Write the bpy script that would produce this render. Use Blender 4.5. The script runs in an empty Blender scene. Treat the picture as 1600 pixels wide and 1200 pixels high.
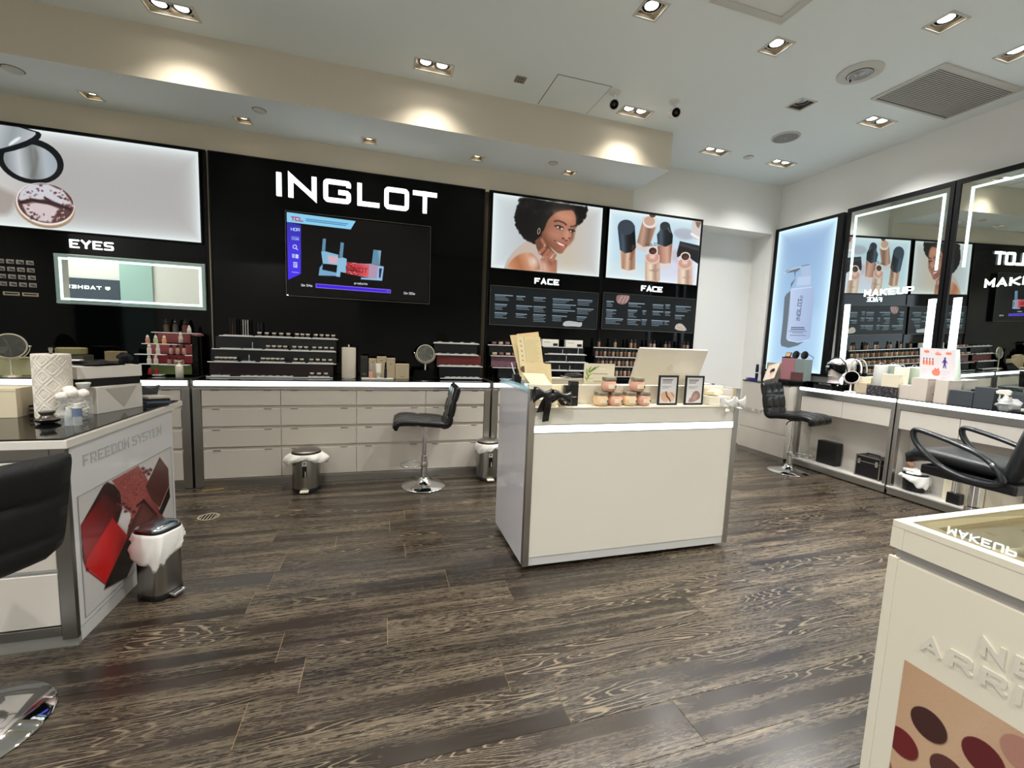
import bpy, bmesh, math, random
import numpy as np
from mathutils import Vector, Matrix
random.seed(7)
SC = bpy.context.scene
COL = SC.collection
PI = math.pi

# ------------------------------------------------------------------ camera, world, exposure
cam_d = bpy.data.cameras.new('camera'); cam = bpy.data.objects.new('camera', cam_d); COL.objects.link(cam)
YAW, PITCH, ROLL = 0.2951065, -0.1046214, 0.0394082
fw = Vector((math.sin(YAW)*math.cos(PITCH), math.cos(YAW)*math.cos(PITCH), math.sin(PITCH)))
rt = Vector((math.cos(YAW), -math.sin(YAW), 0)); up = rt.cross(fw)
r2 = rt*math.cos(ROLL) + up*math.sin(ROLL); u2 = up*math.cos(ROLL) - rt*math.sin(ROLL)
cam.matrix_world = Matrix(((r2.x, u2.x, -fw.x, 0), (r2.y, u2.y, -fw.y, 0), (r2.z, u2.z, -fw.z, 1.45), (0, 0, 0, 1)))
cam_d.sensor_width = 36; cam_d.lens = 678.28/1600*36; cam_d.clip_start = 0.02
SC.camera = cam
W = bpy.data.worlds.new('world'); SC.world = W; W.use_nodes = True
W.node_tree.nodes['Background'].inputs[0].default_value = (0.80, 0.88, 1.0, 1)
W.node_tree.nodes['Background'].inputs[1].default_value = 2.2
SC.view_settings.view_transform = 'Standard'; SC.view_settings.look = 'None'
SC.view_settings.gamma = 1; SC.view_settings.use_curve_mapping = False
SC.view_settings.exposure = 0.86
SPOT_W = 112.0        # each double downlight lamp, watts
SOFFIT_W = 26.0

# ------------------------------------------------------------------ helpers
def lin(c):
    return tuple(((x/255)/12.92 if x/255 <= .04045 else ((x/255+.055)/1.055)**2.4) for x in c)
MATS = {}
def M(name, c=(200, 200, 200), rough=.5, metal=0., emit=None, es=1., coat=0., trans=0., alpha=1., ior=1.45, bump=0., bscale=60., spec=.5):
    if name in MATS: return MATS[name]
    m = bpy.data.materials.new(name); m.use_nodes = True
    nt = m.node_tree; b = nt.nodes['Principled BSDF']
    b.inputs['Base Color'].default_value = (*lin(c), 1)
    b.inputs['Roughness'].default_value = rough; b.inputs['Metallic'].default_value = metal
    b.inputs['Coat Weight'].default_value = coat; b.inputs['Transmission Weight'].default_value = trans
    b.inputs['Alpha'].default_value = alpha; b.inputs['IOR'].default_value = ior
    b.inputs['Specular IOR Level'].default_value = spec
    if emit:
        b.inputs['Emission Color'].default_value = (*lin(emit), 1); b.inputs['Emission Strength'].default_value = es
    if bump:
        t = nt.nodes.new('ShaderNodeTexCoord'); n = nt.nodes.new('ShaderNodeTexNoise'); n.inputs['Scale'].default_value = bscale
        bp = nt.nodes.new('ShaderNodeBump'); bp.inputs['Strength'].default_value = bump; bp.inputs['Distance'].default_value = .01
        nt.links.new(t.outputs['Object'], n.inputs['Vector']); nt.links.new(n.outputs['Fac'], bp.inputs['Height'])
        nt.links.new(bp.outputs['Normal'], b.inputs['Normal'])
    MATS[name] = m
    return m
def img_mat(name, img, es=None, rough=.45):
    m = bpy.data.materials.new(name); m.use_nodes = True; nt = m.node_tree; b = nt.nodes['Principled BSDF']
    t = nt.nodes.new('ShaderNodeTexImage'); t.image = img; t.interpolation = 'Cubic'; t.extension = 'EXTEND'
    if es:
        b.inputs['Base Color'].default_value = (.01, .01, .01, 1); b.inputs['Specular IOR Level'].default_value = .12
        nt.links.new(t.outputs['Color'], b.inputs['Emission Color']); b.inputs['Emission Strength'].default_value = es
        b.inputs['Roughness'].default_value = .3
    else:
        nt.links.new(t.outputs['Color'], b.inputs['Base Color']); b.inputs['Roughness'].default_value = rough
    return m

class MB:
    def __init__(s): s.v = []; s.f = []; s.mi = []; s.uv = {}
    def add(s, vs, fs, mi=0):
        o = len(s.v); s.v += [tuple(p) for p in vs]
        for f in fs: s.f.append(tuple(i+o for i in f)); s.mi.append(mi)
        return s
    def box(s, x0, x1, y0, y1, z0, z1, mi=0):
        return s.add([(x0,y0,z0),(x1,y0,z0),(x1,y1,z0),(x0,y1,z0),(x0,y0,z1),(x1,y0,z1),(x1,y1,z1),(x0,y1,z1)],
                     [(3,2,1,0),(4,5,6,7),(0,1,5,4),(1,2,6,5),(2,3,7,6),(3,0,4,7)], mi)
    def obox(s, c, ax, ay, az, mi=0):      # box by centre and three half-axis vectors
        c, ax, ay, az = map(Vector, (c, ax, ay, az)); v = []
        for k in (-1, 1):
            for (i, j) in ((-1,-1),(1,-1),(1,1),(-1,1)): v.append(c+ax*i+ay*j+az*k)
        return s.add(v, [(3,2,1,0),(4,5,6,7),(0,1,5,4),(1,2,6,5),(2,3,7,6),(3,0,4,7)], mi)
    def quad(s, a, b, c, d, mi=0, uv=False):
        s.add([a,b,c,d], [(0,1,2,3)], mi)
        if uv: s.uv[len(s.f)-1] = ((0,0),(1,0),(1,1),(0,1))
        return s
    def lathe(s, prof, c=(0,0,0), n=20, mi=0, sx=1, sy=1, sq=2.0, axis=None):
        # prof: (radius, height) list; sq = superellipse power; axis rotates the z axis
        vs = []; fs = []
        R = Vector((0,0,1)).rotation_difference(Vector(axis)).to_matrix() if axis else None
        for (r, h) in prof:
            for k in range(n):
                a = 2*PI*k/n; ca, sa = math.cos(a), math.sin(a)
                if sq != 2.0:
                    ca = math.copysign(abs(ca)**(2/sq), ca); sa = math.copysign(abs(sa)**(2/sq), sa)
                p = Vector((r*ca*sx, r*sa*sy, h))
                if R: p = R @ p
                vs.append((p.x+c[0], p.y+c[1], p.z+c[2]))
        for i in range(len(prof)-1):
            for k in range(n):
                k2 = (k+1) % n
                fs.append((i*n+k, i*n+k2, (i+1)*n+k2, (i+1)*n+k))
        if prof[0][0] > 1e-6: fs.append(tuple(reversed(range(n))))
        if prof[-1][0] > 1e-6: fs.append(tuple((len(prof)-1)*n+k for k in range(n)))
        return s.add(vs, fs, mi)
    def cyl(s, c, r, h, n=20, mi=0, axis=None): return s.lathe([(r,0),(r,h)], c, n, mi, axis=axis)
    def tube(s, pts, r, n=10, mi=0, closed=False):
        pts = [Vector(p) for p in pts]; N = len(pts); vs = []; fs = []
        rs = r if isinstance(r, (list, tuple)) else [r]*N
        prev = None
        for i, p in enumerate(pts):
            d = (pts[(i+1) % N]-pts[i-1]) if closed or 0 < i < N-1 else (pts[1]-pts[0] if i == 0 else pts[-1]-pts[-2])
            d.normalize()
            if prev is None:
                a = d.cross(Vector((0,0,1)) if abs(d.z) < .9 else Vector((1,0,0))).normalized()
            else:
                a = (prev - d*prev.dot(d)).normalized()
            prev = a; b = d.cross(a)
            for k in range(n):
                t = 2*PI*k/n; vs.append(p+(a*math.cos(t)+b*math.sin(t))*rs[i])
        for i in range(N if closed else N-1):
            j = (i+1) % N
            for k in range(n): fs.append((i*n+k, i*n+(k+1)%n, j*n+(k+1)%n, j*n+k))
        if not closed: fs += [tuple(reversed(range(n))), tuple((N-1)*n+k for k in range(n))]
        return s.add(vs, fs, mi)
    def prism(s, poly, o, u, v, w, mi=0):  # polygon (2D, ccw) in plane o+u*x+v*y, extruded by vector w
        o, u, v, w = map(Vector, (o, u, v, w)); n = len(poly)
        a = [o+u*x+v*y for x, y in poly]; b = [p+w for p in a]
        fs = [tuple(range(n-1, -1, -1)), tuple(range(n, 2*n))] + [(i, (i+1)%n, (i+1)%n+n, i+n) for i in range(n)]
        return s.add(a+b, fs, mi)
    def ball(s, c, r, n=12, mi=0, sx=1, sy=1, sz=1):
        pr = [(r*math.sin(PI*i/8), -r*sz*math.cos(PI*i/8)) for i in range(9)]
        pr[0] = (1e-7, -r*sz); pr[-1] = (1e-7, r*sz)
        return s.lathe(pr, c, n, mi, sx, sy)
    def build(s, name, mats, parent=None, smooth=0, bev=0, local=False, seg=2):
        me = bpy.data.meshes.new(name)
        off = Vector((0,0,0))
        if parent is not None and not local:
            q = parent
            while q is not None: off += q.location; q = q.parent
        me.from_pydata([tuple(Vector(p)-off) for p in s.v], [], s.f)
        mats = mats if isinstance(mats, (list, tuple)) else [mats]
        for m in mats: me.materials.append(m)
        if len(mats) > 1: me.polygons.foreach_set('material_index', s.mi)
        if s.uv:
            l = me.uv_layers.new(name='UVMap')
            for fi, uvs in s.uv.items():
                for k, li in enumerate(me.polygons[fi].loop_indices): l.data[li].uv = uvs[k]
        bm = bmesh.new(); bm.from_mesh(me)
        if not s.uv: bmesh.ops.recalc_face_normals(bm, faces=bm.faces)
        bm.to_mesh(me); bm.free()
        if smooth:
            me.polygons.foreach_set('use_smooth', [True]*len(me.polygons))
            me.set_sharp_from_angle(angle=math.radians(smooth))
        o = bpy.data.objects.new(name, me); COL.objects.link(o)
        if parent is not None: o.parent = parent
        if bev:
            b = o.modifiers.new('Bevel', 'BEVEL'); b.width = bev; b.segments = seg; b.limit_method = 'ANGLE'; b.angle_limit = math.radians(40)
        return o

def tag(o, label, cat, group=None, kind=None):
    o['label'] = label; o['category'] = cat
    if group: o['group'] = group
    if kind: o['kind'] = kind
    return o
def thing(name, label, cat, loc=(0,0,0), group=None, rz=0):
    o = bpy.data.objects.new(name, None); o.empty_display_size = .05; COL.objects.link(o)
    o.location = loc; o.rotation_euler = (0, 0, rz)
    return tag(o, label, cat, group)
def struct(o): o['kind'] = 'structure'; return o
def dup(root, loc, label=None, rz=None, group=None, scale=None):
    r = root.copy(); COL.objects.link(r); r.location = loc
    if rz is not None: r.rotation_euler = (0, 0, rz)
    if scale: r.scale = (scale,)*3
    if label: r['label'] = label
    if group: r['group'] = group
    for ch in root.children:
        c = ch.copy(); COL.objects.link(c); c.parent = r
        for g in ch.children:
            d = g.copy(); COL.objects.link(d); d.parent = c
    return r
def bx(name, m, parent, *d, bev=0, seg=2):
    return MB().box(*d).build(name, m, parent, bev=bev, seg=seg)
def pic(name, m, parent, o, u, v):          # flat printed face: lower-left corner o, edge vectors u (right) and v (up)
    o, u, v = Vector(o), Vector(u), Vector(v)
    return MB().quad(o, o+u, o+u+v, o+v, uv=True).build(name, m, parent)

# ------------------------------------------------------------------ stroke letters
FONT = {
 'A': [[(0,0),(.5,1),(1,0)],[(.2,.27),(.8,.27)]], 'B': [[(0,.5),(.95,.5),(.95,0),(0,0),(0,1),(.9,1),(.9,.5)]],
 'C': [[(1,1),(0,1),(0,0),(1,0)]], 'D': [[(0,0),(0,1),(1,1),(1,0),(0,0)]], 'E': [[(1,1),(0,1),(0,0),(1,0)],[(0,.5),(.9,.5)]],
 'F': [[(1,1),(0,1),(0,0)],[(0,.48),(.85,.48)]], 'G': [[(1,.78),(1,1),(0,1),(0,0),(1,0),(1,.47),(.55,.47)]],
 'H': [[(0,0),(0,1)],[(1,0),(1,1)],[(0,.5),(1,.5)]], 'I': [[(.5,0),(.5,1)]], 'J': [[(1,1),(1,0),(0,0),(0,.3)]],
 'K': [[(0,0),(0,1)],[(1,1),(.12,.5),(1,0)]], 'L': [[(0,1),(0,0),(1,0)]], 'M': [[(0,0),(0,1),(.5,.35),(1,1),(1,0)]],
 'N': [[(0,0),(0,1),(1,0),(1,1)]], 'O': [[(0,0),(0,1),(1,1),(1,0),(0,0)]], 'P': [[(0,0),(0,1),(1,1),(1,.42),(0,.42)]],
 'R': [[(0,0),(0,1),(1,1),(1,.42),(0,.42)],[(.5,.42),(1,0)]], 'S': [[(1,1),(0,1),(0,.5),(1,.5),(1,0),(0,0)]],
 'T': [[(0,1),(1,1)],[(.5,1),(.5,0)]], 'U': [[(0,1),(0,0),(1,0),(1,1)]], 'V': [[(0,1),(.5,0),(1,1)]], 'W': [[(0,1),(.25,0),(.5,.7),(.75,0),(1,1)]],
 'X': [[(0,0),(1,1)],[(0,1),(1,0)]], 'Y': [[(0,1),(.5,.45),(1,1)],[(.5,.45),(.5,0)]], 'Z': [[(0,1),(1,1),(0,0),(1,0)]],
 '0': [[(0,0),(0,1),(1,1),(1,0),(0,0)]], '1': [[(.2,.8),(.5,1),(.5,0)]], '3': [[(0,1),(1,1),(1,0),(0,0)],[(.3,.5),(1,.5)]],
 '4': [[(.75,0),(.75,1),(0,.35),(1,.35)]], '5': [[(1,1),(0,1),(0,.55),(1,.55),(1,0),(0,0)]], '9': [[(1,.5),(0,.5),(0,1),(1,1),(1,0),(0,0)]],
 'm': [[(0,0),(0,.62),(1,.62),(1,0)],[(.5,.62),(.5,0)]], 's': [[(1,.62),(0,.62),(0,.32),(1,.32),(1,0),(0,0)]], 'p': [[(0,-.3),(0,.62),(1,.62),(1,0),(0,0)]], 'r': [[(0,0),(0,.62),(.8,.62)]],
 'o': [[(0,0),(0,.62),(1,.62),(1,0),(0,0)]], 'd': [[(1,1),(1,0),(0,0),(0,.62),(1,.62)]], 'u': [[(0,.62),(0,0),(1,0),(1,.62)]], 'c': [[(1,.62),(0,.62),(0,0),(1,0)]], 't': [[(.4,.95),(.4,0),(1,0)],[(0,.62),(.9,.62)]],
 '+': [[(.5,.2),(.5,.8)],[(.2,.5),(.8,.5)]], '-': [[(.1,.5),(.9,.5)]], '&': [[(1,0),(.2,.75),(.45,1),(.7,.75),(0,.3),(.35,0),(1,.5)]], '.': [[(.45,.02),(.55,.02)]],
}
def ribbon(mb, pts, w, o, u, v, d):
    # one stroke of width w with mitred corners, in plane o+u*x+v*y, thickness vector d
    P = [Vector(p).to_2d() for p in pts]; closed = (P[0]-P[-1]).length < 1e-6
    if closed: P = P[:-1]
    n = len(P); L = []; R = []
    for i in range(n):
        a = P[i]-P[i-1] if (closed or i > 0) else P[1]-P[0]
        b = P[(i+1)%n]-P[i] if (closed or i < n-1) else P[i]-P[i-1]
        a = a.normalized(); b = b.normalized()
        na = Vector((-a.y, a.x)); nb = Vector((-b.y, b.x)); m = na+nb
        if m.length < 1e-6: m = na.copy()
        m.normalize(); k = 1/max(.38, m.dot(na))
        L.append(P[i]+m*(w/2*k)); R.append(P[i]-m*(w/2*k))
    o, u, v, d = map(Vector, (o, u, v, d))
    for i in range(n if closed else n-1):
        j = (i+1) % n
        q = [R[i], R[j], L[j], L[i]]
        mb.prism([(p.x, p.y) for p in q], o, u, v, d)
ROUND = 'OGCDSUBPRJ0359'
def letter_mb(ch, o, u, v, d, wd, h, sw):
    mb = MB(); s = sw/2
    for si, st in enumerate(FONT[ch]):
        pts = [(s+p[0]*(wd-sw), s+p[1]*(h-sw)) for p in st]
        for e, o_ in ((0, 1), (-1, -2)):      # strokes that end on the stem stop at its edge
            if st[e][0] == 0 and 0 < st[e][1] < 1 and st[o_][1] == st[e][1] and ch in 'BPR': pts[e] = (pts[e][0]+s*.98, pts[e][1])
        if ch in ROUND and si == 0:      # rounded corners away from the stem
            q = []; n = len(pts); cl = st[0] == st[-1]; m = n-1 if cl else n
            for i in range(m):
                a, b, c = pts[i-1] if (cl or i) else None, pts[i], pts[(i+1) % m] if (cl or i < m-1) else None
                if cl and i == 0: a = pts[m-1]
                soft = ch in 'OGCSU0359J' or b[0] > wd*.5
                if a is None or c is None or not soft: q.append(b); continue
                la, lc = math.dist(a, b), math.dist(b, c); r = min(sw*.75, la*.42, lc*.42)
                for f_ in (1, .45): q.append((b[0]+(a[0]-b[0])/la*r*f_+(c[0]-b[0])/lc*r*(1-f_)*.1, b[1]+(a[1]-b[1])/la*r*f_+(c[1]-b[1])/lc*r*(1-f_)*.1))
                q.append((b[0]+(c[0]-b[0])/lc*r*.45+(a[0]-b[0])/la*r*.055, b[1]+(c[1]-b[1])/lc*r*.45+(a[1]-b[1])/la*r*.055)); q.append((b[0]+(c[0]-b[0])/lc*r, b[1]+(c[1]-b[1])/lc*r))
            pts = q+[q[0]] if cl else q
        cl = st[0] == st[-1]
        if not cl:      # run end strokes out to the letter's bounds
            def ext(p, q):
                dx, dy = p[0]-q[0], p[1]-q[1]; l = math.hypot(dx, dy) or 1
                return (p[0]+dx/l*s, p[1]+dy/l*s)
            if ch in 'IELTFHNMUYKAPRVCSGX': 
                pts2 = list(pts)
                if st[0][1] in (0, 1) and ch not in 'O': pts2[0] = ext(pts[0], pts[1])
                if st[-1][1] in (0, 1): pts2[-1] = ext(pts[-1], pts[-2])
                pts = pts2
        ribbon(mb, pts, sw, o, u, v, Vector(d)*(1-.12*si))
    return mb
def lettering(parent, text, o, u, v, d, h, wd, sp, sw, mat, total=None):
    # raised letters, each an object of its own
    o, u, v = Vector(o), Vector(u).normalized(), Vector(v).normalized()
    adv = []
    for ch in text: adv.append(sp*2.2 if ch == ' ' else (sw*1.05 if ch == 'I' else wd)+sp)
    k = 1.0
    if total: k = total/(sum(adv)-sp)
    x = 0
    for ch, a in zip(text, adv):
        if ch != ' ':
            letter_mb(ch, o+u*(x*k), u, v, d, (a-sp)*k, h, sw).build('letter', mat, parent)
        x += a

# ------------------------------------------------------------------ painter for flat prints and screens
class Cv:
    def __init__(s, w, h, bg, quad=None):
        s.w, s.h = w, h; s.a = np.zeros((h, w, 3)); s.a[:] = np.array(bg)/255.
        s.H = None; s.k = 1.
        if quad:
            A = []; b = []
            for (x, y), (X, Y) in zip(quad, ((0,0),(w,0),(w,h),(0,h))):
                A.append([x,y,1,0,0,0,-x*X,-y*X]); b.append(X); A.append([0,0,0,x,y,1,-x*Y,-y*Y]); b.append(Y)
            s.H = np.append(np.linalg.solve(np.array(A, float), np.array(b, float)), 1).reshape(3, 3)
            s.k = w/math.hypot(quad[1][0]-quad[0][0], quad[1][1]-quad[0][1])
    def m(s, pts):
        p = np.array(pts, float)
        if s.H is None: return p
        q = np.c_[p, np.ones(len(p))] @ s.H.T
        return q[:, :2]/q[:, 2:]
    def _put(s, x0, x1, y0, y1, al, col, X, Y):
        c = col(X, Y) if callable(col) else np.array(col)/255.
        r = s.a[y0:y1, x0:x1]; s.a[y0:y1, x0:x1] = r*(1-al[..., None])+c*al[..., None]
    def poly(s, pts, col, soft=1.2, a=1., smooth=0):
        p = s.m(pts)
        for _ in range(smooth):
            q = np.roll(p, -1, 0); p = np.stack([p*.75+q*.25, p*.25+q*.75], 1).reshape(-1, 2)
        x0, y0 = np.floor(p.min(0)-soft-1).astype(int); x1, y1 = np.ceil(p.max(0)+soft+1).astype(int)
        x0, y0, x1, y1 = max(0, x0), max(0, y0), min(s.w, x1), min(s.h, y1)
        if x0 >= x1 or y0 >= y1: return
        X, Y = np.meshgrid(np.arange(x0, x1)+.5, np.arange(y0, y1)+.5)
        d2 = np.full(X.shape, 1e12); ins = np.zeros(X.shape, bool)
        for i in range(len(p)):
            ax, ay = p[i-1]; bx_, by = p[i]; ex, ey = bx_-ax, by-ay
            t = np.clip(((X-ax)*ex+(Y-ay)*ey)/(ex*ex+ey*ey+1e-12), 0, 1)
            d2 = np.minimum(d2, (X-ax-t*ex)**2+(Y-ay-t*ey)**2)
            if abs(ey) > 1e-9:
                c = ((ay > Y) != (by > Y)) & (X < ex*(Y-ay)/ey+ax); ins ^= c
        sd = np.where(ins, -1, 1)*np.sqrt(d2)
        al = np.clip(.5-sd/soft, 0, 1)*a
        s._put(x0, x1, y0, y1, al, col, X, Y)
    def ell(s, cx, cy, rx, ry, col, ang=0, soft=1.2, a=1.):
        c, n = math.radians(ang), 32
        s.poly([(cx+rx*math.cos(t)*math.cos(c)-ry*math.sin(t)*math.sin(c), cy+rx*math.cos(t)*math.sin(c)+ry*math.sin(t)*math.cos(c))
                for t in (2*PI*k/n for k in range(n))], col, soft, a)
    def line(s, pts, w, col, soft=1.2, a=1.):
        p = s.m(pts); w = w*s.k/2
        x0, y0 = np.floor(p.min(0)-w-2).astype(int); x1, y1 = np.ceil(p.max(0)+w+2).astype(int)
        x0, y0, x1, y1 = max(0, x0), max(0, y0), min(s.w, x1), min(s.h, y1)
        if x0 >= x1 or y0 >= y1: return
        X, Y = np.meshgrid(np.arange(x0, x1)+.5, np.arange(y0, y1)+.5); d2 = np.full(X.shape, 1e12)
        for i in range(len(p)-1):
            (ax, ay), (bx_, by) = p[i], p[i+1]; ex, ey = bx_-ax, by-ay
            t = np.clip(((X-ax)*ex+(Y-ay)*ey)/(ex*ex+ey*ey+1e-12), 0, 1)
            d2 = np.minimum(d2, (X-ax-t*ex)**2+(Y-ay-t*ey)**2)
        s._put(x0, x1, y0, y1, np.clip(.5-(np.sqrt(d2)-w)/soft, 0, 1)*a, col, X, Y)
    def grad(s, p0, p1, *cols):          # linear gradient between two source points
        q = s.m([p0, p1]); d = q[1]-q[0]; L = (d@d); cs = np.array(cols)/255.; n = len(cols)-1
        def f(X, Y):
            t = np.clip(((X-q[0,0])*d[0]+(Y-q[0,1])*d[1])/L, 0, 1)*n; i = np.minimum(t.astype(int), n-1); fr = (t-i)[..., None]
            return cs[i]*(1-fr)+cs[i+1]*fr
        return f
    def text(s, txt, x, y, h, col, u=(1,0), v=(0,-1), wf=.8, sp=.3, sw=.16):
        # baseline-left (x, y) in source units, letter height h
        px = 0
        for ch in txt:
            if ch != ' ':
                wd = (.2 if ch in 'I1.' else wf)*h
                for st in FONT.get(ch) or FONT.get(ch.upper(), []):
                    s.line([(x+u[0]*(px+q[0]*wd)+v[0]*q[1]*h, y+u[1]*(px+q[0]*wd)+v[1]*q[1]*h) for q in st], h*sw, col)
                px += wd+sp*h
            else: px += .6*h
        return px
    def rows(s, x, y, w, n, lh, col, rnd, u=(1,0), v=(0,1)):   # lines of small illegible print
        for i in range(n):
            L = w*(.55+.45*rnd.random()) if i else w
            t = 0
            while t < L:
                k = min(L-t, lh*(1+2.2*rnd.random()))
                ax, ay = x+u[0]*t+v[0]*i*lh*1.9, y+u[1]*t+v[1]*i*lh*1.9
                s.line([(ax, ay), (ax+u[0]*k, ay+u[1]*k)], lh*(1.05 if i == 0 else .75), col, a=(1 if i == 0 else .8)); t += k+lh*.5
    def edge_glow(s, col, wpx, a=1.):
        X, Y = np.meshgrid(np.arange(s.w)+.5, np.arange(s.h)+.5)
        d = np.minimum(np.minimum(X, s.w-X), np.minimum(Y, s.h-Y)); al = np.exp(-d/wpx)[..., None]*a
        s.a = s.a*(1-al)+np.array(col)/255.*al
    def grain(s, k, seed=1):
        r = np.random.RandomState(seed).rand(s.h, s.w, 1)-.5; s.a = np.clip(s.a+r*k, 0, 1)
    def image(s, name):
        im = bpy.data.images.new(name, s.w, s.h)
        px = np.ones((s.h, s.w, 4), np.float32); px[..., :3] = np.clip(s.a[::-1], 0, 1)
        im.pixels.foreach_set(px.ravel()); im.update(); im.pack()
        return im

# ------------------------------------------------------------------ materials
def plank_material():
    m = bpy.data.materials.new('limed_dark_oak'); m.use_nodes = True; nt = m.node_tree; L = nt.links; N = nt.nodes.new
    b = nt.nodes['Principled BSDF']; b.inputs['Coat Weight'].default_value = .35; b.inputs['Coat Roughness'].default_value = .2
    tc = N('ShaderNodeTexCoord'); oi = N('ShaderNodeObjectInfo')
    mul = N('ShaderNodeVectorMath'); mul.operation = 'MULTIPLY'; mul.inputs[1].default_value = (61, 17, 5)
    L.new(oi.outputs['Random'], mul.inputs[0])
    add = N('ShaderNodeVectorMath'); L.new(tc.outputs['Object'], add.inputs[0]); L.new(mul.outputs[0], add.inputs[1])
    def noise(scale_vec, sc, det, rough=.5):
        mp = N('ShaderNodeMapping'); mp.inputs['Scale'].default_value = scale_vec; L.new(add.outputs[0], mp.inputs['Vector'])
        n = N('ShaderNodeTexNoise'); n.inputs['Scale'].default_value = sc; n.inputs['Detail'].default_value = det; n.inputs['Roughness'].default_value = rough
        L.new(mp.outputs[0], n.inputs['Vector']); return n.outputs['Fac']
    def math_(op, a, bb=None):
        n = N('ShaderNodeMath'); n.operation = op
        for i, x in enumerate((a, bb)):
            if x is None: continue
            if isinstance(x, (int, float)): n.inputs[i].default_value = x
            else: L.new(x, n.inputs[i])
        return n.outputs[0]
    def ramp(x, *st):
        r = N('ShaderNodeValToRGB'); e = r.color_ramp.elements
        e[0].position, e[0].color = st[0][0], (st[0][1],)*3+(1,); e[1].position, e[1].color = st[-1][0], (st[-1][1],)*3+(1,)
        for p, v in st[1:-1]: k = e.new(p); k.color = (v, v, v, 1)
        L.new(x, r.inputs[0]); return r.outputs[0]
    broad = noise((.62, 6.2, 1), 1.0, 2.6, .5)
    rings = ramp(math_('ABSOLUTE', math_('SINE', math_('MULTIPLY', broad, 105.))), (0, 1.), (.22, .6), (.46, 0.))
    cath = ramp(noise((.55, 2.2, 1), 1.6, 1.), (.56, 0.), (.64, 1.))
    fine = ramp(noise((4, 120, 1), 1.0, 4., .62), (.46, 0.), (.68, 1.))
    speck = ramp(noise((26, 190, 1), 1.0, 3., .7), (.47, 0.), (.66, 1.))
    cloud = ramp(noise((.35, 7.0, 1), 1.3, 2.), (.38, .06), (.66, 1.))
    straight = math_('MULTIPLY', math_('MAXIMUM', fine, speck), cloud)
    mixv = N('ShaderNodeMix'); mixv.data_type = 'FLOAT'; L.new(cath, mixv.inputs['Factor'])
    L.new(straight, mixv.inputs[2]); L.new(math_('ADD', math_('MULTIPLY', rings, .85), math_('MULTIPLY', speck, .22)), mixv.inputs[3])
    val = mixv.outputs[0]
    tone = N('ShaderNodeMix'); tone.data_type = 'RGBA'
    L.new(oi.outputs['Random'], tone.inputs['Factor'])
    tone.inputs[6].default_value = (*lin((26, 20, 16)), 1); tone.inputs[7].default_value = (*lin((40, 31, 25)), 1)
    mx = N('ShaderNodeMix'); mx.data_type = 'RGBA'; L.new(math_('MULTIPLY', val, .72), mx.inputs['Factor'])
    L.new(tone.outputs[2], mx.inputs[6]); mx.inputs[7].default_value = (*lin((152, 135, 109)), 1)
    L.new(mx.outputs[2], b.inputs['Base Color'])
    L.new(math_('ADD', .255, math_('MULTIPLY', val, .16)), b.inputs['Roughness'])
    bp = N('ShaderNodeBump'); bp.inputs['Strength'].default_value = .25; bp.inputs['Distance'].default_value = .002
    L.new(val, bp.inputs['Height']); L.new(bp.outputs[0], b.inputs['Normal'])
    return m
PLANK = plank_material()
FILL = M('floor_joint_filler', (172, 150, 108), .7)
WALLW = M('white_wall_paint', (232, 231, 226), .85, bump=.05, bscale=180)
WALLB = M('warm_wall_paint', (208, 201, 186), .85, bump=.05, bscale=180)
CEIL = M('ceiling_paint', (232, 240, 240), .9, bump=.05, bscale=160)
LACQ = M('white_lacquer', (214, 209, 200), .22, coat=.3)
LACQM = M('satin_white_front', (206, 199, 188), .38)
CREAM = M('cream_lacquer', (222, 213, 192), .35)
ALU = M('brushed_aluminium', (176, 174, 170), .34, 1.)
ALUD = M('dark_aluminium', (120, 116, 110), .4, 1.)
CHROME = M('chrome', (225, 225, 226), .06, 1.)
STEEL = M('brushed_steel', (150, 146, 140), .28, 1.)
BLACKG = M('gloss_black', (4, 5, 6), .05, spec=.16)
BLACKTOP = M('black_glass_top', (10, 12, 12), .07)
BLACKM = M('matt_black', (8, 8, 9), .45, spec=.25)
BLACKP = M('black_plastic', (18, 18, 20), .35)
LEATHER = M('black_leatherette', (15, 15, 16), .27, bump=.1, bscale=240)
FABRIC = M('black_stool_vinyl', (9, 10, 10), .55, bump=.2, bscale=240)
LED = M('cool_led_strip', (250, 255, 255), .5, emit=(235, 250, 255), es=1.8)
LEDM = M('mirror_led_line', (240, 255, 255), .5, emit=(195, 246, 255), es=.85)
LEDBAR = M('mirror_light_bar', (255, 255, 255), .5, emit=(236, 252, 255), es=1.3)
GLOW = M('letter_glow', (255, 255, 255), .5, emit=(245, 252, 255), es=1.0)
MIRROR = M('mirror_glass', (226, 234, 230), .0, 1.)
MIRRORT = M('small_mirror_glass', (190, 194, 190), .08, 1.)
FROST = M('frosted_mirror_edge', (170, 200, 196), .5, .4)
GLASS = M('clear_acrylic', (240, 250, 250), .03, trans=1., ior=1.3)
BLUEGLASS = M('edge_lit_glass', (176, 214, 224), .15, trans=.4)
PAPER = M('white_card', (228, 224, 214), .7)
CREAMP = M('cream_paper', (240, 222, 176), .75)
TAN = M('kraft_card', (196, 180, 152), .75)
BAG = M('white_plastic_bag', (236, 234, 228), .45, trans=.1)
TISSUE = M('white_paper_towel', (228, 219, 206), .9, bump=.12, bscale=120)
LAMP = M('lamp_lens', (255, 250, 240), .5, emit=(255, 246, 230), es=9.)
LAMPW = M('warm_lamp_lens', (255, 240, 210), .5, emit=(255, 232, 190), es=7.)
LAMPOFF = M('unlit_lamp_lens', (170, 170, 165), .2, .6)
HOUS = M('lamp_housing', (120, 112, 96), .5, .3)
TRIMW = M('white_trim', (200, 200, 194), .6)

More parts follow.
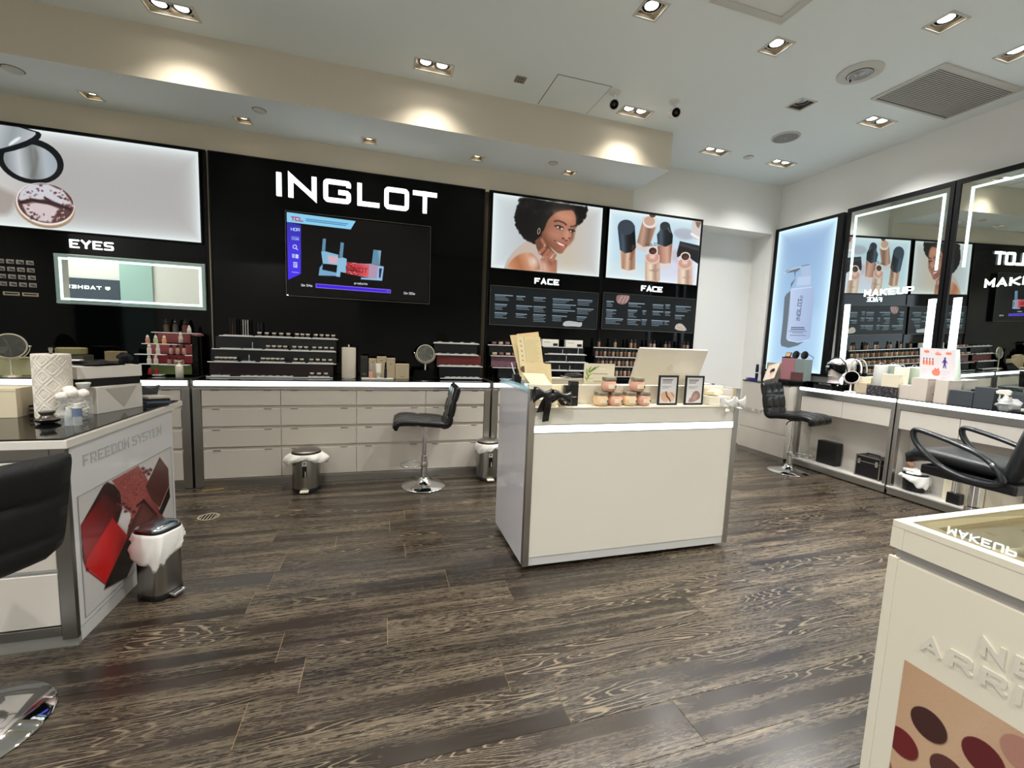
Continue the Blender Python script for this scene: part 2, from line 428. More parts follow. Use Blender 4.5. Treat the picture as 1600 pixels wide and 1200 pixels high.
# ------------------------------------------------------------------ setting: floor, walls, ceiling
CZ = 3.68
floor = struct(bx('floor', FILL, None, -9.5, 5.4, -6.2, 5.3, -.1, -.0035))
PW, PY = .2015, 1.163
JOINTS = {0: [1.154], 1: [.706, 2.9], 2: [-.485, .525, 2.527], 3: [-.31, 1.69, 3.3], 4: [.04, 2.2], 5: [-1.1, .72, 2.4], 6: [.39, 1.9, 3.79],
          7: [-.6, 1.3, 2.9], 8: [.165, 2.1], 9: [-.29, 1.7, 3.2], 10: [-.705, .072, 2.6], 11: [.191, 1.9, 3.5], 12: [-.9, 1.1]}
rnd = random.Random(3)
for k in range(-3, 20):
    y0 = PY + k*PW; js = sorted(JOINTS.get(k, [])); xs = [-3.4]
    if not js: js = [rnd.uniform(-2.6, -1.2)]
    while js[0]-xs[-1] > 2.0: xs.append(xs[-1]+rnd.uniform(1.0, 1.7))
    for j in js:
        while j-xs[-1] > 2.3: xs.append(xs[-1]+rnd.uniform(1.0, 1.6))
        if j-xs[-1] > .15: xs.append(j)
    while xs[-1] < 5.1: xs.append(xs[-1]+rnd.uniform(1.1, 1.9))
    xs[-1] = max(5.3, xs[-1])
    for a, b in zip(xs, xs[1:]):
        MB().box(a+.0014, min(b, 5.3)-.0014, y0+.0012, min(y0+PW, 5.25)-.0012, -.02, 0).build('plank', PLANK, floor)
# plain boards beyond the part of the floor in view
bx('outer_boards', PLANK, floor, -3.4, 5.3, -1.9, PY-3*PW-.001, -.02, -.0005)
bx('outer_boards', PLANK, floor, -4.98, -3.402, -1.9, 4.9, -.02, -.0005)

def holed(name, m, x0, x1, y0, y1, z, holes, th=.06, parent=None):
    xs = sorted({x0, x1, *[h[0] for h in holes], *[h[1] for h in holes]}); ys = sorted({y0, y1, *[h[2] for h in holes], *[h[3] for h in holes]})
    mb = MB()
    for i in range(len(xs)-1):
        for j in range(len(ys)-1):
            cx, cy = (xs[i]+xs[i+1])/2, (ys[j]+ys[j+1])/2
            if any(h[0] < cx < h[1] and h[2] < cy < h[3] for h in holes): continue
            mb.quad((xs[i],ys[j],z), (xs[i+1],ys[j],z), (xs[i+1],ys[j+1],z), (xs[i],ys[j+1],z))
    mb.box(x0+.02, x1-.02, y0+.02, y1-.02, z+.16, z+.22)
    return struct(mb.build(name, m, parent))
# downlights: (x, y, kind, long axis) kind 2 = twin, 1 = single, 0 = single unlit
TWIN = [(-1.45,3.93,0), (.405,3.935,0), (2.345,3.965,0), (3.667,4.385,1), (4.62,4.36,1), (4.603,3.286,1), (-3.3,3.93,0)]
SING = [(1.72,2.785), (2.794,2.784), (3.626,2.216), (4.46,2.25)]
BEHIND = [(.2,1.2), (2.2,.6), (-1.8,1.2), (-3.6,1.6), (3.8,.3), (.9,-.8), (-1.6,-.9), (3.2,-1.2)]  # downlights added behind the camera, out of view, to light the shop
OFFL = [(3.66,3.303)]
SOFF = [(-1.199,4.66), (-.125,4.66), (.945,4.66), (1.985,4.66), (-2.3,4.66), (-3.5,4.66)]
holes = [(x-.15, x+.15, y-.068, y+.068) for x, y, a in TWIN] + [(x-.075, x+.075, y-.075, y+.075) for x, y in SING+OFFL+BEHIND]
ceiling = holed('ceiling', CEIL, -5.0, 5.4, -2.9, 5.35, CZ, holes)
SZ, SY = 3.30, 4.18
sh = [(x-.055, x+.055, y-.055, y+.055) for x, y in SOFF]
soff = holed('trim_1', CEIL, -5.0, 2.94, SY, 4.9, SZ, sh)
mb = MB(); mb.quad((-5,SY,SZ), (2.94,SY,SZ), (2.94,SY,CZ), (-5,SY,CZ)); mb.quad((2.94,SY,SZ), (2.94,4.95,SZ), (2.94,4.95,CZ), (2.94,SY,CZ))
struct(mb.build('trim_2', WALLB))
struct(bx('wall_back', WALLB, None, -5.0, 2.955, 4.90, 5.0, 0, SZ+.1))
mb = MB(); mb.box(2.90, 3.9, 4.95, 5.04, 0, CZ); mb.box(3.9, 5.225, 4.95, 5.04, 3.035, CZ); mb.box(5.225, 5.3, 4.95, 5.04, 0, CZ)
struct(mb.build('wall_alcove', WALLW))
mb = MB(); mb.box(3.8, 5.3, 5.27, 5.33, 0, 3.2); mb.box(5.222, 5.3, 5.04, 5.27, 0, 3.2); mb.box(3.84, 3.9, 5.04, 5.27, 0, 3.2); mb.box(3.9, 5.222, 5.04, 5.27, 3.036, 3.2)
struct(mb.build('wall_recess', WALLW))
struct(bx('wall_right', WALLW, None, 5.30, 5.4, -2.9, 5.35, 0, CZ))
struct(bx('wall_left', WALLW, None, -5.1, -5.0, .44, 5.0, 0, CZ))
struct(bx('wall_front', WALLW, None, -.6, 5.4, -3.0, -2.9, 0, CZ))
struct(bx('trim_3', WALLW, None, -5.1, -.6, -3.0, -2.9, 3.1, CZ+.2))

# ceiling fittings
def downlight(name, label, x, y, z, hx, hy, n, ax, lens, group, watts, warm, depth=.09, cone=120):
    t = thing(name, label, 'downlight', (x, y, z), group)
    tr = .014
    f = MB()
    for (a, b, c, d) in ((-hx-tr, hx+tr, -hy-tr, -hy), (-hx-tr, hx+tr, hy, hy+tr), (-hx-tr, -hx, -hy, hy), (hx, hx+tr, -hy, hy)):
        f.box(x+a, x+b, y+c, y+d, z-.006, z+.004)
    f.build('trim_ring', TRIMW, t)
    h = MB(); h.quad((x-hx,y-hy,z+depth), (x+hx,y-hy,z+depth), (x+hx,y+hy,z+depth), (x-hx,y+hy,z+depth))
    for (a, b, c, d) in ((-hx,-hy,hx,-hy), (hx,-hy,hx,hy), (hx,hy,-hx,hy), (-hx,hy,-hx,-hy)):
        h.quad((x+a,y+b,z), (x+c,y+d,z), (x+c,y+d,z+depth), (x+a,y+b,z+depth))
    h.build('housing', HOUS, t)
    r = min(hx, hy)*.80 if n == 1 else min(hy, hx)*.86
    for k in range(n):
        o = 0 if n == 1 else (k-.5)*(2*hx-.03)/2*1.0
        cx, cy = x+o, y
        l = MB().lathe([(r*1.12, 0), (r*1.12, .03), (r, .03), (r, -.004), (r*.98, -.012), (r*.5, -.02), (1e-6, -.022)], (cx, cy, z+.040), 20)
        l.build('lamp', [lens], t, smooth=40)
        g = MB().lathe([(r*1.03, 0), (r*1.22, 0), (r*1.22, .03), (r*1.03, .03), (r*1.03, 0)], (cx, cy, z+.024), 20)
        g.build('lamp_ring', TRIMW, t, smooth=40)
        if watts:
            ld = bpy.data.lights.new('lamp_light', 'SPOT'); ld.energy = watts; ld.spot_size = math.radians(cone); ld.spot_blend = 1.0
            ld.color = warm; ld.shadow_soft_size = .05
            lo = bpy.data.objects.new('lamp_light', ld); COL.objects.link(lo); lo.parent = t; lo.location = (cx-x, cy-y, -.012)
    return t
NEUT = (1., .99, .97); WARM = (1., .86, .68)
TL = ['twin square downlight in ceiling at far left above first soffit scallop', 'twin downlight in ceiling left of the small square vent', 'twin downlight in ceiling between the two white cameras',
      'twin downlight near soffit corner, left of smoke detector', 'twin downlight nearest the right corner of the ceiling', 'twin downlight below the large ceiling grille', 'twin downlight in ceiling beyond the left picture edge']
for (x, y, a), lb in zip(TWIN, TL): downlight('twin_downlight', lb, x, y, CZ, .15, .068, 2, 0, LAMP, 'twin downlights', SPOT_W*(.16 if x < 3 else .62 if y < 4 else .22), NEUT if x > 3 else (1., .90, .76), cone=(108 if x < 3 else 120))
SL = ['single downlight at top of picture left of ceiling hatch frame', 'single downlight right of the square ceiling frame', 'single downlight above the big grille, near top right', 'single downlight at right picture edge by the grille']
for (x, y), lb in zip(SING, SL): downlight('single_downlight', lb, x, y, CZ, .075, .075, 1, 0, LAMP, 'single downlights', SPOT_W, NEUT)
for (x, y) in BEHIND: downlight('single_downlight', 'added single downlight in ceiling over the front of the shop, out of view', x, y, CZ, .075, .075, 1, 0, LAMP, 'added downlights over the front', SPOT_W*1.1, NEUT)
downlight('single_downlight', 'unlit single downlight between speaker and round spotlight', *OFFL[0], CZ, .075, .075, 1, 0, LAMPOFF, 'single downlights', 0, NEUT)
SFL = ['soffit downlight above the black sign panel, leftmost', 'soffit downlight above the glowing letters', 'soffit downlight by the right end of black sign panel', 'soffit downlight above the portrait lightbox', 'soffit downlight above the compact lightbox', 'soffit downlight outside the left picture edge']
for (x, y), lb in zip(SOFF, SFL): downlight('soffit_downlight', lb, x, y, SZ, .055, .055, 1, 0, LAMPW, 'soffit downlights', SOFFIT_W, WARM, cone=84)

t = thing('ceiling_vent_grille', 'large rectangular ceiling grille with many thin slats', 'vent', (4.61, 2.75, CZ))
f = MB(); X0, X1, Y0, Y1 = 4.12, 5.10, 2.48, 3.02
for d in ((X0,X1,Y0,Y0+.05), (X0,X1,Y1-.02,Y1), (X0,X0+.03,Y0+.05,Y1-.02), (X1-.02,X1,Y0+.05,Y1-.02)): f.box(*d, CZ-.012, CZ-.001)
f.build('frame', TRIMW, t); bx('backing', M('vent_dark', (92, 92, 86), .9), t, X0+.03, X1-.02, Y0+.05, Y1-.02, CZ-.003, CZ-.001)
for k in range(25):
    y = Y0+.058+k*.0182
    MB().obox(((X0+X1)/2, y, CZ-.009), ((X1-X0)/2-.028, 0, 0), (0, .0042, 0), (0, 0, .0012)).build('slat', TRIMW, t)
t = thing('access_hatch', 'square plaster access hatch in ceiling left of the first camera', 'hatch', (1.667, 3.92, CZ))
bx('shadow_gap', M('hatch_gap', (70, 68, 62), .9), t, 1.41, 1.924, 3.66, 4.165, CZ-.0012, CZ-.0002)
bx('door', CEIL, t, 1.416, 1.918, 3.666, 4.159, CZ-.004, CZ-.0012)
t = thing('wall_socket_plate', 'small square metal plate in ceiling beside the access hatch', 'plate', (1.137, 3.84, CZ))
bx('plate', M('plate_grey', (150, 145, 130), .5, .4), t, 1.09, 1.183, 3.80, 3.895, CZ-.006, CZ-.0005, bev=.003)
for dy in (-.02, .02):
    for dx in (-.012, .012): MB().cyl((1.137+dx, 3.847+dy, CZ-.0085), .006, .003, 8).build('socket_hole', BLACKM, t)
t = thing('ceiling_speaker', 'round white ceiling speaker with fine mesh cover', 'speaker', (4.08, 3.83, CZ))
MB().lathe([(.135, 0), (.135, -.008), (.118, -.012), (.118, 0)], (4.08, 3.83, CZ-.0005), 40).build('rim', TRIMW, t, smooth=40)
MB().lathe([(.117, 0), (.117, -.008), (1e-6, -.013)], (4.08, 3.83, CZ-.001), 40).build('mesh_cover', M('speaker_mesh', (150, 152, 150), .8, bump=.5, bscale=500), t, smooth=40)
MB().cyl((4.08, 3.83, CZ-.0155), .008, .003, 10).build('badge', TRIMW, t)
t = thing('ceiling_spotlight', 'round white swivelling spotlight with wide rim, unlit', 'spotlight', (3.66, 2.79, CZ))
MB().lathe([(.155, 0), (.155, -.008), (.145, -.014), (.09, -.016), (.09, 0)], (3.66, 2.79, CZ-.0005), 40).build('rim', TRIMW, t, smooth=40)
MB().lathe([(.084, 0), (.084, -.02), (.07, -.024), (.06, -.014), (1e-6, -.012)], (3.66, 2.79, CZ-.001), 32).build('eyeball', ALU, t, smooth=40)
MB().lathe([(.045, 0), (.03, -.01), (1e-6, -.014)], (3.66, 2.79, CZ-.014), 24).build('lens', LAMPOFF, t, smooth=50)
MB().cyl((3.655, 2.86, CZ-.04), .006, .03, 8).build('tilt_pin', BLACKM, t)
t = thing('ceiling_panel_light', 'large square recessed ceiling frame at the top picture edge', 'ceiling panel', (2.32, 2.29, CZ))
f = MB()
for k, (o, z0) in enumerate(((0, .012), (.03, .02))):
    a, b, c, d = 2.02+o, 2.62-o, 1.99+o, 2.59-o
    for q in ((a,b,c,c+.03), (a,b,d-.03,d), (a,a+.03,c+.03,d-.03), (b-.03,b,c+.03,d-.03)): f.box(*q, CZ-z0, CZ-.0005)
f.build('stepped_frame', TRIMW, t); bx('panel', M('panel_white', (222, 224, 222), .7), t, 2.08, 2.56, 2.05, 2.53, CZ-.010, CZ-.0005)
def camera(x, y, lb, aim, rz):
    t = thing('security_camera', lb, 'camera', (x, y, CZ), 'bullet cameras')
    W_ = M('camera_white', (222, 222, 218), .4)
    MB().lathe([(.05, 0), (.05, -.012), (.03, -.022), (.018, -.024)], (x, y, CZ-.0005), 20).build('mount', W_, t, smooth=40)
    d = Vector(aim).normalized(); p = Vector((x, y, CZ-.105))
    MB().tube([(x, y, CZ-.02), (x, y, CZ-.06), p-d*.03], .013, 10).build('arm', W_, t, smooth=50)
    MB().lathe([(.034, -.09), (.042, -.07), (.042, .05), (.046, .05), (.046, .062), (.040, .062), (.038, .056)], p, 24, axis=d).build('barrel', W_, t, smooth=40)
    MB().lathe([(.040, 0), (.030, .004), (1e-6, .006)], p+d*.055, 24, axis=d).build('front_glass', BLACKG, t, smooth=40)
    MB().lathe([(.012, 0), (.008, .004), (1e-6, .005)], p+d*.060, 14, axis=d).build('lens', M('camera_lens', (60, 40, 40), .1), t, smooth=40)
camera(1.99, 3.73, 'white bullet camera with black face beside the access hatch', (-.55, -1, -.55), 0)
camera(2.575, 3.66, 'white bullet camera hanging right of the middle twin downlight', (-.35, -1, -.42), 0)
def sensor(x, y, z, r, lb):
    t = thing('smoke_detector', lb, 'detector', (x, y, z), 'ceiling detectors')
    MB().lathe([(r, 0), (r, -.003), (r*.92, -.012), (r*.5, -.018), (1e-6, -.019)], (x, y, z-.0005), 24).build('body', M('detector_white', (206, 206, 200), .6), t, smooth=40)
    MB().lathe([(r*1.08, 0), (r*1.08, -.0025), (r*1.0, -.0025)], (x, y, z-.0003), 24).build('gap_ring', M('detector_gap', (60, 58, 54), .8), t)
sensor(4.122, 4.36, CZ, .05, 'flush round detector in ceiling between two twin downlights')
sensor(-1.009, 4.40, SZ, .05, 'flush round detector under soffit left of the sign panel')
sensor(1.718, 4.48, SZ, .045, 'flush round detector under soffit above the portrait')
sensor(-2.645, 4.41, SZ, .06, 'flush round detector under soffit at the left picture edge')

# ------------------------------------------------------------------ pictures (flat prints and screens)
def pic_eyes():
    c = Cv(900, 310, (176, 174, 172), [(-443.6,-2.4),(1238.8,230.8),(1258.4,797.2),(-381.2,654.4)])
    c.poly([(-460,-20),(300,90),(200,700),(-460,700)], c.grad((-100,400),(500,420),(206,204,200),(178,176,174)), soft=60)
    c.edge_glow((240,252,252), 26, .95)
    c.poly([(-60,420),(60,480),(110,500),(60,640),(-100,600)], (150,140,132), soft=20, a=.7, smooth=2)
    c.ell(190,285,212,140,(14,18,20),14); c.ell(190,290,172,108,c.grad((40,290),(360,310),(140,146,150),(196,202,206),(120,124,122),(176,184,190),(160,170,180)),14)
    c.poly([(210,185),(245,250),(235,330),(215,395),(180,392),(215,300)], (112,112,108), soft=8, a=.7, smooth=1)
    c.poly([(-300,-80),(190,90),(262,110),(250,150),(190,190),(60,230),(-80,250),(-320,200)], (16,20,24), smooth=1)
    c.poly([(-300,-60),(180,95),(235,110),(190,150),(80,190),(-60,225),(-300,180)], c.grad((-60,60),(200,190),(206,210,214),(150,158,162),(190,196,200)), smooth=1)
    c.poly([(50,180),(110,135),(140,140),(60,195)], (240,244,246), soft=5, smooth=1)
    c.ell(280,570,192,132,(168,140,112),16); c.ell(282,555,186,130,(236,228,226),14); c.ell(285,550,178,122,(92,62,58),12)
    c.poly([(115,520),(130,470),(190,430),(300,430),(400,480),(450,555),(380,560),(300,520),(200,540),(140,545)], (206,204,212), soft=6)
    c.poly([(140,560),(220,545),(300,555),(370,585),(340,630),(320,670),(240,660),(170,620)], (212,196,198), soft=6)
    r = random.Random(5)
    for _ in range(90):
        a = r.uniform(0, 6.28); q = r.uniform(.55, .98)
        c.ell(285+178*q*math.cos(a), 552+118*q*math.sin(a), r.uniform(3,11), r.uniform(2,7), r.choice([(86,50,52),(226,210,212),(70,44,46),(190,150,140)]), soft=4)
    c.line([(130,545),(200,530),(290,545),(360,560),(440,590)], 20, (58,36,38), soft=5)
    c.line([(280,515),(320,545),(350,560)], 14, (60,40,42), soft=4)
    c.grain(.03); return c.image('compact_print')
def pic_face1():
    c = Cv(560, 336, (196, 204, 208), [(91.8,11.8),(1531.8,212.2),(1478.7,1115.8),(59.8,992)])
    c.poly([(60,0),(1560,200),(1500,1130),(40,1000)], c.grad((90,500),(1500,600),(206,216,220),(188,192,194),(200,188,170),(196,198,200)), soft=40)
    c.edge_glow((236,248,246), 20, .95)
    HA = (22,20,20)
    c.poly([(445,70),(600,75),(800,120),(1100,165),(1320,190),(1318,260),(1290,340),(1210,430),(1170,470),(900,500),(720,640),(640,680),(560,640),(480,580),(440,520),(400,440),(380,340),(405,250),(430,150)], HA, soft=9, smooth=1)
    r = random.Random(2); edge = [(440,80),(405,250),(380,340),(400,440),(440,520),(490,590),(570,650),(650,675)]; edge2 = [(1318,195),(1318,260),(1290,340),(1215,425)]
    for E_ in (edge, edge2):
        for p, q in zip(E_, E_[1:]):
            for k in range(22):
                t = r.random(); c.ell(p[0]+(q[0]-p[0])*t+r.uniform(-9,9), p[1]+(q[1]-p[1])*t+r.uniform(-9,9), r.uniform(6,15), r.uniform(6,14), r.choice([(20,18,18),(30,27,27),(24,22,23)]), soft=6, a=.8)
    for _ in range(160): c.ell(r.uniform(430,1150), r.uniform(110,300), r.uniform(8,22), r.uniform(6,14), r.choice([(20,18,18),(36,32,32),(50,45,43)]), soft=12, a=.35)
    # neck, top and shoulder
    c.poly([(640,640),(740,560),(860,760),(900,800),(760,860),(700,820),(660,740)], (112,72,54), soft=6)
    c.poly([(230,1010),(270,900),(350,790),(450,700),(530,645),(600,670),(660,740),(700,830),(725,1050)], (196,180,168), soft=4)
    c.poly([(270,1010),(300,930),(380,850),(480,800),(570,795),(650,840),(700,920),(715,1055)], c.grad((300,1000),(700,850),(206,146,108),(176,112,78),(212,160,128),(150,96,70)), soft=8, smooth=1)
    c.ell(625,915,40,48,(238,226,220), -20, soft=40, a=.9)
    # face
    sk = c.grad((760,600),(1180,420),(124,78,58),(158,104,80),(178,122,98),(170,112,88))
    c.poly([(760,500),(800,380),(870,300),(960,250),(1060,240),(1140,240),(1180,330),(1178,440),(1150,520),(1140,610),(1080,700),(1030,760),(1000,810),(950,812),(900,775),(800,690),(740,610),(720,540)], sk, soft=7, smooth=1)
    c.poly([(900,270),(1000,262),(1130,260),(1165,340),(1140,420),(1060,400),(960,360)], (204,146,118), soft=40, a=.75)
    c.ell(900,560,95,60,(196,140,120), 25, soft=50, a=.7); c.ell(1060,560,34,62,(206,148,122),10, soft=26, a=.9)
    c.poly([(1150,470),(1180,440),(1150,620),(1090,700)], (120,74,56), soft=14, a=.7)
    c.line([(895,385),(950,378),(1010,400),(1050,430)], 18, (60,38,32), soft=7); c.line([(1110,455),(1150,450),(1170,440)], 14, (60,38,32), soft=6)
    for ex, ey, rx, an in ((962,466,46,22), (1128,515,32,12)):
        c.ell(ex, ey, rx+8, 26, (84,48,40), an, soft=8); c.ell(ex+4, ey+6, rx, 15, (226,214,206), an, soft=4); c.ell(ex+6, ey+4, 17, 17, (30,18,16), soft=3); c.ell(ex+12, ey-2, 4, 4, (250,250,250))
        c.line([(ex-rx-18,ey-20),(ex-10,ey-20),(ex+rx,ey+2)], 12, (20,14,14), soft=4)
    c.ell(1010,612,16,10,(70,38,32), 10, soft=6); c.ell(1050,640,22,8,(90,52,42), 10, soft=6); c.ell(1092,610,12,10,(80,46,38), soft=5)
    c.poly([(905,640),(960,660),(1030,690),(1070,690),(1040,740),(1000,742),(950,705)], (150,72,66), soft=5)
    c.poly([(915,650),(960,668),(1030,700),(1015,712),(960,695)], (244,236,230), soft=4); c.poly([(960,700),(1010,715),(1045,705),(1030,742),(1000,742)], (198,112,102), soft=7)
    c.line([(895,640),(915,645)], 8, (80,44,36), soft=6)
    c.ell(690,515,20,42,(190,170,130), 10); c.ell(690,515,12,32,(30,24,22), 10)
    # hand
    hd = c.grad((700,1050),(930,800),(206,160,136),(176,118,92),(150,96,74))
    c.poly([(725,1050),(720,960),(705,880),(760,870),(880,880),(930,900),(925,1065)], hd, soft=6)
    for p0, p1, w in (((760,740),(700,800),40), ((820,770),(750,860),44), ((860,800),(790,890),44), ((905,830),(870,900),40), ((730,630),(770,700),38)):
        c.line([p0, p1], w, (172,112,88), soft=8); c.line([p1, (p1[0]-6, p1[1]+8)], w*.5, (214,150,140), soft=6)
    c.poly([(740,880),(800,890),(900,910),(860,960),(800,1000),(770,940)], (140,84,66), soft=20, a=.7); c.ell(770,985,36,60,(226,190,172), -10, soft=36, a=.8)
    c.grain(.03); return c.image('portrait_print')
def pic_face2():
    c = Cv(560, 340, (196, 222, 236), [(116.3,61.8),(1439.1,245.5),(1364.3,1162.2),(56.3,1047.7)])
    c.poly([(60,820),(620,860),(600,1100),(40,1060)], (206,226,232), soft=30); c.poly([(850,560),(1420,640),(1360,1160),(620,1100)], (214,218,236), soft=40)
    c.ell(1200,420,160,80,(176,182,196), 8, soft=14); c.poly([(1000,650),(1120,640),(1090,840),(1010,800)], (202,196,204), soft=20)
    c.edge_glow((240,252,252), 22, .95)
    body = lambda a, b, k=0: c.grad(a, b, (206,170,146),(176,132,104),(226,196,172),(150,110,86),(190,150,124))
    dark = lambda a, b: c.grad(a, b, (40,50,62),(74,90,104),(30,36,42),(16,18,20),(10,10,12))
    # bottle lying back, centre
    c.poly([(600,170),(790,200),(800,300),(700,600),(630,690),(500,640),(490,580),(520,500)], (214,206,204), soft=5)
    c.poly([(600,200),(780,330),(690,590),(600,610),(510,540)], c.grad((520,450),(740,500),(150,116,96),(196,158,136),(128,98,82),(176,140,118)), soft=5)
    c.ell(695,250,105,88,(232,222,214), 14); c.ell(690,235,80,66,(200,166,146), 14); c.ell(735,150,46,34,(92,74,60), 8)
    # tall bottle with black cap
    c.poly([(262,640),(500,600),(500,960),(440,1010),(340,1015),(280,960)], (226,228,226), soft=5); c.poly([(270,650),(490,620),(485,930),(380,950),(285,920)], body((270,700),(490,720)), soft=5)
    c.poly([(232,330),(478,300),(495,620),(440,680),(340,700),(265,650)], dark((240,480),(490,470)), soft=4); c.ell(355,325,122,110,(58,68,80), 8)
    # pump bottle
    c.poly([(800,600),(1025,580),(1000,900),(920,930),(840,920)], (222,214,216), soft=5); c.poly([(806,590),(1020,570),(995,840),(900,850),(815,830)], c.grad((806,700),(1015,690),(132,92,76),(190,142,122),(214,170,150),(150,104,86)), soft=5)
    c.poly([(845,300),(985,300),(1000,370),(1028,440),(1020,560),(920,605),(810,570),(798,430),(840,370)], dark((800,450),(1028,450)), soft=4); c.ell(915,305,72,60,(46,50,56)); c.line([(960,340),(990,400)], 10, (150,156,160), soft=5)
    # open bottles in front
    for (x, y, s, tint) in ((738,662,1.0,(206,172,150)), (1208,745,1.02,(222,184,172))):
        c.poly([(x-110,y+60),(x+100,y+60),(x+104,y+430),(x+40,y+470),(x-80,y+470),(x-112,y+430)], tint, soft=5)
        c.poly([(x-90,y+190),(x+90,y+190),(x+86,y+430),(x-90,y+430)], c.grad((x-90,y+300),(x+90,y+300),(214,186,160),(240,224,204),(176,142,120),(222,196,176)), soft=6)
        c.ell(x-6,y+110,106,88,(226,196,182)); c.ell(x-6,y+100,92,70,(204,158,142)); c.ell(x,y,74,64,(240,220,208)); c.ell(x,y+4,56,50,(62,40,34)); c.ell(x+8,y+16,34,26,(96,62,48), soft=8)
        c.poly([(x-50,y+60),(x+40,y+66),(x+20,y+120),(x-40,y+110)], (236,200,186), soft=10)
    c.poly([(1130,525),(1410,590),(1390,850),(1300,790),(1215,690),(1090,760),(1085,700)], (28,28,30), soft=4); c.line([(1140,570),(1380,640)], 30, (70,70,74), soft=16)
    c.ell(1208,745,74,64,(240,220,208)); c.ell(1208,749,56,50,(62,40,34)); c.ell(1216,762,34,24,(96,62,48), soft=8)
    c.poly([(1310,230),(1440,245),(1420,500),(1340,510),(1290,430)], (214,206,204), soft=5); c.poly([(1350,240),(1440,250),(1400,340),(1370,310)], (140,108,88), soft=5); c.line([(1295,420),(1400,480)], 26, (250,250,250), soft=6)
    c.text('INGLOT', 436, 800, 40, (120,84,64), u=(.25,-.95), v=(-.95,-.25))
    c.text('INGLOT', 640, 600, 34, (90,66,54), u=(.95,-.1), v=(-.2,-.95)); c.text('INGLOT', 690, 960, 26, (150,116,96)); c.text('INGLOT', 1165, 1060, 22, (170,136,122))
    c.grain(.02); return c.image('foundation_print')
def pic_lab():
    c = Cv(300, 680, (158, 190, 220), [(126.4,-264.8),(783.7,-432.1),(590.2,1265.9),(-22.6,1213.6)])
    c.poly([(126,-265),(790,-440),(640,600),(40,600)], c.grad((300,-300),(300,1200),(132,160,194),(146,178,210),(140,180,214)), soft=80)
    c.edge_glow((222,250,255), 27, .97)
    sh = (96,108,118)
    c.poly([(185,180),(210,150),(300,130),(360,110),(350,140),(305,170),(300,250),(250,345),(250,390),(240,700),(215,880),(330,930),(400,915),(330,960),(230,985),(150,965),(140,930),(165,700),(185,440),(205,405),(250,370),(255,290),(300,240),(290,165)], sh, soft=3)
    c.line([(185,180),(260,140),(360,112)], 7, (214,226,238), soft=3)
    c.poly([(362,110),(455,86),(470,110),(480,210),(470,320),(310,335),(320,220),(370,200)], (160,178,206), soft=3)
    c.line([(375,100),(455,86)], 8, (96,112,130), soft=3); c.poly([(330,225),(470,205),(470,300),(318,315)], (172,190,216), soft=4)
    c.poly([(258,350),(300,342),(480,325),(512,335),(505,500),(470,860),(450,900),(330,925),(230,912),(205,885),(215,820),(240,600)], c.grad((220,700),(510,700),(176,192,220),(160,178,208),(150,168,200)), soft=3)
    c.line([(258,352),(300,346),(480,330)], 6, (206,220,238), soft=3); c.line([(207,885),(235,600),(258,355)], 5, (206,220,238), soft=3)
    c.line([(215,900),(330,925),(450,898)], 6, (206,220,238), soft=3)
    c.text('INGLOT', 352, 690, 38, (58,66,84), u=(.10,-.99), v=(-.99,-.10), wf=.85, sp=.35); c.text('LAB', 378, 500, 26, (96,106,128), u=(.10,-.99), v=(-.99,-.10))
    r = random.Random(4)
    for y, w, k in ((765,140,(70,78,98)), (785,150,(70,78,98)), (806,196,(120,132,156)), (822,120,(120,132,156)), (850,170,(120,132,156))):
        c.rows(345-w/2-14, y, w, 1, 9, k, r)
    return c.image('cleanser_print')
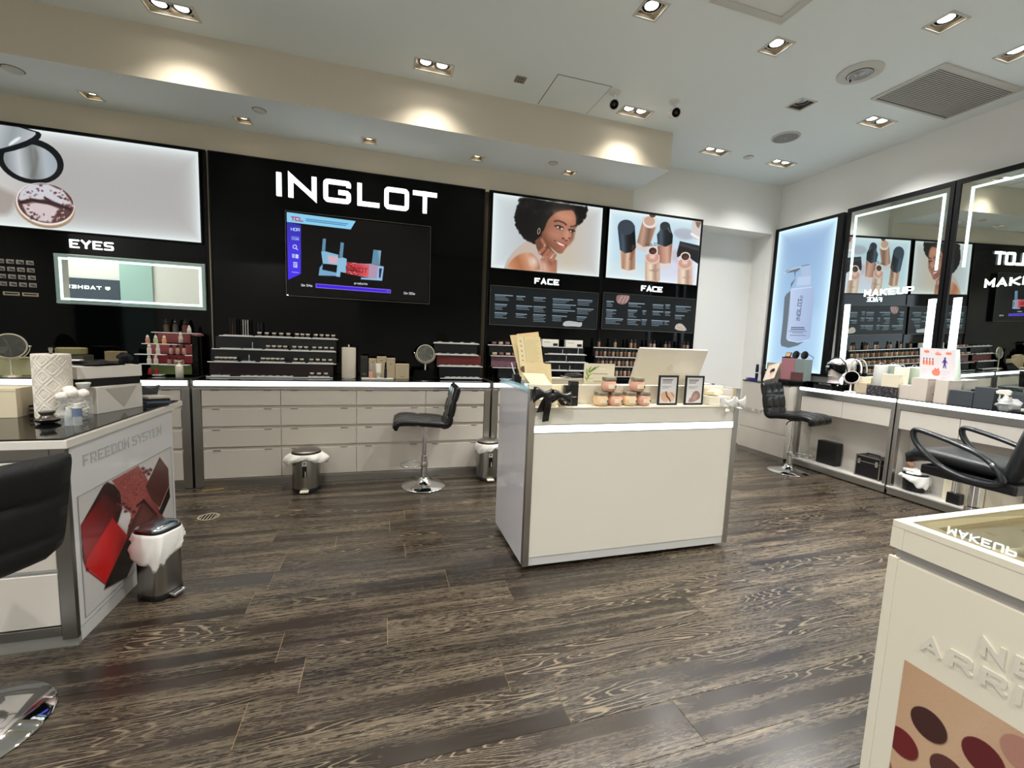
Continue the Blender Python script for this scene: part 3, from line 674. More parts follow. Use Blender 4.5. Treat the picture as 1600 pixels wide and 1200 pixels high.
def pic_tv():
    c = Cv(640, 366, (3, 3, 4), [(165.3,67),(1489.2,212.7),(1476.2,906.7),(176.6,827.3)])
    c.poly([(165,66),(805,150),(758,228),(165,158)], (140,206,240)); c.text('TCL', 208, 140, 30, (200,40,70), u=(.99,.12), v=(0,-1), wf=1.0, sw=.26)
    r = random.Random(8)
    c.rows(345,130,390,1,7,(60,120,160),r,u=(.99,.12)); c.rows(345,146,370,1,7,(60,120,160),r,u=(.99,.12))
    c.poly([(165,158),(298,186),(298,640),(178,695)], c.grad((240,170),(240,680),(52,50,170),(70,52,220),(72,48,236)))
    c.text('HDR', 206, 236, 24, (190,220,250), u=(.99,.1), wf=.9, sw=.24); c.poly([(208,290),(278,298),(280,330),(210,322)], (160,190,240), a=.8); c.rows(212,300,60,2,7,(80,70,200),r,u=(.99,.1))
    c.ell(240,388,20,20,(220,232,255)); c.ell(240,388,13,13,(70,52,220)); c.line([(252,402),(266,416)], 8, (220,232,255))
    c.poly([(214,452),(240,455),(240,494),(216,490)], (150,190,230)); c.poly([(246,456),(274,460),(274,498),(246,494)], (200,216,250))
    c.poly([(226,528),(264,532),(264,584),(226,578)], (190,210,250)); c.rows(232,545,26,3,6,(70,60,210),r); c.line([(215,622),(275,628)], 8, (150,160,250))
    bl = lambda x0, x1: c.grad((x0,0),(x1,0),(96,140,166),(160,200,222),(120,160,184))
    c.poly([(500,312),(530,314),(522,432),(490,430)], bl(490,530)); c.poly([(665,345),(696,352),(684,490),(650,486)], bl(650,696)); c.poly([(968,414),(1040,424),(1028,560),(952,545)], bl(952,1040))
    c.poly([(484,432),(525,430),(560,440),(645,462),(640,560),(560,550),(500,545)], (132,184,214)); c.poly([(545,465),(640,480),(635,548),(550,540)], (208,176,190), soft=6)
    c.poly([(470,580),(500,545),(496,600),(640,630),(636,660),(460,655)], (120,168,204), soft=4); c.poly([(640,490),(690,488),(722,500),(716,632),(664,622),(660,670),(622,664)], (140,190,218), soft=3)
    c.poly([(722,530),(820,540),(880,545),(950,545),(1060,570),(1050,700),(980,690),(716,632)], (176,150,176), soft=4)
    c.poly([(724,530),(810,545),(880,552),(930,560),(920,670),(800,650),(716,630)], c.grad((724,0),(930,0),(190,50,56),(220,90,96),(200,120,140)), soft=6)
    for _ in range(60): c.ell(r.uniform(726,840), r.uniform(530,645), 6, 5, r.choice([(120,20,26),(230,150,150),(160,30,36)]), soft=3)
    c.text('NGLOT', 716, 606, 40, (90,24,40), u=(.99,.13), wf=.75, sp=.3, sw=.14)
    c.poly([(1010,570),(1066,572),(1048,704),(850,690),(855,672),(1000,684)], (150,190,230), soft=4); c.poly([(1022,590),(1048,588),(1034,676),(1020,676)], (30,40,60), soft=3)
    c.text('products', 792, 733, 17, (206,214,224), u=(.99,.06), wf=.62, sp=.3, sw=.3)
    c.poly([(434,728),(1130,785),(1130,820),(434,768)], (150,120,246)); c.poly([(440,734),(1124,791),(1124,814),(440,762)], (62,34,222)); c.ell(1100,800,8,8,(120,90,250))
    c.text('0m 54s', 302, 752, 18, (230,234,240), u=(.99,.06), wf=.75, sw=.26); c.text('0m 00s', 1252, 826, 18, (230,234,240), u=(.99,.06), wf=.75, sw=.26)
    return c.image('screen_picture')
def pic_menu(which):
    q = [(32.9,72.9),(822.6,132.7),(807.1,398.1),(23.5,360)] if which == 1 else [(862.6,126.1),(1535.1,177.4),(1514.9,425.4),(846.6,392.5)]
    c = Cv(640, 208, (20, 27, 30), q); r = random.Random(which); T = (168, 190, 206)
    if which == 1:
        L = [(62,142,130,4),(222,153,62,3),(350,162,86,3),(490,172,150,3),(674,180,106,4), (62,212,90,4),(220,223,116,3),(348,230,86,4),(490,212,168,3),(670,245,118,4), (60,275,90,4),(217,285,78,3),(345,290,90,5),(488,255,166,2),(486,298,106,4),(668,306,70,3)]
    else:
        L = [(884,190,50,4),(1046,203,116,3),(1226,215,76,3),(1320,217,30,3),(1396,227,108,4), (882,254,70,5),(1042,256,68,5),(1150,262,24,3),(1224,265,76,3),(1316,270,36,3),(1390,295,66,3), (876,317,126,4),(1038,325,98,4),(1144,328,34,4),(1216,333,86,4),(1310,338,34,3)]
    for x, y, w, n in L: c.rows(x, y, w, n, 6.4, T, r, u=(.997,.06))
    if which == 1:
        c.poly([(560,378),(568,346),(600,336),(650,342),(690,350),(706,344),(704,384),(640,378)], (226,228,228), soft=3, smooth=1); c.line([(580,360),(640,352),(690,362)], 4, (190,196,198), soft=3)
    else:
        c.poly([(952,160),(965,140),(1055,146),(1050,180),(1020,212),(985,215),(955,195)], (176,138,132), soft=3, smooth=1)
        for k in (0, 30, 55): c.line([(968+k,200),(1000+k*.8,150)], 7, (222,196,190), soft=4)
        c.poly([(1384,405),(1392,365),(1425,352),(1455,370),(1482,416)], (232,220,204), soft=3, smooth=1); c.line([(1405,380),(1450,400)], 4, (200,184,166), soft=3)
    return c.image('menu_print_%d' % which)
def pic_freedom():
    c = Cv(420, 270, (196, 193, 190), [(3.9,503),(626,166.8),(650.9,734.1),(57.9,1302.7)])
    c.poly([(175,420),(200,400),(250,420),(290,470),(300,580),(200,900),(60,1000),(30,900),(22,690)], (44,16,18), soft=4)
    c.poly([(230,390),(410,290),(470,380),(540,560),(580,640),(430,760),(330,760),(340,700),(360,610),(300,560),(290,470)], c.grad((300,420),(520,640),(150,74,70),(160,84,78),(128,60,58)), soft=4)
    r = random.Random(6)
    for _ in range(220):
        x, y = r.uniform(270,470), r.uniform(310,600); c.ell(x, y, r.uniform(2,6), r.uniform(2,6), r.choice([(130,60,58),(176,98,90),(112,50,50)]), soft=3, a=.7)
    for x, y in ((440,310),(465,325),(490,318),(450,335),(478,345),(310,545),(330,570),(350,580),(325,600),(340,690),(355,650),(378,600)): c.ell(x, y, 13, 11, (92,42,42), soft=4)
    c.poly([(440,515),(540,625),(545,670),(340,830),(330,760),(350,690),(400,600)], (88,46,44), soft=5); c.poly([(440,560),(500,620),(400,760),(350,770)], (112,66,62), soft=16, a=.7)
    c.line([(400,560),(445,522),(530,620)], 10, (40,18,20), soft=5)
    c.poly([(552,232),(610,310),(616,430),(555,575),(500,520),(458,430)], (84,44,42), soft=3); c.line([(555,570),(614,430)], 6, (186,150,142), soft=3); c.poly([(616,430),(622,500),(570,620),(545,600),(556,576)], (24,16,16), soft=3)
    c.poly([(180,470),(270,570),(250,640),(50,930),(22,690)], c.grad((60,900),(250,560),(150,24,28),(126,24,28),(70,20,22)), soft=4)
    c.poly([(330,770),(400,740),(420,830),(330,1040),(180,1120),(190,1080)], (20,10,10), soft=6)
    c.poly([(235,640),(340,765),(190,1080),(50,965),(60,920)], c.grad((80,1000),(300,720),(186,28,28),(200,34,34),(170,28,30)), soft=3); c.line([(60,985),(185,1082)], 6, (120,14,16), soft=3)
    c.line([(190,1080),(340,768)], 4, (110,16,18), soft=3)
    c.poly([(300,610),(345,600),(360,640),(330,725),(280,670)], (214,210,206), soft=4)
    c.grain(.03); return c.image('pressed_powder_print')
def pic_palette():
    c = Cv(480, 392, (186, 150, 118), [(310.9,737.9),(1839.4,1690.2),(1614.1,2584.9),(227.7,1315.2)])
    c.poly([(300,720),(1850,1700),(1620,2600),(220,1330)], c.grad((310,740),(1000,1400),(186,150,116),(194,160,128),(176,140,110)), soft=3)
    H = c.H; c.H = None
    # pans as they lie on the palette, in plane coordinates (distance along the face, height)
    for (Y, z, col, r) in ((.725,.408,(64,34,30),.043),(.610,.424,(92,28,30),.043),(.495,.440,(120,70,60),.043),(.778,.300,(104,30,30),.041),(.668,.315,(84,46,40),.043),(.552,.332,(110,60,50),.043),
                           (.545,.497,(168,120,104),.041),(.72,.205,(150,90,70),.043),(.61,.22,(96,50,44),.043),(.44,.35,(90,40,40),.043),(.835,.19,(140,84,70),.043)):
        px, py, k = (.80-Y)/.55*480, (.549-z)/.449*392, r/.55*480
        q = [(px+k*math.cos(t), py+k*math.sin(t)) for t in (2*PI*i/28 for i in range(28))]
        c.poly([(x+1.5, y+2) for x, y in q], (110,82,60), soft=3, a=.7); c.poly(q, col, soft=1.4)
    c.H = H
    c.grain(.04); return c.image('palette_print')
IM = dict(eyes=pic_eyes(), face1=pic_face1(), face2=pic_face2(), lab=pic_lab(), tv=pic_tv(), m1=pic_menu(1), m2=pic_menu(2), free=pic_freedom(), pal=pic_palette())

# ------------------------------------------------------------------ back wall: black panels, lightboxes, signs
def panel(lb, x0, x1):
    t = thing('glossy_backboard', lb, 'panel', ((x0+x1)/2, 4.88, .99))
    bx('glass_face', BLACKG, t, x0+.012, x1-.012, 4.86, 4.893, .985, 3.055, bev=.002)
    f = MB()
    for d in ((x0, x0+.011), (x1-.011, x1)): f.box(d[0], d[1], 4.857, 4.896, .985, 3.068)
    f.box(x0+.0115, x1-.0115, 4.857, 4.896, 3.0565, 3.068); f.build('edge_frame', BLACKM, t)
    return t
panel('gloss black wall panel behind the compact lightbox and lit mirror', -3.62, -1.572)
panel('gloss black wall panel carrying the big white letters and the screen', -1.548, 1.086)
panel('gloss black wall panel under the portrait of a woman', 1.136, 2.557)
panel('gloss black wall panel under the picture of foundation bottles', 2.565, 3.97)
def strip(x, lb):
    t = struct(bx('trim_4', M('bronze_strip', (70, 62, 50), .4, .5), None, x-.022, x+.022, 4.885, 4.897, .985, 3.05)); return t
strip(1.111, '')
def lightbox(lb, x0, x1, z0, z1, img, es=1.0, y=4.845, name='lightbox'):
    t = thing(name, lb, 'lightbox', ((x0+x1)/2, 4.853, z0))
    w = .012; f = MB()
    f.box(x0-w, x0-.0005, y-.008, 4.8565, z0-w, z1+w); f.box(x1+.0005, x1+w, y-.008, 4.8565, z0-w, z1+w); f.box(x0, x1, y-.008, 4.8565, z1+.0005, z1+w); f.box(x0, x1, y-.008, 4.8565, z0-w, z0-.0005)
    f.build('frame', BLACKM, t); bx('back_box', BLACKM, t, x0+.001, x1-.001, y+.002, 4.8565, z0+.001, z1-.001)
    pic('lit_picture', img_mat('lit_'+img.name, img, es*.54), t, (x0, y, z0), (x1-x0, 0, 0), (0, 0, z1-z0))
    return t
lightbox('lightbox with an open compact and broken pressed powder', -3.45, -1.617, 2.225, 3.033, IM['eyes'])
lightbox('lightbox with a smiling woman with dark curly hair', 1.172, 2.517, 2.232, 3.035, IM['face1'])
lightbox('lightbox with open foundation bottles on pale blue', 2.608, 3.93, 2.232, 3.035, IM['face2'])
t = thing('illuminated_sign', 'large glowing white sign letters on the black panel above the screen', 'sign', (-.2, 4.85, 2.73))
for ch, x0, x1 in (('I',-.978,-.934),('N',-.874,-.622),('G',-.560,-.303),('L',-.242,-.027),('O',.020,.268),('T',.307,.557)):
    letter_mb(ch, (x0, 4.838, 2.732), (1,0,0), (0,0,1), (0,.02,0), x1-x0, .218, .043).build('letter', GLOW, t)
def small_sign(lb, txt, x0, x1, z0, z1, sw=.0128):
    t = thing('illuminated_sign', lb, 'sign', ((x0+x1)/2, 4.853, z0))
    lettering(t, txt, (x0, 4.845, z0), (1,0,0), (0,0,1), (0,.013,0), z1-z0, .09, .022, sw, GLOW, total=x1-x0)
small_sign('small glowing white word above the lit mirror', 'EYES', -2.61, -2.298, 2.088, 2.160)
small_sign('small glowing white word under the portrait lightbox', 'FACE', 1.70, 2.003, 2.094, 2.158)
small_sign('small glowing white word under the bottles lightbox', 'FACE', 3.12, 3.425, 2.108, 2.174)
# screen
t = thing('television', 'black wall television with blue menu and nail polish picture', 'tv', (-.2, 4.82, 1.79))
MB().box(-.895, .492, 4.813, 4.858, 1.785, 2.592).build('casing', BLACKG, t, bev=.004)
pic('screen', img_mat('tv_screen', IM['tv'], .54), t, (-.885, 4.8115, 1.797), (1.368,0,0), (0,0,.783))
f = MB(); f.box(-.899, .496, 4.8085, 4.8125, 1.781, 1.786); f.box(-.899, .496, 4.8085, 4.8125, 2.591, 2.5955); f.box(-.8995, -.8955, 4.8085, 4.8125, 1.786, 2.591); f.box(.4925, .4965, 4.8085, 4.8125, 1.786, 2.591)
f.build('bezel', ALUD, t)
bx('foot_light', LAMPW, t, -.893, -.881, 4.807, 4.809, 1.786, 1.792)
# menus
def menu(lb, x0, x1, z0, z1, img):
    t = thing('menu_board', lb, 'board', ((x0+x1)/2, 4.845, z0))
    bx('back_plate', BLACKM, t, x0, x1, 4.832, 4.8575, z0, z1)
    pic('printed_face', img_mat('face_'+img.name, img, .36), t, (x0+.004, 4.831, z0+.004), (x1-x0-.008,0,0), (0,0,z1-z0-.008))  # the print glows by itself, with no lamp behind the board
    f = MB(); f.box(x0-.004, x1+.004, 4.828, 4.834, z0-.005, z0); f.box(x0-.004, x1+.004, 4.828, 4.834, z1, z1+.004); f.box(x0-.005, x0-.001, 4.828, 4.834, z0, z1); f.box(x1+.001, x1+.005, 4.828, 4.834, z0, z1); f.build('frame', ALUD, t)
menu('dark board of white print under the portrait, cream swatch at bottom', 1.175, 2.515, 1.60, 2.035, IM['m1'])
menu('dark board of white print under the bottles, brown swatch at top', 2.588, 3.92, 1.613, 2.05, IM['m2'])
# lit mirror
t = thing('wall_mirror', 'wide low mirror with a glowing light line around it', 'mirror', (-2.15, 4.84, 1.6))
X0, X1, Z0, Z1 = -2.717, -1.59, 1.60, 2.03
bx('back_box', ALU, t, X0, X1, 4.836, 4.858, Z0, Z1)
bx('mirror_pane', MIRROR, t, X0+.002, X1-.002, 4.830, 4.8355, Z0+.002, Z1-.002)
f = MB()
for k, w in ((.033, .017),):
    f.box(X0+k, X1-k, 4.826, 4.8295, Z1-k-w, Z1-k); f.box(X0+k, X1-k, 4.826, 4.8295, Z0+k, Z0+k+w); f.box(X0+k, X0+k+w, 4.826, 4.8295, Z0+k+w, Z1-k-w); f.box(X1-k-w, X1-k, 4.826, 4.8295, Z0+k+w, Z1-k-w)
f.build('light_line', M('mirror_led_bright', (240,255,255), .5, emit=(195,248,252), es=1.0), t)
f = MB(); k = .0; w = .03
f.box(X0, X1, 4.8275, 4.8295, Z1-.026, Z1-.004); f.box(X0, X1, 4.8275, 4.8295, Z0+.004, Z0+.026); f.box(X0+.002, X0+.026, 4.8275, 4.8295, Z0+.027, Z1-.027); f.box(X1-.026, X1-.002, 4.8275, 4.8295, Z0+.027, Z1-.027)
f.build('frosted_edge', M('frosted_rim', (150,176,176), .35, .5), t)
# pan display at the left picture edge
def pan_card(x, z, w, h, k):
    t = thing('sample_card', 'small silver sample card in the grid beside the lit mirror', 'card', (x, 4.856, z), 'sample cards in a grid')
    bx('card', M('card_silver', (150,150,146), .5), t, x, x+w, 4.853, 4.859, z, z+h)
    MB().obox((x+w*.62, 4.8515, z+h*.45), (w*.30,0,-h*.12), (0,.001,0), (h*.03,0,h*.16)).build('shade_chip', M('chip_%d' % (k % 3), [(40,38,40),(66,56,54),(30,30,34)][k % 3], .4), t)
for r in range(4):
    for c in range(5): pan_card(-3.185+c*.066+r*.003, 1.915-r*.063, .050, .036, r+c)
for c in range(2):
    x = -3.09+c*.128
    t = tag(bx('label_card', M('card_cream', (178,172,150), .6), None, x, x+.108, 4.853, 4.859, 1.648, 1.678), 'wide cream label card with dark slot under the sample grid, %s' % ('left one' if c == 0 else 'right one'), 'card', 'label cards')
    bx('dark_slot', BLACKM, t, x+.012, x+.10, 4.8515, 4.8528, 1.660, 1.670)

# ------------------------------------------------------------------ counters along the back wall
def back_counter(lb, x0, x1, cols, zt=.98, open_left=False):
    t = thing('drawer_counter', lb, 'counter', ((x0+x1)/2, 4.62, 0))
    Y = 4.41
    bx('carcass', LACQM, t, x0+.004, x1-.004, Y+.022, 4.855, .045, .895)
    f = MB(); f.box(x0, x0+.062, Y, Y+.06, .005, .905); f.box(x1-.062, x1, Y, Y+.06, .005, .905); f.box(x0+.0625, x1-.0625, Y, Y+.03, .892, .906); f.box(x0+.0625, x1-.0625, Y+.002, Y+.04, .048, .076)
    f.build('frame', ALU, t, bev=.003)
    bx('kick_plate', ALU, t, x0+.0625, x1-.0625, Y+.014, Y+.05, .0, .046)
    zs = [(.750, .890), (.562, .720), (.372, .530), (.082, .342)]
    xs = [x0+.066]+cols+[x1-.066]
    for a, b in zip(xs, xs[1:]):
        for (c, d) in zs:
            o = bx('drawer', LACQM, t, a+.002, b-.002, Y+.003, Y+.0215, c, d, bev=.003)
            L = b-a
            for q in ((.12, .22), (.78, .88)): bx('finger_pull', ALUD, o, a+L*q[0], a+L*q[1], Y+.0005, Y+.003, d-.004, d+.001)
    bx('light_strip', LED, t, x0+.012, x1-.012, Y-.004, Y+.03, .930, .972, bev=.008)
    f = MB(); f.box(x0, x1, Y+.002, Y+.03, .9065, .929); f.box(x0, x0+.011, Y, Y+.03, .9295, .978); f.box(x1-.011, x1, Y, Y+.03, .9295, .978); f.build('strip_holder', ALU, t)
    bx('top', BLACKTOP, t, x0, x1, Y+.002, 4.856, .9785, .985)
    e = MB(); e.box(x0-.0005, x0+.006, Y+.002, 4.856, .9852, .989); e.box(x1-.006, x1+.0005, Y+.002, 4.856, .9852, .989); e.build('top_edge', ALUD, t)
    return t
back_counter('long drawer counter behind the freedom stand, at left of back wall', -3.62, -1.602, [-2.95, -2.28])
back_counter('long white drawer counter under the black sign panel', -1.582, 1.108, [-.885, -.224, .436])
back_counter('white drawer counter behind the cash desk', 1.128, 3.97, [1.84, 2.55, 3.26])

# ------------------------------------------------------------------ stepped displays and their products
CLEARM = M('shelf_edge', (205, 205, 200), .2, .3, emit=(230, 235, 235), es=.12)  # faint glow put into the material, the edges hold no lamp
def stepped(name, lb, x0s, x1s, ys, zs, back_mats, th=.006):
    t = thing(name, lb, 'display stand', ((x0s[0]+x1s[0])/2, (ys[0]+ys[-1])/2, .985))
    for i, (a, b, y, z) in enumerate(zip(x0s, x1s, ys, zs)):
        nz = zs[i+1]-.004 if i+1 < len(zs) else z+.004
        s = bx('shelf', BLACKG, t, a, b, y, y+.09, z-th, z)
        bx('shelf_edge', CLEARM, s, a, b, y-.003, y-.0002, z-th-.001, z+.001)
        if i+1 < len(zs): bx('riser', back_mats[i % len(back_mats)], t, a+.004, b-.004, y+.083, y+.088, z+.001, nz-.005)
        if z > 1.0: 
            for xx in (a+.03, b-.04): bx('support', BLACKM, t, xx, xx+.01, y+.0885, y+.0915, .986, z-.007)
    return t
PLUM = M('plum_back', (40, 22, 30), .3); NAVY = M('navy_back', (14, 22, 28), .3); ROSE = M('rose_back', (170, 84, 88), .4); RED = M('red_back', (176, 52, 58), .4); GREEN = M('olive_back', (112, 128, 66), .5); MAUVE = M('mauve_back', (130, 92, 108), .4); RUST = M('rust_back', (110, 44, 44), .35)
LY = [4.60, 4.66, 4.72, 4.76]; LZ = [.996, 1.128, 1.247, 1.372]
stepped('stepped_display', 'black four step display of jars at the left end of long counter', [-1.535,-1.54,-1.52,-1.47], [-.455,-.43,-.435,-.42], LY, LZ, [PLUM, NAVY, NAVY])
JARG = M('jar_glass', (60, 46, 44), .15, coat=.4); JARL = M('jar_lid', (240, 234, 222), .15, .3); JARD = M('jar_dark', (26, 22, 22), .15, coat=.4)
TRAYM = M('clear_tray', (190, 190, 185), .15, emit=(220,225,225), es=.10)  # trays glow slightly of themselves to look lit
def tray(x0, x1, y, z, lb, group):
    t = tag(bx('acrylic_tray', TRAYM, None, x0, x1, y, y+.055, z+.001, z+.007, bev=.001), lb, 'tray', group); return t
JAR_OBJ = None
def jar_small(x, y, z, group, lb, r=.014, h=.028):
    mb = MB(); mb.lathe([(r*.8,0),(r,.003),(r,h*.55),(r*.9,h*.58)], (x,y,z+.0005), 12, 0); mb.lathe([(r*1.08,h*.6),(r*1.1,h*.64),(r*1.1,h*.96),(r*.9,h),(1e-6,h)], (x,y,z+.0005), 12, 1)
    return tag(mb.build('pigment_jar', [JARG, JARL], None, smooth=40), lb, 'jar', group)
def copy_to(o, x, y, z, base):
    c = o.copy(); COL.objects.link(c); c.location = (x-base[0], y-base[1], z-base[2]); return c
def row_of(proto, base, pts):
    for p in pts: copy_to(proto, *p, base)
names = ['bottom step', 'second step', 'third step', 'top step']
segs = [ (0, [(-1.505,-1.36)], []), (0, [(-1.26,-.82)], []), (0, [(-.68,-.49)], [3]),
         (1, [(-1.49,-1.31)], [5]), (1, [(-1.27,-1.16)], []), (1, [(-1.11,-.90)], [5]), (1, [(-.83,-.72)], [2]), (1, [(-.69,-.46)], [4]),
         (2, [(-1.46,-1.29)], []), (2, [(-1.27,-1.11)], []), (2, [(-1.08,-.88)], [4]), (2, [(-.85,-.69)], [3]), (2, [(-.67,-.45)], [4]),
         (3, [(-1.44,-1.20)], []), (3, [(-1.17,-.85)], [5]), (3, [(-.83,-.68)], [3]), (3, [(-.66,-.44)], [4]) ]
for lv in range(4):
    proto = None
    for (l, ((a, b),), n) in segs:
        if l != lv: continue
        tray(a, b, LY[lv]+.012, LZ[lv], 'clear tray on %s of the jar display' % names[lv], 'trays on the %s of the jar display' % names[lv])
        for k in range(n[0] if n else 0):
            p = (a+(b-a)*(k+.5)/n[0], LY[lv]+.034, LZ[lv]+.007)
            if proto is None:
                proto = (jar_small(*p, 'jars on the %s of the jar display' % names[lv], 'small jar with pale lid on %s of jar display' % names[lv], r=.0175, h=.036), p)
            else: copy_to(proto[0], *p, proto[1])
# slim tubes standing on the top step
PENM = [M('pencil_silver', (190,190,188), .25, .8), M('pencil_red', (90,34,32), .3), M('pencil_black', (20,20,22), .3)]
def slim(x, y, z, h, m, lb, group, r=.005, cap=None):
    mb = MB(); mb.lathe([(r*.9,0),(r,.004),(r,h*.62),(r*.85,h*.625)], (x,y,z+.0005), 10, 0); mb.lathe([(r*1.05,h*.63),(r*1.05,h*.98),(r*.7,h)], (x,y,z+.0005), 10, 1)
    return tag(mb.build('lip_gloss_tube', [m, cap or m], None, smooth=40), lb, 'tube', group)
for k, x in enumerate((-1.385,-1.365,-1.345)): slim(x, 4.79, LZ[3]+.008, .155, PENM[1 if k == 1 else 2], 'dark slim tube in left trio on jar display top', 'dark slim tubes', cap=PENM[2])
for k, x in enumerate((-1.275,-1.255,-1.235)): slim(x, 4.79, LZ[3]+.0005, .155, PENM[0], 'silver slim tube in the trio on the jar display top', 'silver slim tubes')
for x in (-1.15, -1.125): slim(x, 4.81, LZ[3]+.0005, .14, PENM[2], 'black slim tube on the jar display top', 'black slim tubes')
slim(-1.19, 4.755, LZ[2]+.008, .06, PENM[0], 'short silver bottle on the third step of the jar display', None); slim(-1.205, 4.69, LZ[1]+.008, .06, PENM[0], 'short silver bottle on the second step of the jar display', None, r=.006)
for k in range(7): 
    x = -1.23+k*.062
    tag(MB().lathe([(.018,0),(.02,.004),(.02,.012),(1e-6,.014)], (x,4.634,1.0035), 14).build('eyeshadow_pan', JARD, None, smooth=40), 'flat black pan on the bottom step of the jar display', 'pan', 'flat pans on the bottom step')
slim(-1.42, 4.632, 1.0035, .07, PENM[2], 'small black bottle on the bottom step, far left of the jar display', None, r=.007)
# right part: low display of flat testers
RY = [4.60, 4.655, 4.71, 4.76]; RZ = [1.004, 1.128, 1.249, 1.372]
stepped('stepped_display', 'black four step display with reddish backs by the round mirror', [.60,.575,.55,.54], [1.055,1.07,1.035,1.05], RY, RZ, [NAVY, RUST, NAVY])
for lv in range(4):
    xs = {0: (.655, 1.03), 1: (.60, 1.05), 2: (.565, 1.02), 3: (.555, 1.04)}[lv]; n = {0: 6, 1: 6, 2: 5, 3: 4}[lv]
    tray(xs[0], xs[1], RY[lv]+.012, RZ[lv], 'clear tray on the %s of the display by the round mirror' % names[lv], None)
    for k in range(n):
        if lv == 1 and k == 2: continue
        x = xs[0]+(xs[1]-xs[0])*(k+.5)/n
        t = tag(bx('powder_tester', JARD, None, x-.026, x+.026, RY[lv]+.02, RY[lv]+.06, RZ[lv]+.0075, RZ[lv]+.019, bev=.002), 'flat black tester on %s of display by round mirror' % names[lv], 'tester', 'flat testers, %s' % names[lv])
        bx('lid_edge', JARL, t, x-.022, x+.016, RY[lv]+.0185, RY[lv]+.0198, RZ[lv]+.010, RZ[lv]+.014)
# testers beside the cash desk (portrait panel, left)
SY_ = [4.60, 4.65, 4.69, 4.73]; SZ_ = [1.004, 1.125, 1.253, 1.372]
stepped('stepped_display', 'black four step display with mauve back left of the flyers', [1.25,1.18,1.165,1.14], [1.70,1.70,1.70,1.70], SY_, SZ_, [NAVY, MAUVE, NAVY])
BLUSH = [M('blush_%d' % i, c, .3) for i, c in enumerate([(188,160,140),(150,110,100),(196,176,140),(120,84,84)])]
for lv, n in ((1, 3), (2, 5), (3, 5)):
    for k in range(n):
        x = 1.19+k*.078
        t = thing('blush_pot', 'square blush pot on %s of display left of flyers' % names[lv], 'blush', (x, SY_[lv]+.03, SZ_[lv]), 'blush pots, %s' % names[lv])
        bx('base', BLACKP, t, x, x+.055, SY_[lv]+.012, SY_[lv]+.055, SZ_[lv]+.0005, SZ_[lv]+.008)
        if lv > 1: bx('powder', BLUSH[(k+lv) % 4], t, x+.003, x+.052, SY_[lv]+.014, SY_[lv]+.052, SZ_[lv]+.0082, SZ_[lv]+.034, bev=.003)
        else: bx('powder', BLUSH[3], t, x+.003, x+.052, SY_[lv]+.014, SY_[lv]+.052, SZ_[lv]+.0082, SZ_[lv]+.014)
tag(bx('powder_tester', JARD, None, 1.27, 1.36, 4.615, 4.66, 1.0045, 1.016, bev=.002), 'flat black tester on the lowest step left of the flyers', 'tester')
# brushes and pencils in the middle
QY = [4.60, 4.64, 4.68, 4.73]; QZ = [1.105, 1.200, 1.290, 1.372]
stepped('stepped_display', 'black step display of pencils behind the flyers and cash desk', [1.80]*4, [2.335,2.335,2.33,2.30], QY, QZ, [NAVY])
rr = random.Random(12)
for lv, n in ((0, 14), (1, 14), (2, 13)):
    tray(1.86, 2.06, QY[lv]+.004, QZ[lv], 'clear tray on the pencil display, left, step %s' % ('one','two','three')[lv], None); tray(2.09, 2.31, QY[lv]+.004, QZ[lv], 'clear tray on the pencil display, right, step %s' % ('one','two','three')[lv], None)
    for k in range(n):
        x = 1.87+k*.033
        if rr.random() < .2: continue
        slim(x, QY[lv]+.03, QZ[lv]+.008, rr.uniform(.045,.062), PENM[2 if rr.random() < .8 else 0], 'small dark pencil on step %s of pencil display' % ('one','two','three')[lv], 'pencils behind the cash desk', r=.006)
def kit_box(x0, x1, lb):
    t = thing('kit_box', lb, 'box', ((x0+x1)/2, 4.76, 1.372), 'long cream kit boxes')
    bx('carton', PAPER, t, x0, x1, 4.745, 4.80, 1.3735, 1.457, bev=.002); bx('dark_print', BLACKP, t, x0+(x1-x0)*.66, x1-.012, 4.7435, 4.7448, 1.382, 1.412); bx('print_line', M('print_grey', (150,146,138), .7), t, x0+.02, x0+.10, 4.7435, 4.7448, 1.42, 1.426)
kit_box(1.79, 1.995, 'long cream box with dark print on pencil display, left one'); kit_box(2.09, 2.305, 'long cream box with dark print on pencil display, right one')
# foundation bottles
FY = [4.56, 4.615, 4.67, 4.725]; FZ = [1.05, 1.165, 1.275, 1.385]
stepped('stepped_display', 'black four step display of foundation bottles behind the monitor', [2.44]*4, [3.90]*4, FY, FZ, [NAVY])
SKIN = [M('foundation_%d' % i, c, .2, coat=.3) for i, c in enumerate([(158,128,106),(136,102,80),(112,80,60),(88,60,46),(176,150,128),(66,46,36)])]
CAPB = M('bottle_cap', (12,12,13), .15, coat=.4)
protos = []
for i in range(6):
    x, y, z = 2.49+i*.05, FY[3]+.04, FZ[3]+.0006
    if i == 5: break
    mb = MB(); mb.lathe([(.016,0),(.0175,.004),(.0175,.062),(.010,.068)], (0,0,0), 12, 0); mb.lathe([(.0125,.069),(.0125,.105),(.010,.108),(1e-6,.108)], (0,0,0), 12, 1)
    o = mb.build('foundation_bottle', [SKIN[i], CAPB], None, smooth=40); protos.append(o); o.location = (2.49+i*.1, y, z)
    tag(o, 'foundation bottle with black cap on top step behind monitor', 'bottle', 'foundation bottles, top step')
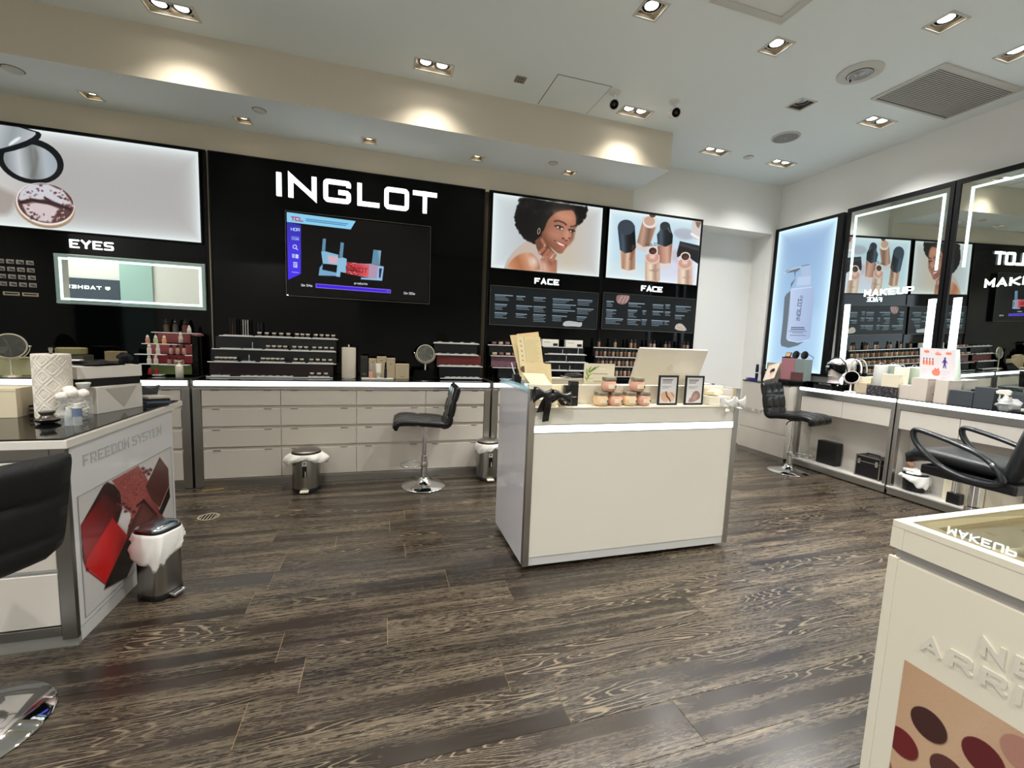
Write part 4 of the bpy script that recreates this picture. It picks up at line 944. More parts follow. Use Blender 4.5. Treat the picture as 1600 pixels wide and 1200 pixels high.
for lv in range(3, -1, -1):
    tr = rr.random()
    for k in range(26):
        x = 2.475+k*.0555
        if lv == 3:
            if k % 9 in (2, 3, 4, 7, 8) or (k < 10 and k % 2 == 0 and k < 9): continue
        o = protos[(k*7+lv*3+k//3) % 5]; c = o.copy(); COL.objects.link(c); c.location = (x, FY[lv]+.035+(.006 if lv == 3 else 0), FZ[lv]+.0006); c.scale = (1, 1, .92 if lv < 3 else 1)
        c['label'] = 'foundation bottle with black cap on %s behind monitor' % names[lv]; c['group'] = 'foundation bottles, %s' % names[lv]
for o in protos: bpy.data.objects.remove(o) 
# make-up brushes and pink dropper display beside the freedom stand
DX0 = -2.03
t = thing('dropper_display', 'stepped pink and green display of dropper bottles by the lit mirror', 'display stand', (-1.83, 4.70, .985))
for (x0, x1, y, z0, z1, m) in ((-2.0,-1.68,4.63,1.0,1.085,GREEN), (-2.0,-1.66,4.67,1.10,1.175,RED), (-2.03,-1.63,4.70,1.185,1.275,ROSE), (-2.0,-1.615,4.74,1.285,1.375,ROSE)):
    bx('back_card', m, t, x0, x1, y+.07, y+.074, z0, z1)
for (x0, x1, y, z) in ((-1.96,-1.89,4.63,1.0), (-2.05,-1.86,4.62,1.098), (-1.91,-1.69,4.65,1.092), (-2.09,-1.87,4.64,1.183), (-1.72,-1.655,4.67,1.18), (-2.05,-1.78,4.68,1.277), (-1.68,-1.62,4.70,1.277), (-2.0,-1.63,4.74,1.381)):
    s = bx('shelf', CLEARM, t, x0, x1, y, y+.068, z-.006, z)
bx('side_block', BLACKG, t, -1.662, -1.611, 4.66, 4.84, .9858, 1.36, bev=.01)
for x in (-1.99, -1.72): bx('support', BLACKM, t, x, x+.01, 4.81, 4.82, .9858, 1.375)
def dropper(x, y, z, body, cap, lb, group, r=.017, h=.075, squeeze=True):
    t = thing('dropper_bottle', lb, 'bottle', (x, y, z), group)
    MB().lathe([(r*.85,0),(r,.003),(r,h*.52),(r*.55,h*.66)], (x,y,z+.0006), 14).build('bottle', body, t, smooth=40)
    MB().lathe([(r*.7,h*.64),(r*.75,h*.8),(r*.5,h*.84),(r*.42,h),(1e-6,h*1.02)], (x,y,z+.0006), 14).build('cap', cap, t, smooth=40)
WC = M('white_cap', (226,222,212), .4); BC = BLACKP
LIQ = [M('liq_%d' % i, c, .15, coat=.4) for i, c in enumerate([(206,140,124),(170,196,150),(222,160,110),(216,210,204),(196,150,140),(150,110,96)])]
g = 'dropper bottles on the pink display'
for k, x in enumerate((-2.015,-1.955,-1.89)): dropper(x, 4.71, 1.277, LIQ[k], WC, ('peach', 'green', 'orange')[k]+' bottle with white cap on the pink display, upper left', g)
for k, x in enumerate((-1.99,-1.925)): dropper(x, 4.67, 1.183, LIQ[3], WC, 'clear dropper bottle with white cap on the pink display, second tier %s' % ('left','right')[k], g, h=.095)
for k, x in enumerate((-1.985,-1.935)): dropper(x, 4.65, 1.098, LIQ[3], WC, 'small clear pot hanging low at left of the pink display, %s' % ('first','second')[k], g, h=.08)
for k, x in enumerate((-1.835,-1.785,-1.735)): dropper(x, 4.70, 1.183, LIQ[4], BC, 'bottle with black cap in the middle of the pink display', 'black capped bottles, middle', h=.095); dropper(x-.01, 4.68, 1.092, LIQ[5], BC, 'bottle with black cap low on the pink display', 'black capped bottles, low', h=.076)
dropper(-1.765, 4.72, 1.29, LIQ[3], WC, 'white tipped dropper bottle on top right of the pink display, left one', g, h=.10); dropper(-1.70, 4.73, 1.381, LIQ[3], WC, 'white tipped dropper bottle standing highest on the pink display', g, h=.07); dropper(-1.65, 4.73, 1.277, LIQ[0], WC, 'pink dropper bottle at the right end of the pink display', g, h=.085)
for k, x in enumerate((-1.90,-1.83,-1.755)): dropper(x, 4.79, 1.381, M('oil_%d' % k, [(70,56,36),(60,60,56),(84,44,40)][k], .1, coat=.4), BC, 'dark oil bottle at the back on top of the pink display, %s' % ('left','middle','right')[k], g, r=.024, h=.12)
for k, x in enumerate((-1.985,-1.935)): dropper(x, 4.655, 1.0, M('red_liquid', (180,60,60), .2), M('red_cap', (200,66,66), .3), 'red capped pot on the green base of the pink display, %s' % ('left','right')[k], g, h=.06)
t = thing('pump_bottle', 'small white pump bottle on the back counter by the pink display', 'bottle', (-1.725, 4.56, .985))
WP = M('white_plastic', (226,222,208), .4)
MB().lathe([(.026,0),(.029,.004),(.029,.10),(.022,.112),(.012,.116)], (-1.725,4.56,.9856), 18).build('body', WP, t, smooth=40)
MB().lathe([(.012,.116),(.012,.128),(.006,.128),(.006,.142)], (-1.725,4.56,.9856), 12).build('neck', WP, t, smooth=40)
MB().box(-1.755, -1.708, 4.553, 4.567, 1.1275, 1.136).build('pump_head', WP, t, bev=.003)
# on the long counter
def towel_roll(lb, x, y, z, r, h, quilt=False):
    t = thing('paper_towel_roll', lb, 'paper towel', (x, y, z))
    n = 168 if quilt else 28; prof = [(.02, 0), (r*.98, 0), (r, .006), (r, h-.006), (r*.98, h), (.02, h), (.02, h-.02)]
    mb = MB()
    if quilt:
        prof = [(.02, 0), (r*.97, 0)]+[(r, .006+(h-.012)*i/130) for i in range(131)]+[(r*.97, h), (.02, h), (.02, h-.02)]
    mb.lathe(prof, (x, y, z+.004), n)
    if quilt:
        for i, v in enumerate(mb.v):
            dx, dy = v[0]-x, v[1]-y; rr_ = math.hypot(dx, dy)
            if rr_ > r*.985:
                a = math.atan2(dy, dx)*r/.0764; b = (v[2]-z)/.086
                e = abs(abs((a % 1)-.5)+abs((b % 1)-.5)-.5); k2 = abs(e-.25)
                k3 = abs(e-.40); k = 1-.05*max(0, 1-k2/.055)-.05*max(0, 1-e/.055)-.035*max(0, 1-k3/.05)
                mb.v[i] = (x+dx*k, y+dy*k, v[2])
    mb.build('roll', TISSUE, t, smooth=60)
    MB().lathe([(r*.9,0),(r*.9,.003),(.01,.0035),(.006,.0035),(.006,h+.02),(.009,h+.025),(.009,h+.035),(1e-6,h+.038)], (x,y,z+.0004), 20).build('holder', CHROME if not quilt else STEEL, t, smooth=40)
    return t
towel_roll('paper towel roll on a chrome holder on the long counter', -.31, 4.66, .985, .067, .305)
def carton(lb, x0, x1, y0, y1, z0, z1, m, name='carton', mark=None, group=None, logo=(120,112,100)):
    t = thing(name, lb, 'box', ((x0+x1)/2, (y0+y1)/2, z0), group)
    bx('body', m, t, x0, x1, y0, y1, z0+.0004, z1, bev=.0015)
    bx('lid_seam', M('seam', (120,112,98), .8), t, x0+.001, x1-.001, y0-.0008, y0-.0001, z1-.016, z1-.0145)
    if mark: 
        mx = (x0+x1)/2; bx('printed_mark', M('mark_%d_%d_%d' % logo, logo, .6), t, mx-.014, mx+.014, y0-.001, y0-.0001, z0+(z1-z0)*mark, z0+(z1-z0)*mark+.007)
    return t
BEIGE = M('beige_carton', (196,180,150), .6)
carton('dark tall box at the left of the product boxes on long counter', -.197, -.128, 4.62, 4.68, .985, 1.215, M('charcoal_carton', (44,44,42), .5), mark=.2, logo=(150,150,146))
carton('beige box second from left behind the tubes on long counter', -.120, -.043, 4.63, 4.69, .985, 1.19, BEIGE, mark=.8)
carton('tallest beige box behind the tubes on long counter', -.040, .052, 4.64, 4.70, .985, 1.212, BEIGE, mark=.8)
carton('beige box fourth in the row behind the tubes on long counter', .055, .140, 4.63, 4.69, .985, 1.198, BEIGE, mark=.7)
carton('low beige box at the right end of the product boxes on long counter', .143, .280, 4.62, 4.69, .985, 1.142, BEIGE, mark=.15)
tag(bx('display_tray', PAPER, None, -.185, .12, 4.53, 4.59, .9856, 1.0, bev=.002), 'white slab under the tubes on the long counter', 'tray')
t = thing('lotion_bottle', 'pink based bottle with silver cap on the white slab', 'bottle', (-.098, 4.56, 1.0))
MB().lathe([(.019,0),(.020,.004),(.020,.06),(.016,.066)], (-.098,4.56,1.0005), 16).build('body', M('pink_liquid', (224,168,150), .2, coat=.3), t, smooth=40); MB().lathe([(.018,.066),(.019,.07),(.019,.145),(1e-6,.147)], (-.098,4.56,1.0005), 16).build('cap', M('pearl_cap', (206,200,190), .2, .5), t, smooth=40)
t = thing('cream_tube', 'white tube standing on its cap on the white slab', 'tube', (-.025, 4.56, 1.0))
MB().lathe([(.017,0),(.017,.03),(.018,.032),(.026,.05),(.026,.06)], (-.025,4.56,1.0005), 16).build('cap', WP, t, smooth=40)
mb = MB(); mb.lathe([(.026,.060),(.028,.12),(.030,.148)], (-.025,4.56,1.0005), 16)
mb.v = [(v[0], 4.56+(v[1]-4.56)*max(.12, 1-(v[2]-1.06)/.10), v[2]) for v in mb.v]; mb.build('body', M('tube_white', (230,226,214), .35), t, smooth=40)
t = thing('serum_pen', 'slim black bottle standing on the white slab', 'bottle', (.045, 4.56, 1.0))
MB().lathe([(.014,0),(.014,.09),(.010,.094)], (.045,4.56,1.0005), 14).build('body', BLACKP, t, smooth=40); MB().lathe([(.009,.094),(.009,.13),(.005,.16),(1e-6,.162)], (.045,4.56,1.0005), 14).build('cap', BLACKG, t, smooth=40)
tag(MB().add([(.31,4.50,.9856),(.52,4.54,.9856),(.52,4.60,.9856),(.31,4.60,.9856),(.335,4.58,1.085),(.535,4.585,1.085),(.535,4.60,1.085),(.335,4.60,1.085)],[(3,2,1,0),(4,5,6,7),(0,1,5,4),(1,2,6,5),(2,3,7,6),(3,0,4,7)]).build('wedge_stand', BLACKG, None, bev=.002), 'black sloping display wedge in front of the round mirror', 'stand')
def round_mirror(lb, x, y, z, r, rim, glass, aim=(0,-1,0), h=.26, foot=True):
    t = thing('makeup_mirror', lb, 'mirror', (x, y, z))
    c = Vector((x, y, z+h)); d = Vector(aim).normalized(); s = d.cross(Vector((0,0,1))).normalized()
    MB().lathe([(r*.93,-.006),(r,-.006),(r*1.03,0),(r,.006),(r*.93,.006),(r*.93,-.006)], c, 36, axis=d).build('rim', rim, t, smooth=50)
    MB().lathe([(1e-6,.002),(r*.93,.002)], c, 36, axis=d).build('glass', glass, t, smooth=40)
    MB().lathe([(1e-6,-.005),(r*.93,-.004)], c, 36, axis=d).build('back_shell', rim, t, smooth=40)
    m = MB()
    for k in (-1, 1): m.lathe([(.006,0),(.008,.01),(.006,.02)], c+s*k*(r*1.03), 10, axis=s*k)
    m.build('pivot', CHROME, t, smooth=40)
    arc = [c+s*(r*1.13*math.cos(a))+Vector((0,0,1))*(r*1.13*math.sin(a)) for a in [PI+PI*k/14 for k in range(15)]]
    MB().tube(arc, .004, 8).build('yoke', rim, t, smooth=50)
    m = MB(); m.lathe([(.055,0),(.05,.006),(.012,.012),(.008,.02),(.008,h-r*1.13)], (x,y,z+.0005), 24); m.build('stand', rim, t, smooth=40)
    return t
round_mirror('round make-up mirror with pale rim on the long counter', .453, 4.70, .985, .094, M('mirror_rim_pale', (214,206,186), .3, .4), MIRRORT, (-.05,-1,.12), h=.268)
round_mirror('round make-up mirror cut by the left picture edge', -2.87, 4.53, .985, .10, M('mirror_rim_pale', (214,206,186), .3, .4), M('dim_mirror', (110,112,110), .15, 1.), (.35,-1,.10), h=.245)
carton('pale green box on the back counter below the cut round mirror', -3.1, -2.72, 4.60, 4.68, .985, 1.135, M('pale_green', (206,206,164), .6))
tag(MB().lathe([(.085,0),(.10,.01),(.10,.055),(.09,.06),(1e-6,.06)], (-2.52,4.62,1.165), 24).build('round_tin', M('olive_tin', (150,146,104), .4), None, smooth=40), 'round olive tin seen just above the quilted paper towel roll', 'tin')
carton('box carrying the round olive tin behind the paper towels', -2.63, -2.41, 4.55, 4.70, .985, 1.1645, M('grey_carton', (90,86,78), .6))
carton('brown kraft box right of the quilted paper towel roll', -2.26, -2.13, 4.55, 4.62, .985, 1.205, M('kraft_dark', (150,134,98), .6), mark=.25, logo=(70,60,46))

# ------------------------------------------------------------------ cash desk
t = thing('cash_desk', 'white cash desk in the middle with a glowing line across its front', 'cash desk', (1.64, 2.8, 0))
A, B, F, K = .895, 2.385, 2.44, 3.12
bx('front_panel', M('desk_front', (216,211,198), .28, coat=.2), t, A, B, F+.004, F+.03, .085, .875)
bx('upper_panel', M('desk_front', ()), t, A, B, F+.004, F+.03, .933, 1.030)
bx('light_line', LED, t, A, B, F+.001, F+.028, .882, .926, bev=.006)
f = MB(); f.box(A, B, F+.006, F+.028, .8755, .8815); f.box(A, B, F+.006, F+.028, .9265, .9325); f.build('line_holder', ALU, t)
bx('plinth', M('plinth_white', (196,196,192), .3), t, A-.03, B+.02, F+.008, K-.03, .028, .084)
bx('shadow_foot', BLACKM, t, A+.02, B-.02, F+.05, K-.06, 0, .0275)
bx('ledge', CREAM, t, A, B, F, F+.125, 1.031, 1.040, bev=.001)
bx('ridge', CREAM, t, A, B, F+.1255, F+.165, 1.0, 1.165, bev=.002)
bx('worktop', CREAM, t, A, B, F+.1655, K, .985, 1.0)
bx('front_post', ALU, t, .855, .8945, F-.002, F+.035, .03, 1.155, bev=.002); bx('front_post', ALU, t, 2.3855, 2.425, F-.002, F+.035, .03, 1.165, bev=.002)
bx('side_panel', M('side_gloss', (206,202,204), .1, coat=.4), t, .857, .872, F+.0355, K, .03, 1.125); bx('side_panel', M('side_gloss', ()), t, 2.408, 2.423, F+.0355, K, .03, 1.16)
bx('glass_edge', BLUEGLASS, t, .853, .8945, F+.0355, K-.02, 1.1255, 1.152, bev=.003)
bx('inner_core', LACQM, t, .8725, 2.4075, F+.06, K-.05, .085, .984)
# cream jars
JAM = [M('cream_jar_%d' % i, c, .25, coat=.5) for i, c in enumerate([(236,196,150), (232,176,150), (238,206,160), (226,168,146)])]
JL = M('jar_lid_grey', (150,142,124), .3, .5)
def cream_jar(x, y, z, m, lb):
    t = thing('cream_jar', lb, 'jar', (x, y, z), 'cream jars on the cash desk')
    MB().lathe([(.030,0),(.042,.006),(.050,.026),(.050,.046),(.043,.064),(.040,.068)], (x,y,z+.0004), 28).build('pot', m, t, smooth=50)
    MB().lathe([(.044,.0685),(.046,.071),(.046,.089),(.044,.092),(1e-6,.093)], (x,y,z+.0004), 28).build('lid', JL, t, smooth=40)
    a = [(-.55+1.0*k/7) for k in range(8)]; m2 = MB()
    for p, q in zip(a, a[1:]):
        R = .0515; m2.quad((x+R*math.sin(p),y-R*math.cos(p),z+.022), (x+R*math.sin(q),y-R*math.cos(q),z+.022), (x+R*math.sin(q),y-R*math.cos(q),z+.05), (x+R*math.sin(p),y-R*math.cos(p),z+.05))
    m2.build('label', M('jar_label', (244,226,196), .5), t)
    MB().obox((x+.024, y-.0475, z+.034), (.006,.003,0), (0,.001,0), (0,0,.006)).build('printed_leaf', M('jar_print', (90,80,60), .6), t)
for k, (x, lb) in enumerate(((1.365,'leftmost bottom cream jar of the two little pyramids'), (1.470,'second bottom cream jar from left on the cash desk'), (1.576,'third bottom cream jar from left on the cash desk'), (1.682,'pinkest bottom cream jar, rightmost on the cash desk'))): cream_jar(x, 2.502, 1.0402, JAM[k], lb)
cream_jar(1.418, 2.502, 1.1335, JAM[1], 'cream jar on top of the left pyramid'); cream_jar(1.630, 2.502, 1.1335, JAM[3], 'cream jar on top of the right pyramid')
# framed cards
def frame_card(lb, x0, x1, kind):
    c = Cv(180, 230, (214,212,212)); r = random.Random(kind); K_ = (40,38,40)
    c.rows(24, 24, 110, 3, 7, K_, r)
    c.rows(24, 82, 100, 4, 3.2, (120,118,118), r)
    if kind == 1:
        c.poly([(6,128),(50,120),(174,128),(174,222),(6,222)], (214,206,202), soft=8); c.poly([(10,135),(90,128),(120,180),(100,222),(30,215)], (204,164,136), smooth=1, soft=4); c.poly([(95,128),(165,135),(170,200),(130,218),(100,170)], (214,176,150), smooth=1, soft=4); c.line([(70,130),(80,165),(110,190),(125,215)], 12, (58,40,36), soft=4); c.line([(130,140),(160,170)], 6, (120,80,66), soft=3)
    else:
        c.poly([(50,222),(60,170),(90,120),(140,120),(168,160),(160,190),(120,210),(80,222)], (150,122,112), smooth=1, soft=4); c.poly([(75,200),(90,150),(130,140),(140,170),(110,205)], (172,142,130), smooth=1, soft=8)
        c.poly([(30,222),(44,180),(70,200),(66,222)], (150,122,112), soft=4)
    m = img_mat('framed_print_%d' % kind, c.image('framed_print_%d' % kind), None, .3)
    t = thing('standing_frame', lb, 'frame', ((x0+x1)/2, 2.50, 1.04))
    y = 2.492; z0, z1 = 1.0406, 1.243; w = .012; tl = .012
    f = MB()
    f.box(x0, x1, y, y+tl, z0, z0+w); f.box(x0, x1, y, y+tl, z1-w, z1); f.box(x0, x0+w, y, y+tl, z0+w, z1-w); f.box(x1-w, x1, y, y+tl, z0+w, z1-w); f.build('frame', BLACKP, t, bev=.0015)
    pic('card', m, t, (x0+w, y+.004, z0+w), (x1-x0-2*w,0,0), (0,0,z1-z0-2*w)); bx('back', BLACKM, t, x0+w*.5, x1-w*.5, y+.0125, y+.016, z0+.005, z1-.005)
    MB().obox(((x0+x1)/2, y+.04, z0+.06), (.02,0,0), (0,.003,.001), (0,-.02,.058)).build('strut', BLACKM, t)
frame_card('black framed card with two tan powder swatches on the cash desk', 1.79, 1.944, 1)
frame_card('black framed card with a grey brown powder swatch on the cash desk', 2.003, 2.156, 2)
# tissue box
t = thing('tissue_box', 'clear acrylic box of white tissues at the right end of cash desk', 'tissue box', (2.27, 2.51, 1.04))
MB().box(2.178, 2.376, 2.452, 2.562, 1.0405, 1.155).build('acrylic_case', M('acrylic_case', (236,232,220), .05, alpha=.22), t, bev=.003)
bx('tissue_stack', M('tissue_white', (238,230,212), .9), t, 2.186, 2.368, 2.460, 2.554, 1.0425, 1.10)
def crumple(c, sx, sy, sz, seed, mat, name, parent, n=16, m=10, amp=1.):
    r = random.Random(seed); mb = MB(); ph = [r.uniform(0, 6.28) for _ in range(8)]; vs = []; fs = []
    for i in range(m+1):
        for k in range(n):
            a = 2*PI*k/n; b = PI*i/m; q = 1+amp*(.22*math.sin(3*a+ph[0]+2*b)+.16*math.sin(5*a+ph[1]-3*b)+.12*math.sin(7*b+ph[2]+a))
            vs.append((c[0]+sx*q*math.sin(b)*math.cos(a), c[1]+sy*q*math.sin(b)*math.sin(a), c[2]+sz*q*math.cos(b)))
    for i in range(m):
        for k in range(n): fs.append((i*n+k, i*n+(k+1)%n, (i+1)*n+(k+1)%n, (i+1)*n+k))
    return mb.add(vs, fs).build(name, mat, parent, smooth=60)
crumple((2.26, 2.51, 1.125), .06, .035, .022, 3, M('tissue_cream', (240,226,180), .9), 'pulled_tissue', t)  # pulled tissue in a warmer cream than the stack
# a loose tissue bow hanging over the edge
def sheet(name, mat, parent, fn, nu=18, nv=10, th=0, smooth=70):
    vs = [fn(i/nu, j/nv) for j in range(nv+1) for i in range(nu+1)]
    fs = [(j*(nu+1)+i, j*(nu+1)+i+1, (j+1)*(nu+1)+i+1, (j+1)*(nu+1)+i) for j in range(nv) for i in range(nu)]
    o = MB().add(vs, fs).build(name, mat, parent, smooth=smooth)
    s = o.modifiers.new('Solidify', 'SOLIDIFY'); s.thickness = th or .0015
    return o
t = thing('wrapped_bow', 'white sheer ribbon bow hanging at the right corner of cash desk', 'bow', (2.34, 2.425, 1.04))
RIB = M('white_ribbon', (238,236,232), .6, trans=.15)
for k, (dx, dz, w, h) in enumerate(((-.05,.010,.056,.036), (.05,.016,.05,.032))):
    sheet('loop', RIB, t, lambda u, v, dx=dx, dz=dz, w=w, h=h: (2.335+dx+w*(u-.5)*2*(1 if dx > 0 else 1), 2.415-.012*math.sin(PI*v)-.006*math.sin(9*u), 1.062+dz+h*math.sin(2*PI*v)*(.3+.7*abs(2*u-1))+.008*math.sin(7*u)))
for k, (x0, x1, z1) in enumerate(((2.335,2.29,1.0), (2.345,2.41,1.02))):
    sheet('tail', RIB, t, lambda u, v, x0=x0, x1=x1, z1=z1: (x0+(x1-x0)*v+.034*(u-.5), 2.412-.006*math.sin(8*v), 1.062+(z1-1.062)*v+.003*math.sin(9*v)))
MB().ball((2.338, 2.412, 1.062), .011, 10).build('knot', RIB, t, smooth=60)
# black bow, boxes and cards at the left end of the ledge
t = thing('gift_bow', 'black satin ribbon bow on a small box at left end of cash desk', 'bow', (.97, 2.49, 1.04))
SAT = M('black_satin', (14,13,13), .3, coat=.2)
bx('gift_box', M('gift_cream', (226,214,186), .6), t, .935, 1.04, 2.47, 2.55, 1.0405, 1.085, bev=.002)
for (x, w, z, hh, tl) in ((.928, .055, 1.122, .050, .0), (1.05, .062, 1.112, .044, 0.)):
    sheet('loop', SAT, t, lambda u, v, x=x, w=w, z=z, hh=hh: (x+w*(2*u-1), 2.412-.02*math.sin(PI*u)-.02*math.sin(2*PI*v), z+hh*math.cos(2*PI*v)*(.35+.65*abs(2*u-1))+.010*math.sin(5*u)), 14, 14)
for (x0, x1, z1, w) in ((.965, .957, .962, .042), (.955, .918, 1.02, .045), (1.0, 1.085, 1.06, .04)):
    sheet('tail', SAT, t, lambda u, v, x0=x0, x1=x1, z1=z1, w=w: (x0+(x1-x0)*v+w*(u-.5), 2.40+.02*v-.004*math.sin(6*v), 1.11+(z1-1.11)*v+.008*math.sin(5*v+u)))
MB().ball((.985, 2.398, 1.112), .02, 12, 0, 1.2, .8, 1).build('knot', SAT, t, smooth=60)
carton('shorter black slim box on the cash desk ledge', 1.108, 1.141, 2.485, 2.525, 1.0402, 1.170, M('black_carton', (16,16,17), .4), mark=.35, logo=(150,146,140))
carton('taller black slim box on the cash desk ledge', 1.1425, 1.196, 2.485, 2.53, 1.0402, 1.196, M('black_carton', ()), mark=.35, logo=(150,146,140))
t = thing('price_card', 'cream folded card with fine print beside the black bow', 'card', (1.08, 2.53, 1.04)); MB().obox((1.076, 2.545, 1.106), (.032,0,0), (0,.0008,.0002), (0,.012,.058)).build('front_leaf', CREAMP, t); MB().obox((1.076, 2.567-.006, 1.104), (.031,0,0), (0,.0006,-.0001), (0,-.003,.056)).build('rear_leaf', CREAMP, t)
m = MB()
for k in range(5): m.box(1.055, 1.055+.03+.01*(k%2), 2.5325+k*.0022*1, 2.5335+k*.0022, 1.062+k*.012, 1.064+k*.012)
m.build('print', M('print_brown', (150,130,96), .7), t)
t = tag(bx('label_card', CREAMP, None, 1.045, 1.10, 2.447, 2.4485, 1.0404, 1.075), 'tiny cream label card standing before the black slim boxes', 'card'); m = MB()
for k in range(3): m.box(1.052, 1.085-.008*k, 2.4455, 2.4468, 1.066-k*.008, 1.068-k*.008)
m.build('print', M('print_brown', ()), t)
# flyers in a clear holder
t = thing('flyer_holder', 'clear acrylic holder with fanned cream flyers on the cash desk', 'flyer holder', (.93, 2.69, 1.0))
HOLD = M('holder_acrylic', (230,240,242), .05, alpha=.22)
bx('holder_back', HOLD, t, .868+.03, 1.06, 2.745, 2.749, 1.0005, 1.30); bx('holder_front', HOLD, t, .898, 1.06, 2.655, 2.658, 1.0005, 1.20); bx('holder_base', HOLD, t, .898, 1.06, 2.6585, 2.7445, 1.0005, 1.004)
for x in (.8975, 1.0585): bx('holder_side', HOLD, t, x, x+.002, 2.659, 2.7445, 1.0045, 1.22)
def flyer_img(kind):
    c = Cv(150, 300, (238,218,168)); r = random.Random(kind)
    if kind == 0:
        c.poly([(0,0),(45,0),(45,300),(0,300)], (240,222,176)); c.line([(46,0),(46,300)], 1.5, (150,120,80))
        for y in (30, 62, 96, 130, 160): c.line([(20,y),(24,y+6)], 5, (110,90,60))
        for y in range(24, 170, 9): c.line([(54,y),(54+r.uniform(50,88),y)], 2, (200,178,136))
        c.poly([(60,180),(80,172),(140,200),(126,222),(100,215)], (130,112,92)); c.poly([(96,190),(118,198),(110,208)], (220,214,200)); c.poly([(0,205),(40,200),(54,225),(30,250),(0,240)], (110,90,66), smooth=1)
    else:
        for y in range(20, 280, 11): c.line([(14,y),(14+r.uniform(70,120),y)], 2, (214,180,136))
        c.poly([(0,0),(150,0),(150,14),(0,14)], (244,206,158))
    return c.image('flyer_print_%d' % kind)
FL = [img_mat('flyer_%d' % k, flyer_img(k), None, .7) for k in (0, 1)]
def leaf(name, parent, o, u, v, mat, th=.0012, back=None):
    o, u, v = map(Vector, (o, u, v)); n = u.cross(v).normalized()*th
    q = MB(); q.quad(o, o+u, o+u+v, o+v, 0, uv=True); q.uv = {0: ((0,0),(1,0),(1,1),(0,1))}
    q.add([o-n, o+u-n, o+u+v-n, o+v-n], [(3,2,1,0)], 1)
    return q.build(name, [mat, back or CREAMP], parent)
def flyer(lb, o, u, v, m): 
    t = tag(leaf('flyer', None, o, u, v, m), lb, 'flyer', 'flyers on the cash desk'); return t
flyer('tall flyer at the back of the fan, leaning left', (.885, 2.735, 1.20), (.15,0,.015), (-.075,.02,.27), FL[1])
flyer('tall flyer second in the fan with torn looking left edge', (.905, 2.715, 1.19), (.15,0,.02), (-.055,.02,.29), FL[1])
flyer('tall cream flyer at front of the fan with dark compact picture', (.885, 2.690, 1.18), (.165,0,.0), (-.045,.02,.285), FL[0])
flyer('cream flyer lying across the holder mouth', (.893, 2.640, 1.165), (.185,0,-.012), (-.012,.01,.14), FL[1])
flyer('low cream flyer sloping over the left end of ridge', (.905, 2.575, 1.168), (.145,0,-.004), (-.035,.06,.065), FL[1])
t = thing('pen_cup', 'black square cup of pens at the left back of cash desk', 'cup', (.90, 2.95, 1.0))
MB().box(.898, .975, 2.90, 2.97, 1.0005, 1.20).build('cup', BLACKP, t, bev=.004)
for k, (dx, c, lean) in enumerate(((.012,(226,222,214),-.03), (.028,(30,30,34),-.01), (.045,(226,222,214),.005), (.06,(200,160,90),.03))):
    o = MB().tube([(.898+dx, 2.93, 1.19), (.898+dx+lean, 2.93, 1.28)], .005, 8).build('pen', M('pen_%d' % k, c, .4), None, smooth=50)
    tag(o, ('white pen leaning left in the black cup', 'dark pen in the black cup', 'upright white pen in the black cup', 'orange pen leaning right in the black cup')[k], 'pen')
# small things behind the ridge
carton('low pale grey box behind the ridge, right of the flyers', 1.09, 1.32, 2.68, 2.76, 1.0, 1.198, M('pale_grey', (196,188,168), .6))
t = thing('card_terminal', 'black card terminal lying behind the two slim boxes', 'terminal', (1.28, 2.72, 1.198)); MB().obox((1.265, 2.72, 1.213), (.055,0,.004), (0,.032,.006), (-.001,-.002,.012)).build('body', BLACKP, t, bev=.005); MB().obox((1.255, 2.712, 1.2265), (.028,0,.002), (0,.016,.003), (0,0,.001)).build('display', BLACKG, t)
tag(MB().obox((1.20, 2.70, 1.2065), (.032,.0,-.006), (0,.02,0), (0,0,.0012)).build('receipt', PAPER, None), 'curled white receipt before the card terminal', 'receipt')
c = Cv(240, 170, (218,210,186)); r = random.Random(3)
GR = [(120,150,50),(90,120,40),(150,176,70)]
for k, (x0, y0, x1, y1) in enumerate(((20,60,40,10),(24,70,70,5),(20,90,60,60),(16,90,10,20),(18,110,64,120),(16,130,60,165),(14,120,4,90),(30,60,92,2),(20,150,40,168),(26,80,10,150))): c.poly([(x0*1.5-8,y0),(x1*1.5,y1),(x0*1.5+9,y0+6)], GR[k%3], smooth=1)
c.rows(74,78,110,1,4,(110,104,84),r); c.rows(120,40,40,1,5,(240,236,220),r); c.rows(78,134,70,2,4,(150,142,120),r); c.rows(70,108,150,1,2,(190,184,160),r)
t = thing('leaf_sign', 'small cream sign with green leaves standing behind the ridge', 'sign', (1.42, 2.66, 1.0))
bx('board', M('sign_cream', (214,206,184), .5), t, 1.315, 1.545, 2.661, 2.667, 1.0005, 1.302); pic('print', img_mat('leaf_print', c.image('leaf_print'), None, .5), t, (1.315, 2.6605, 1.150), (.23,0,0), (0,0,.152))
MB().obox((1.43, 2.70, 1.07), (.03,0,0), (0,.003,0), (0,-.03,.068)).build('strut', CREAM, t)
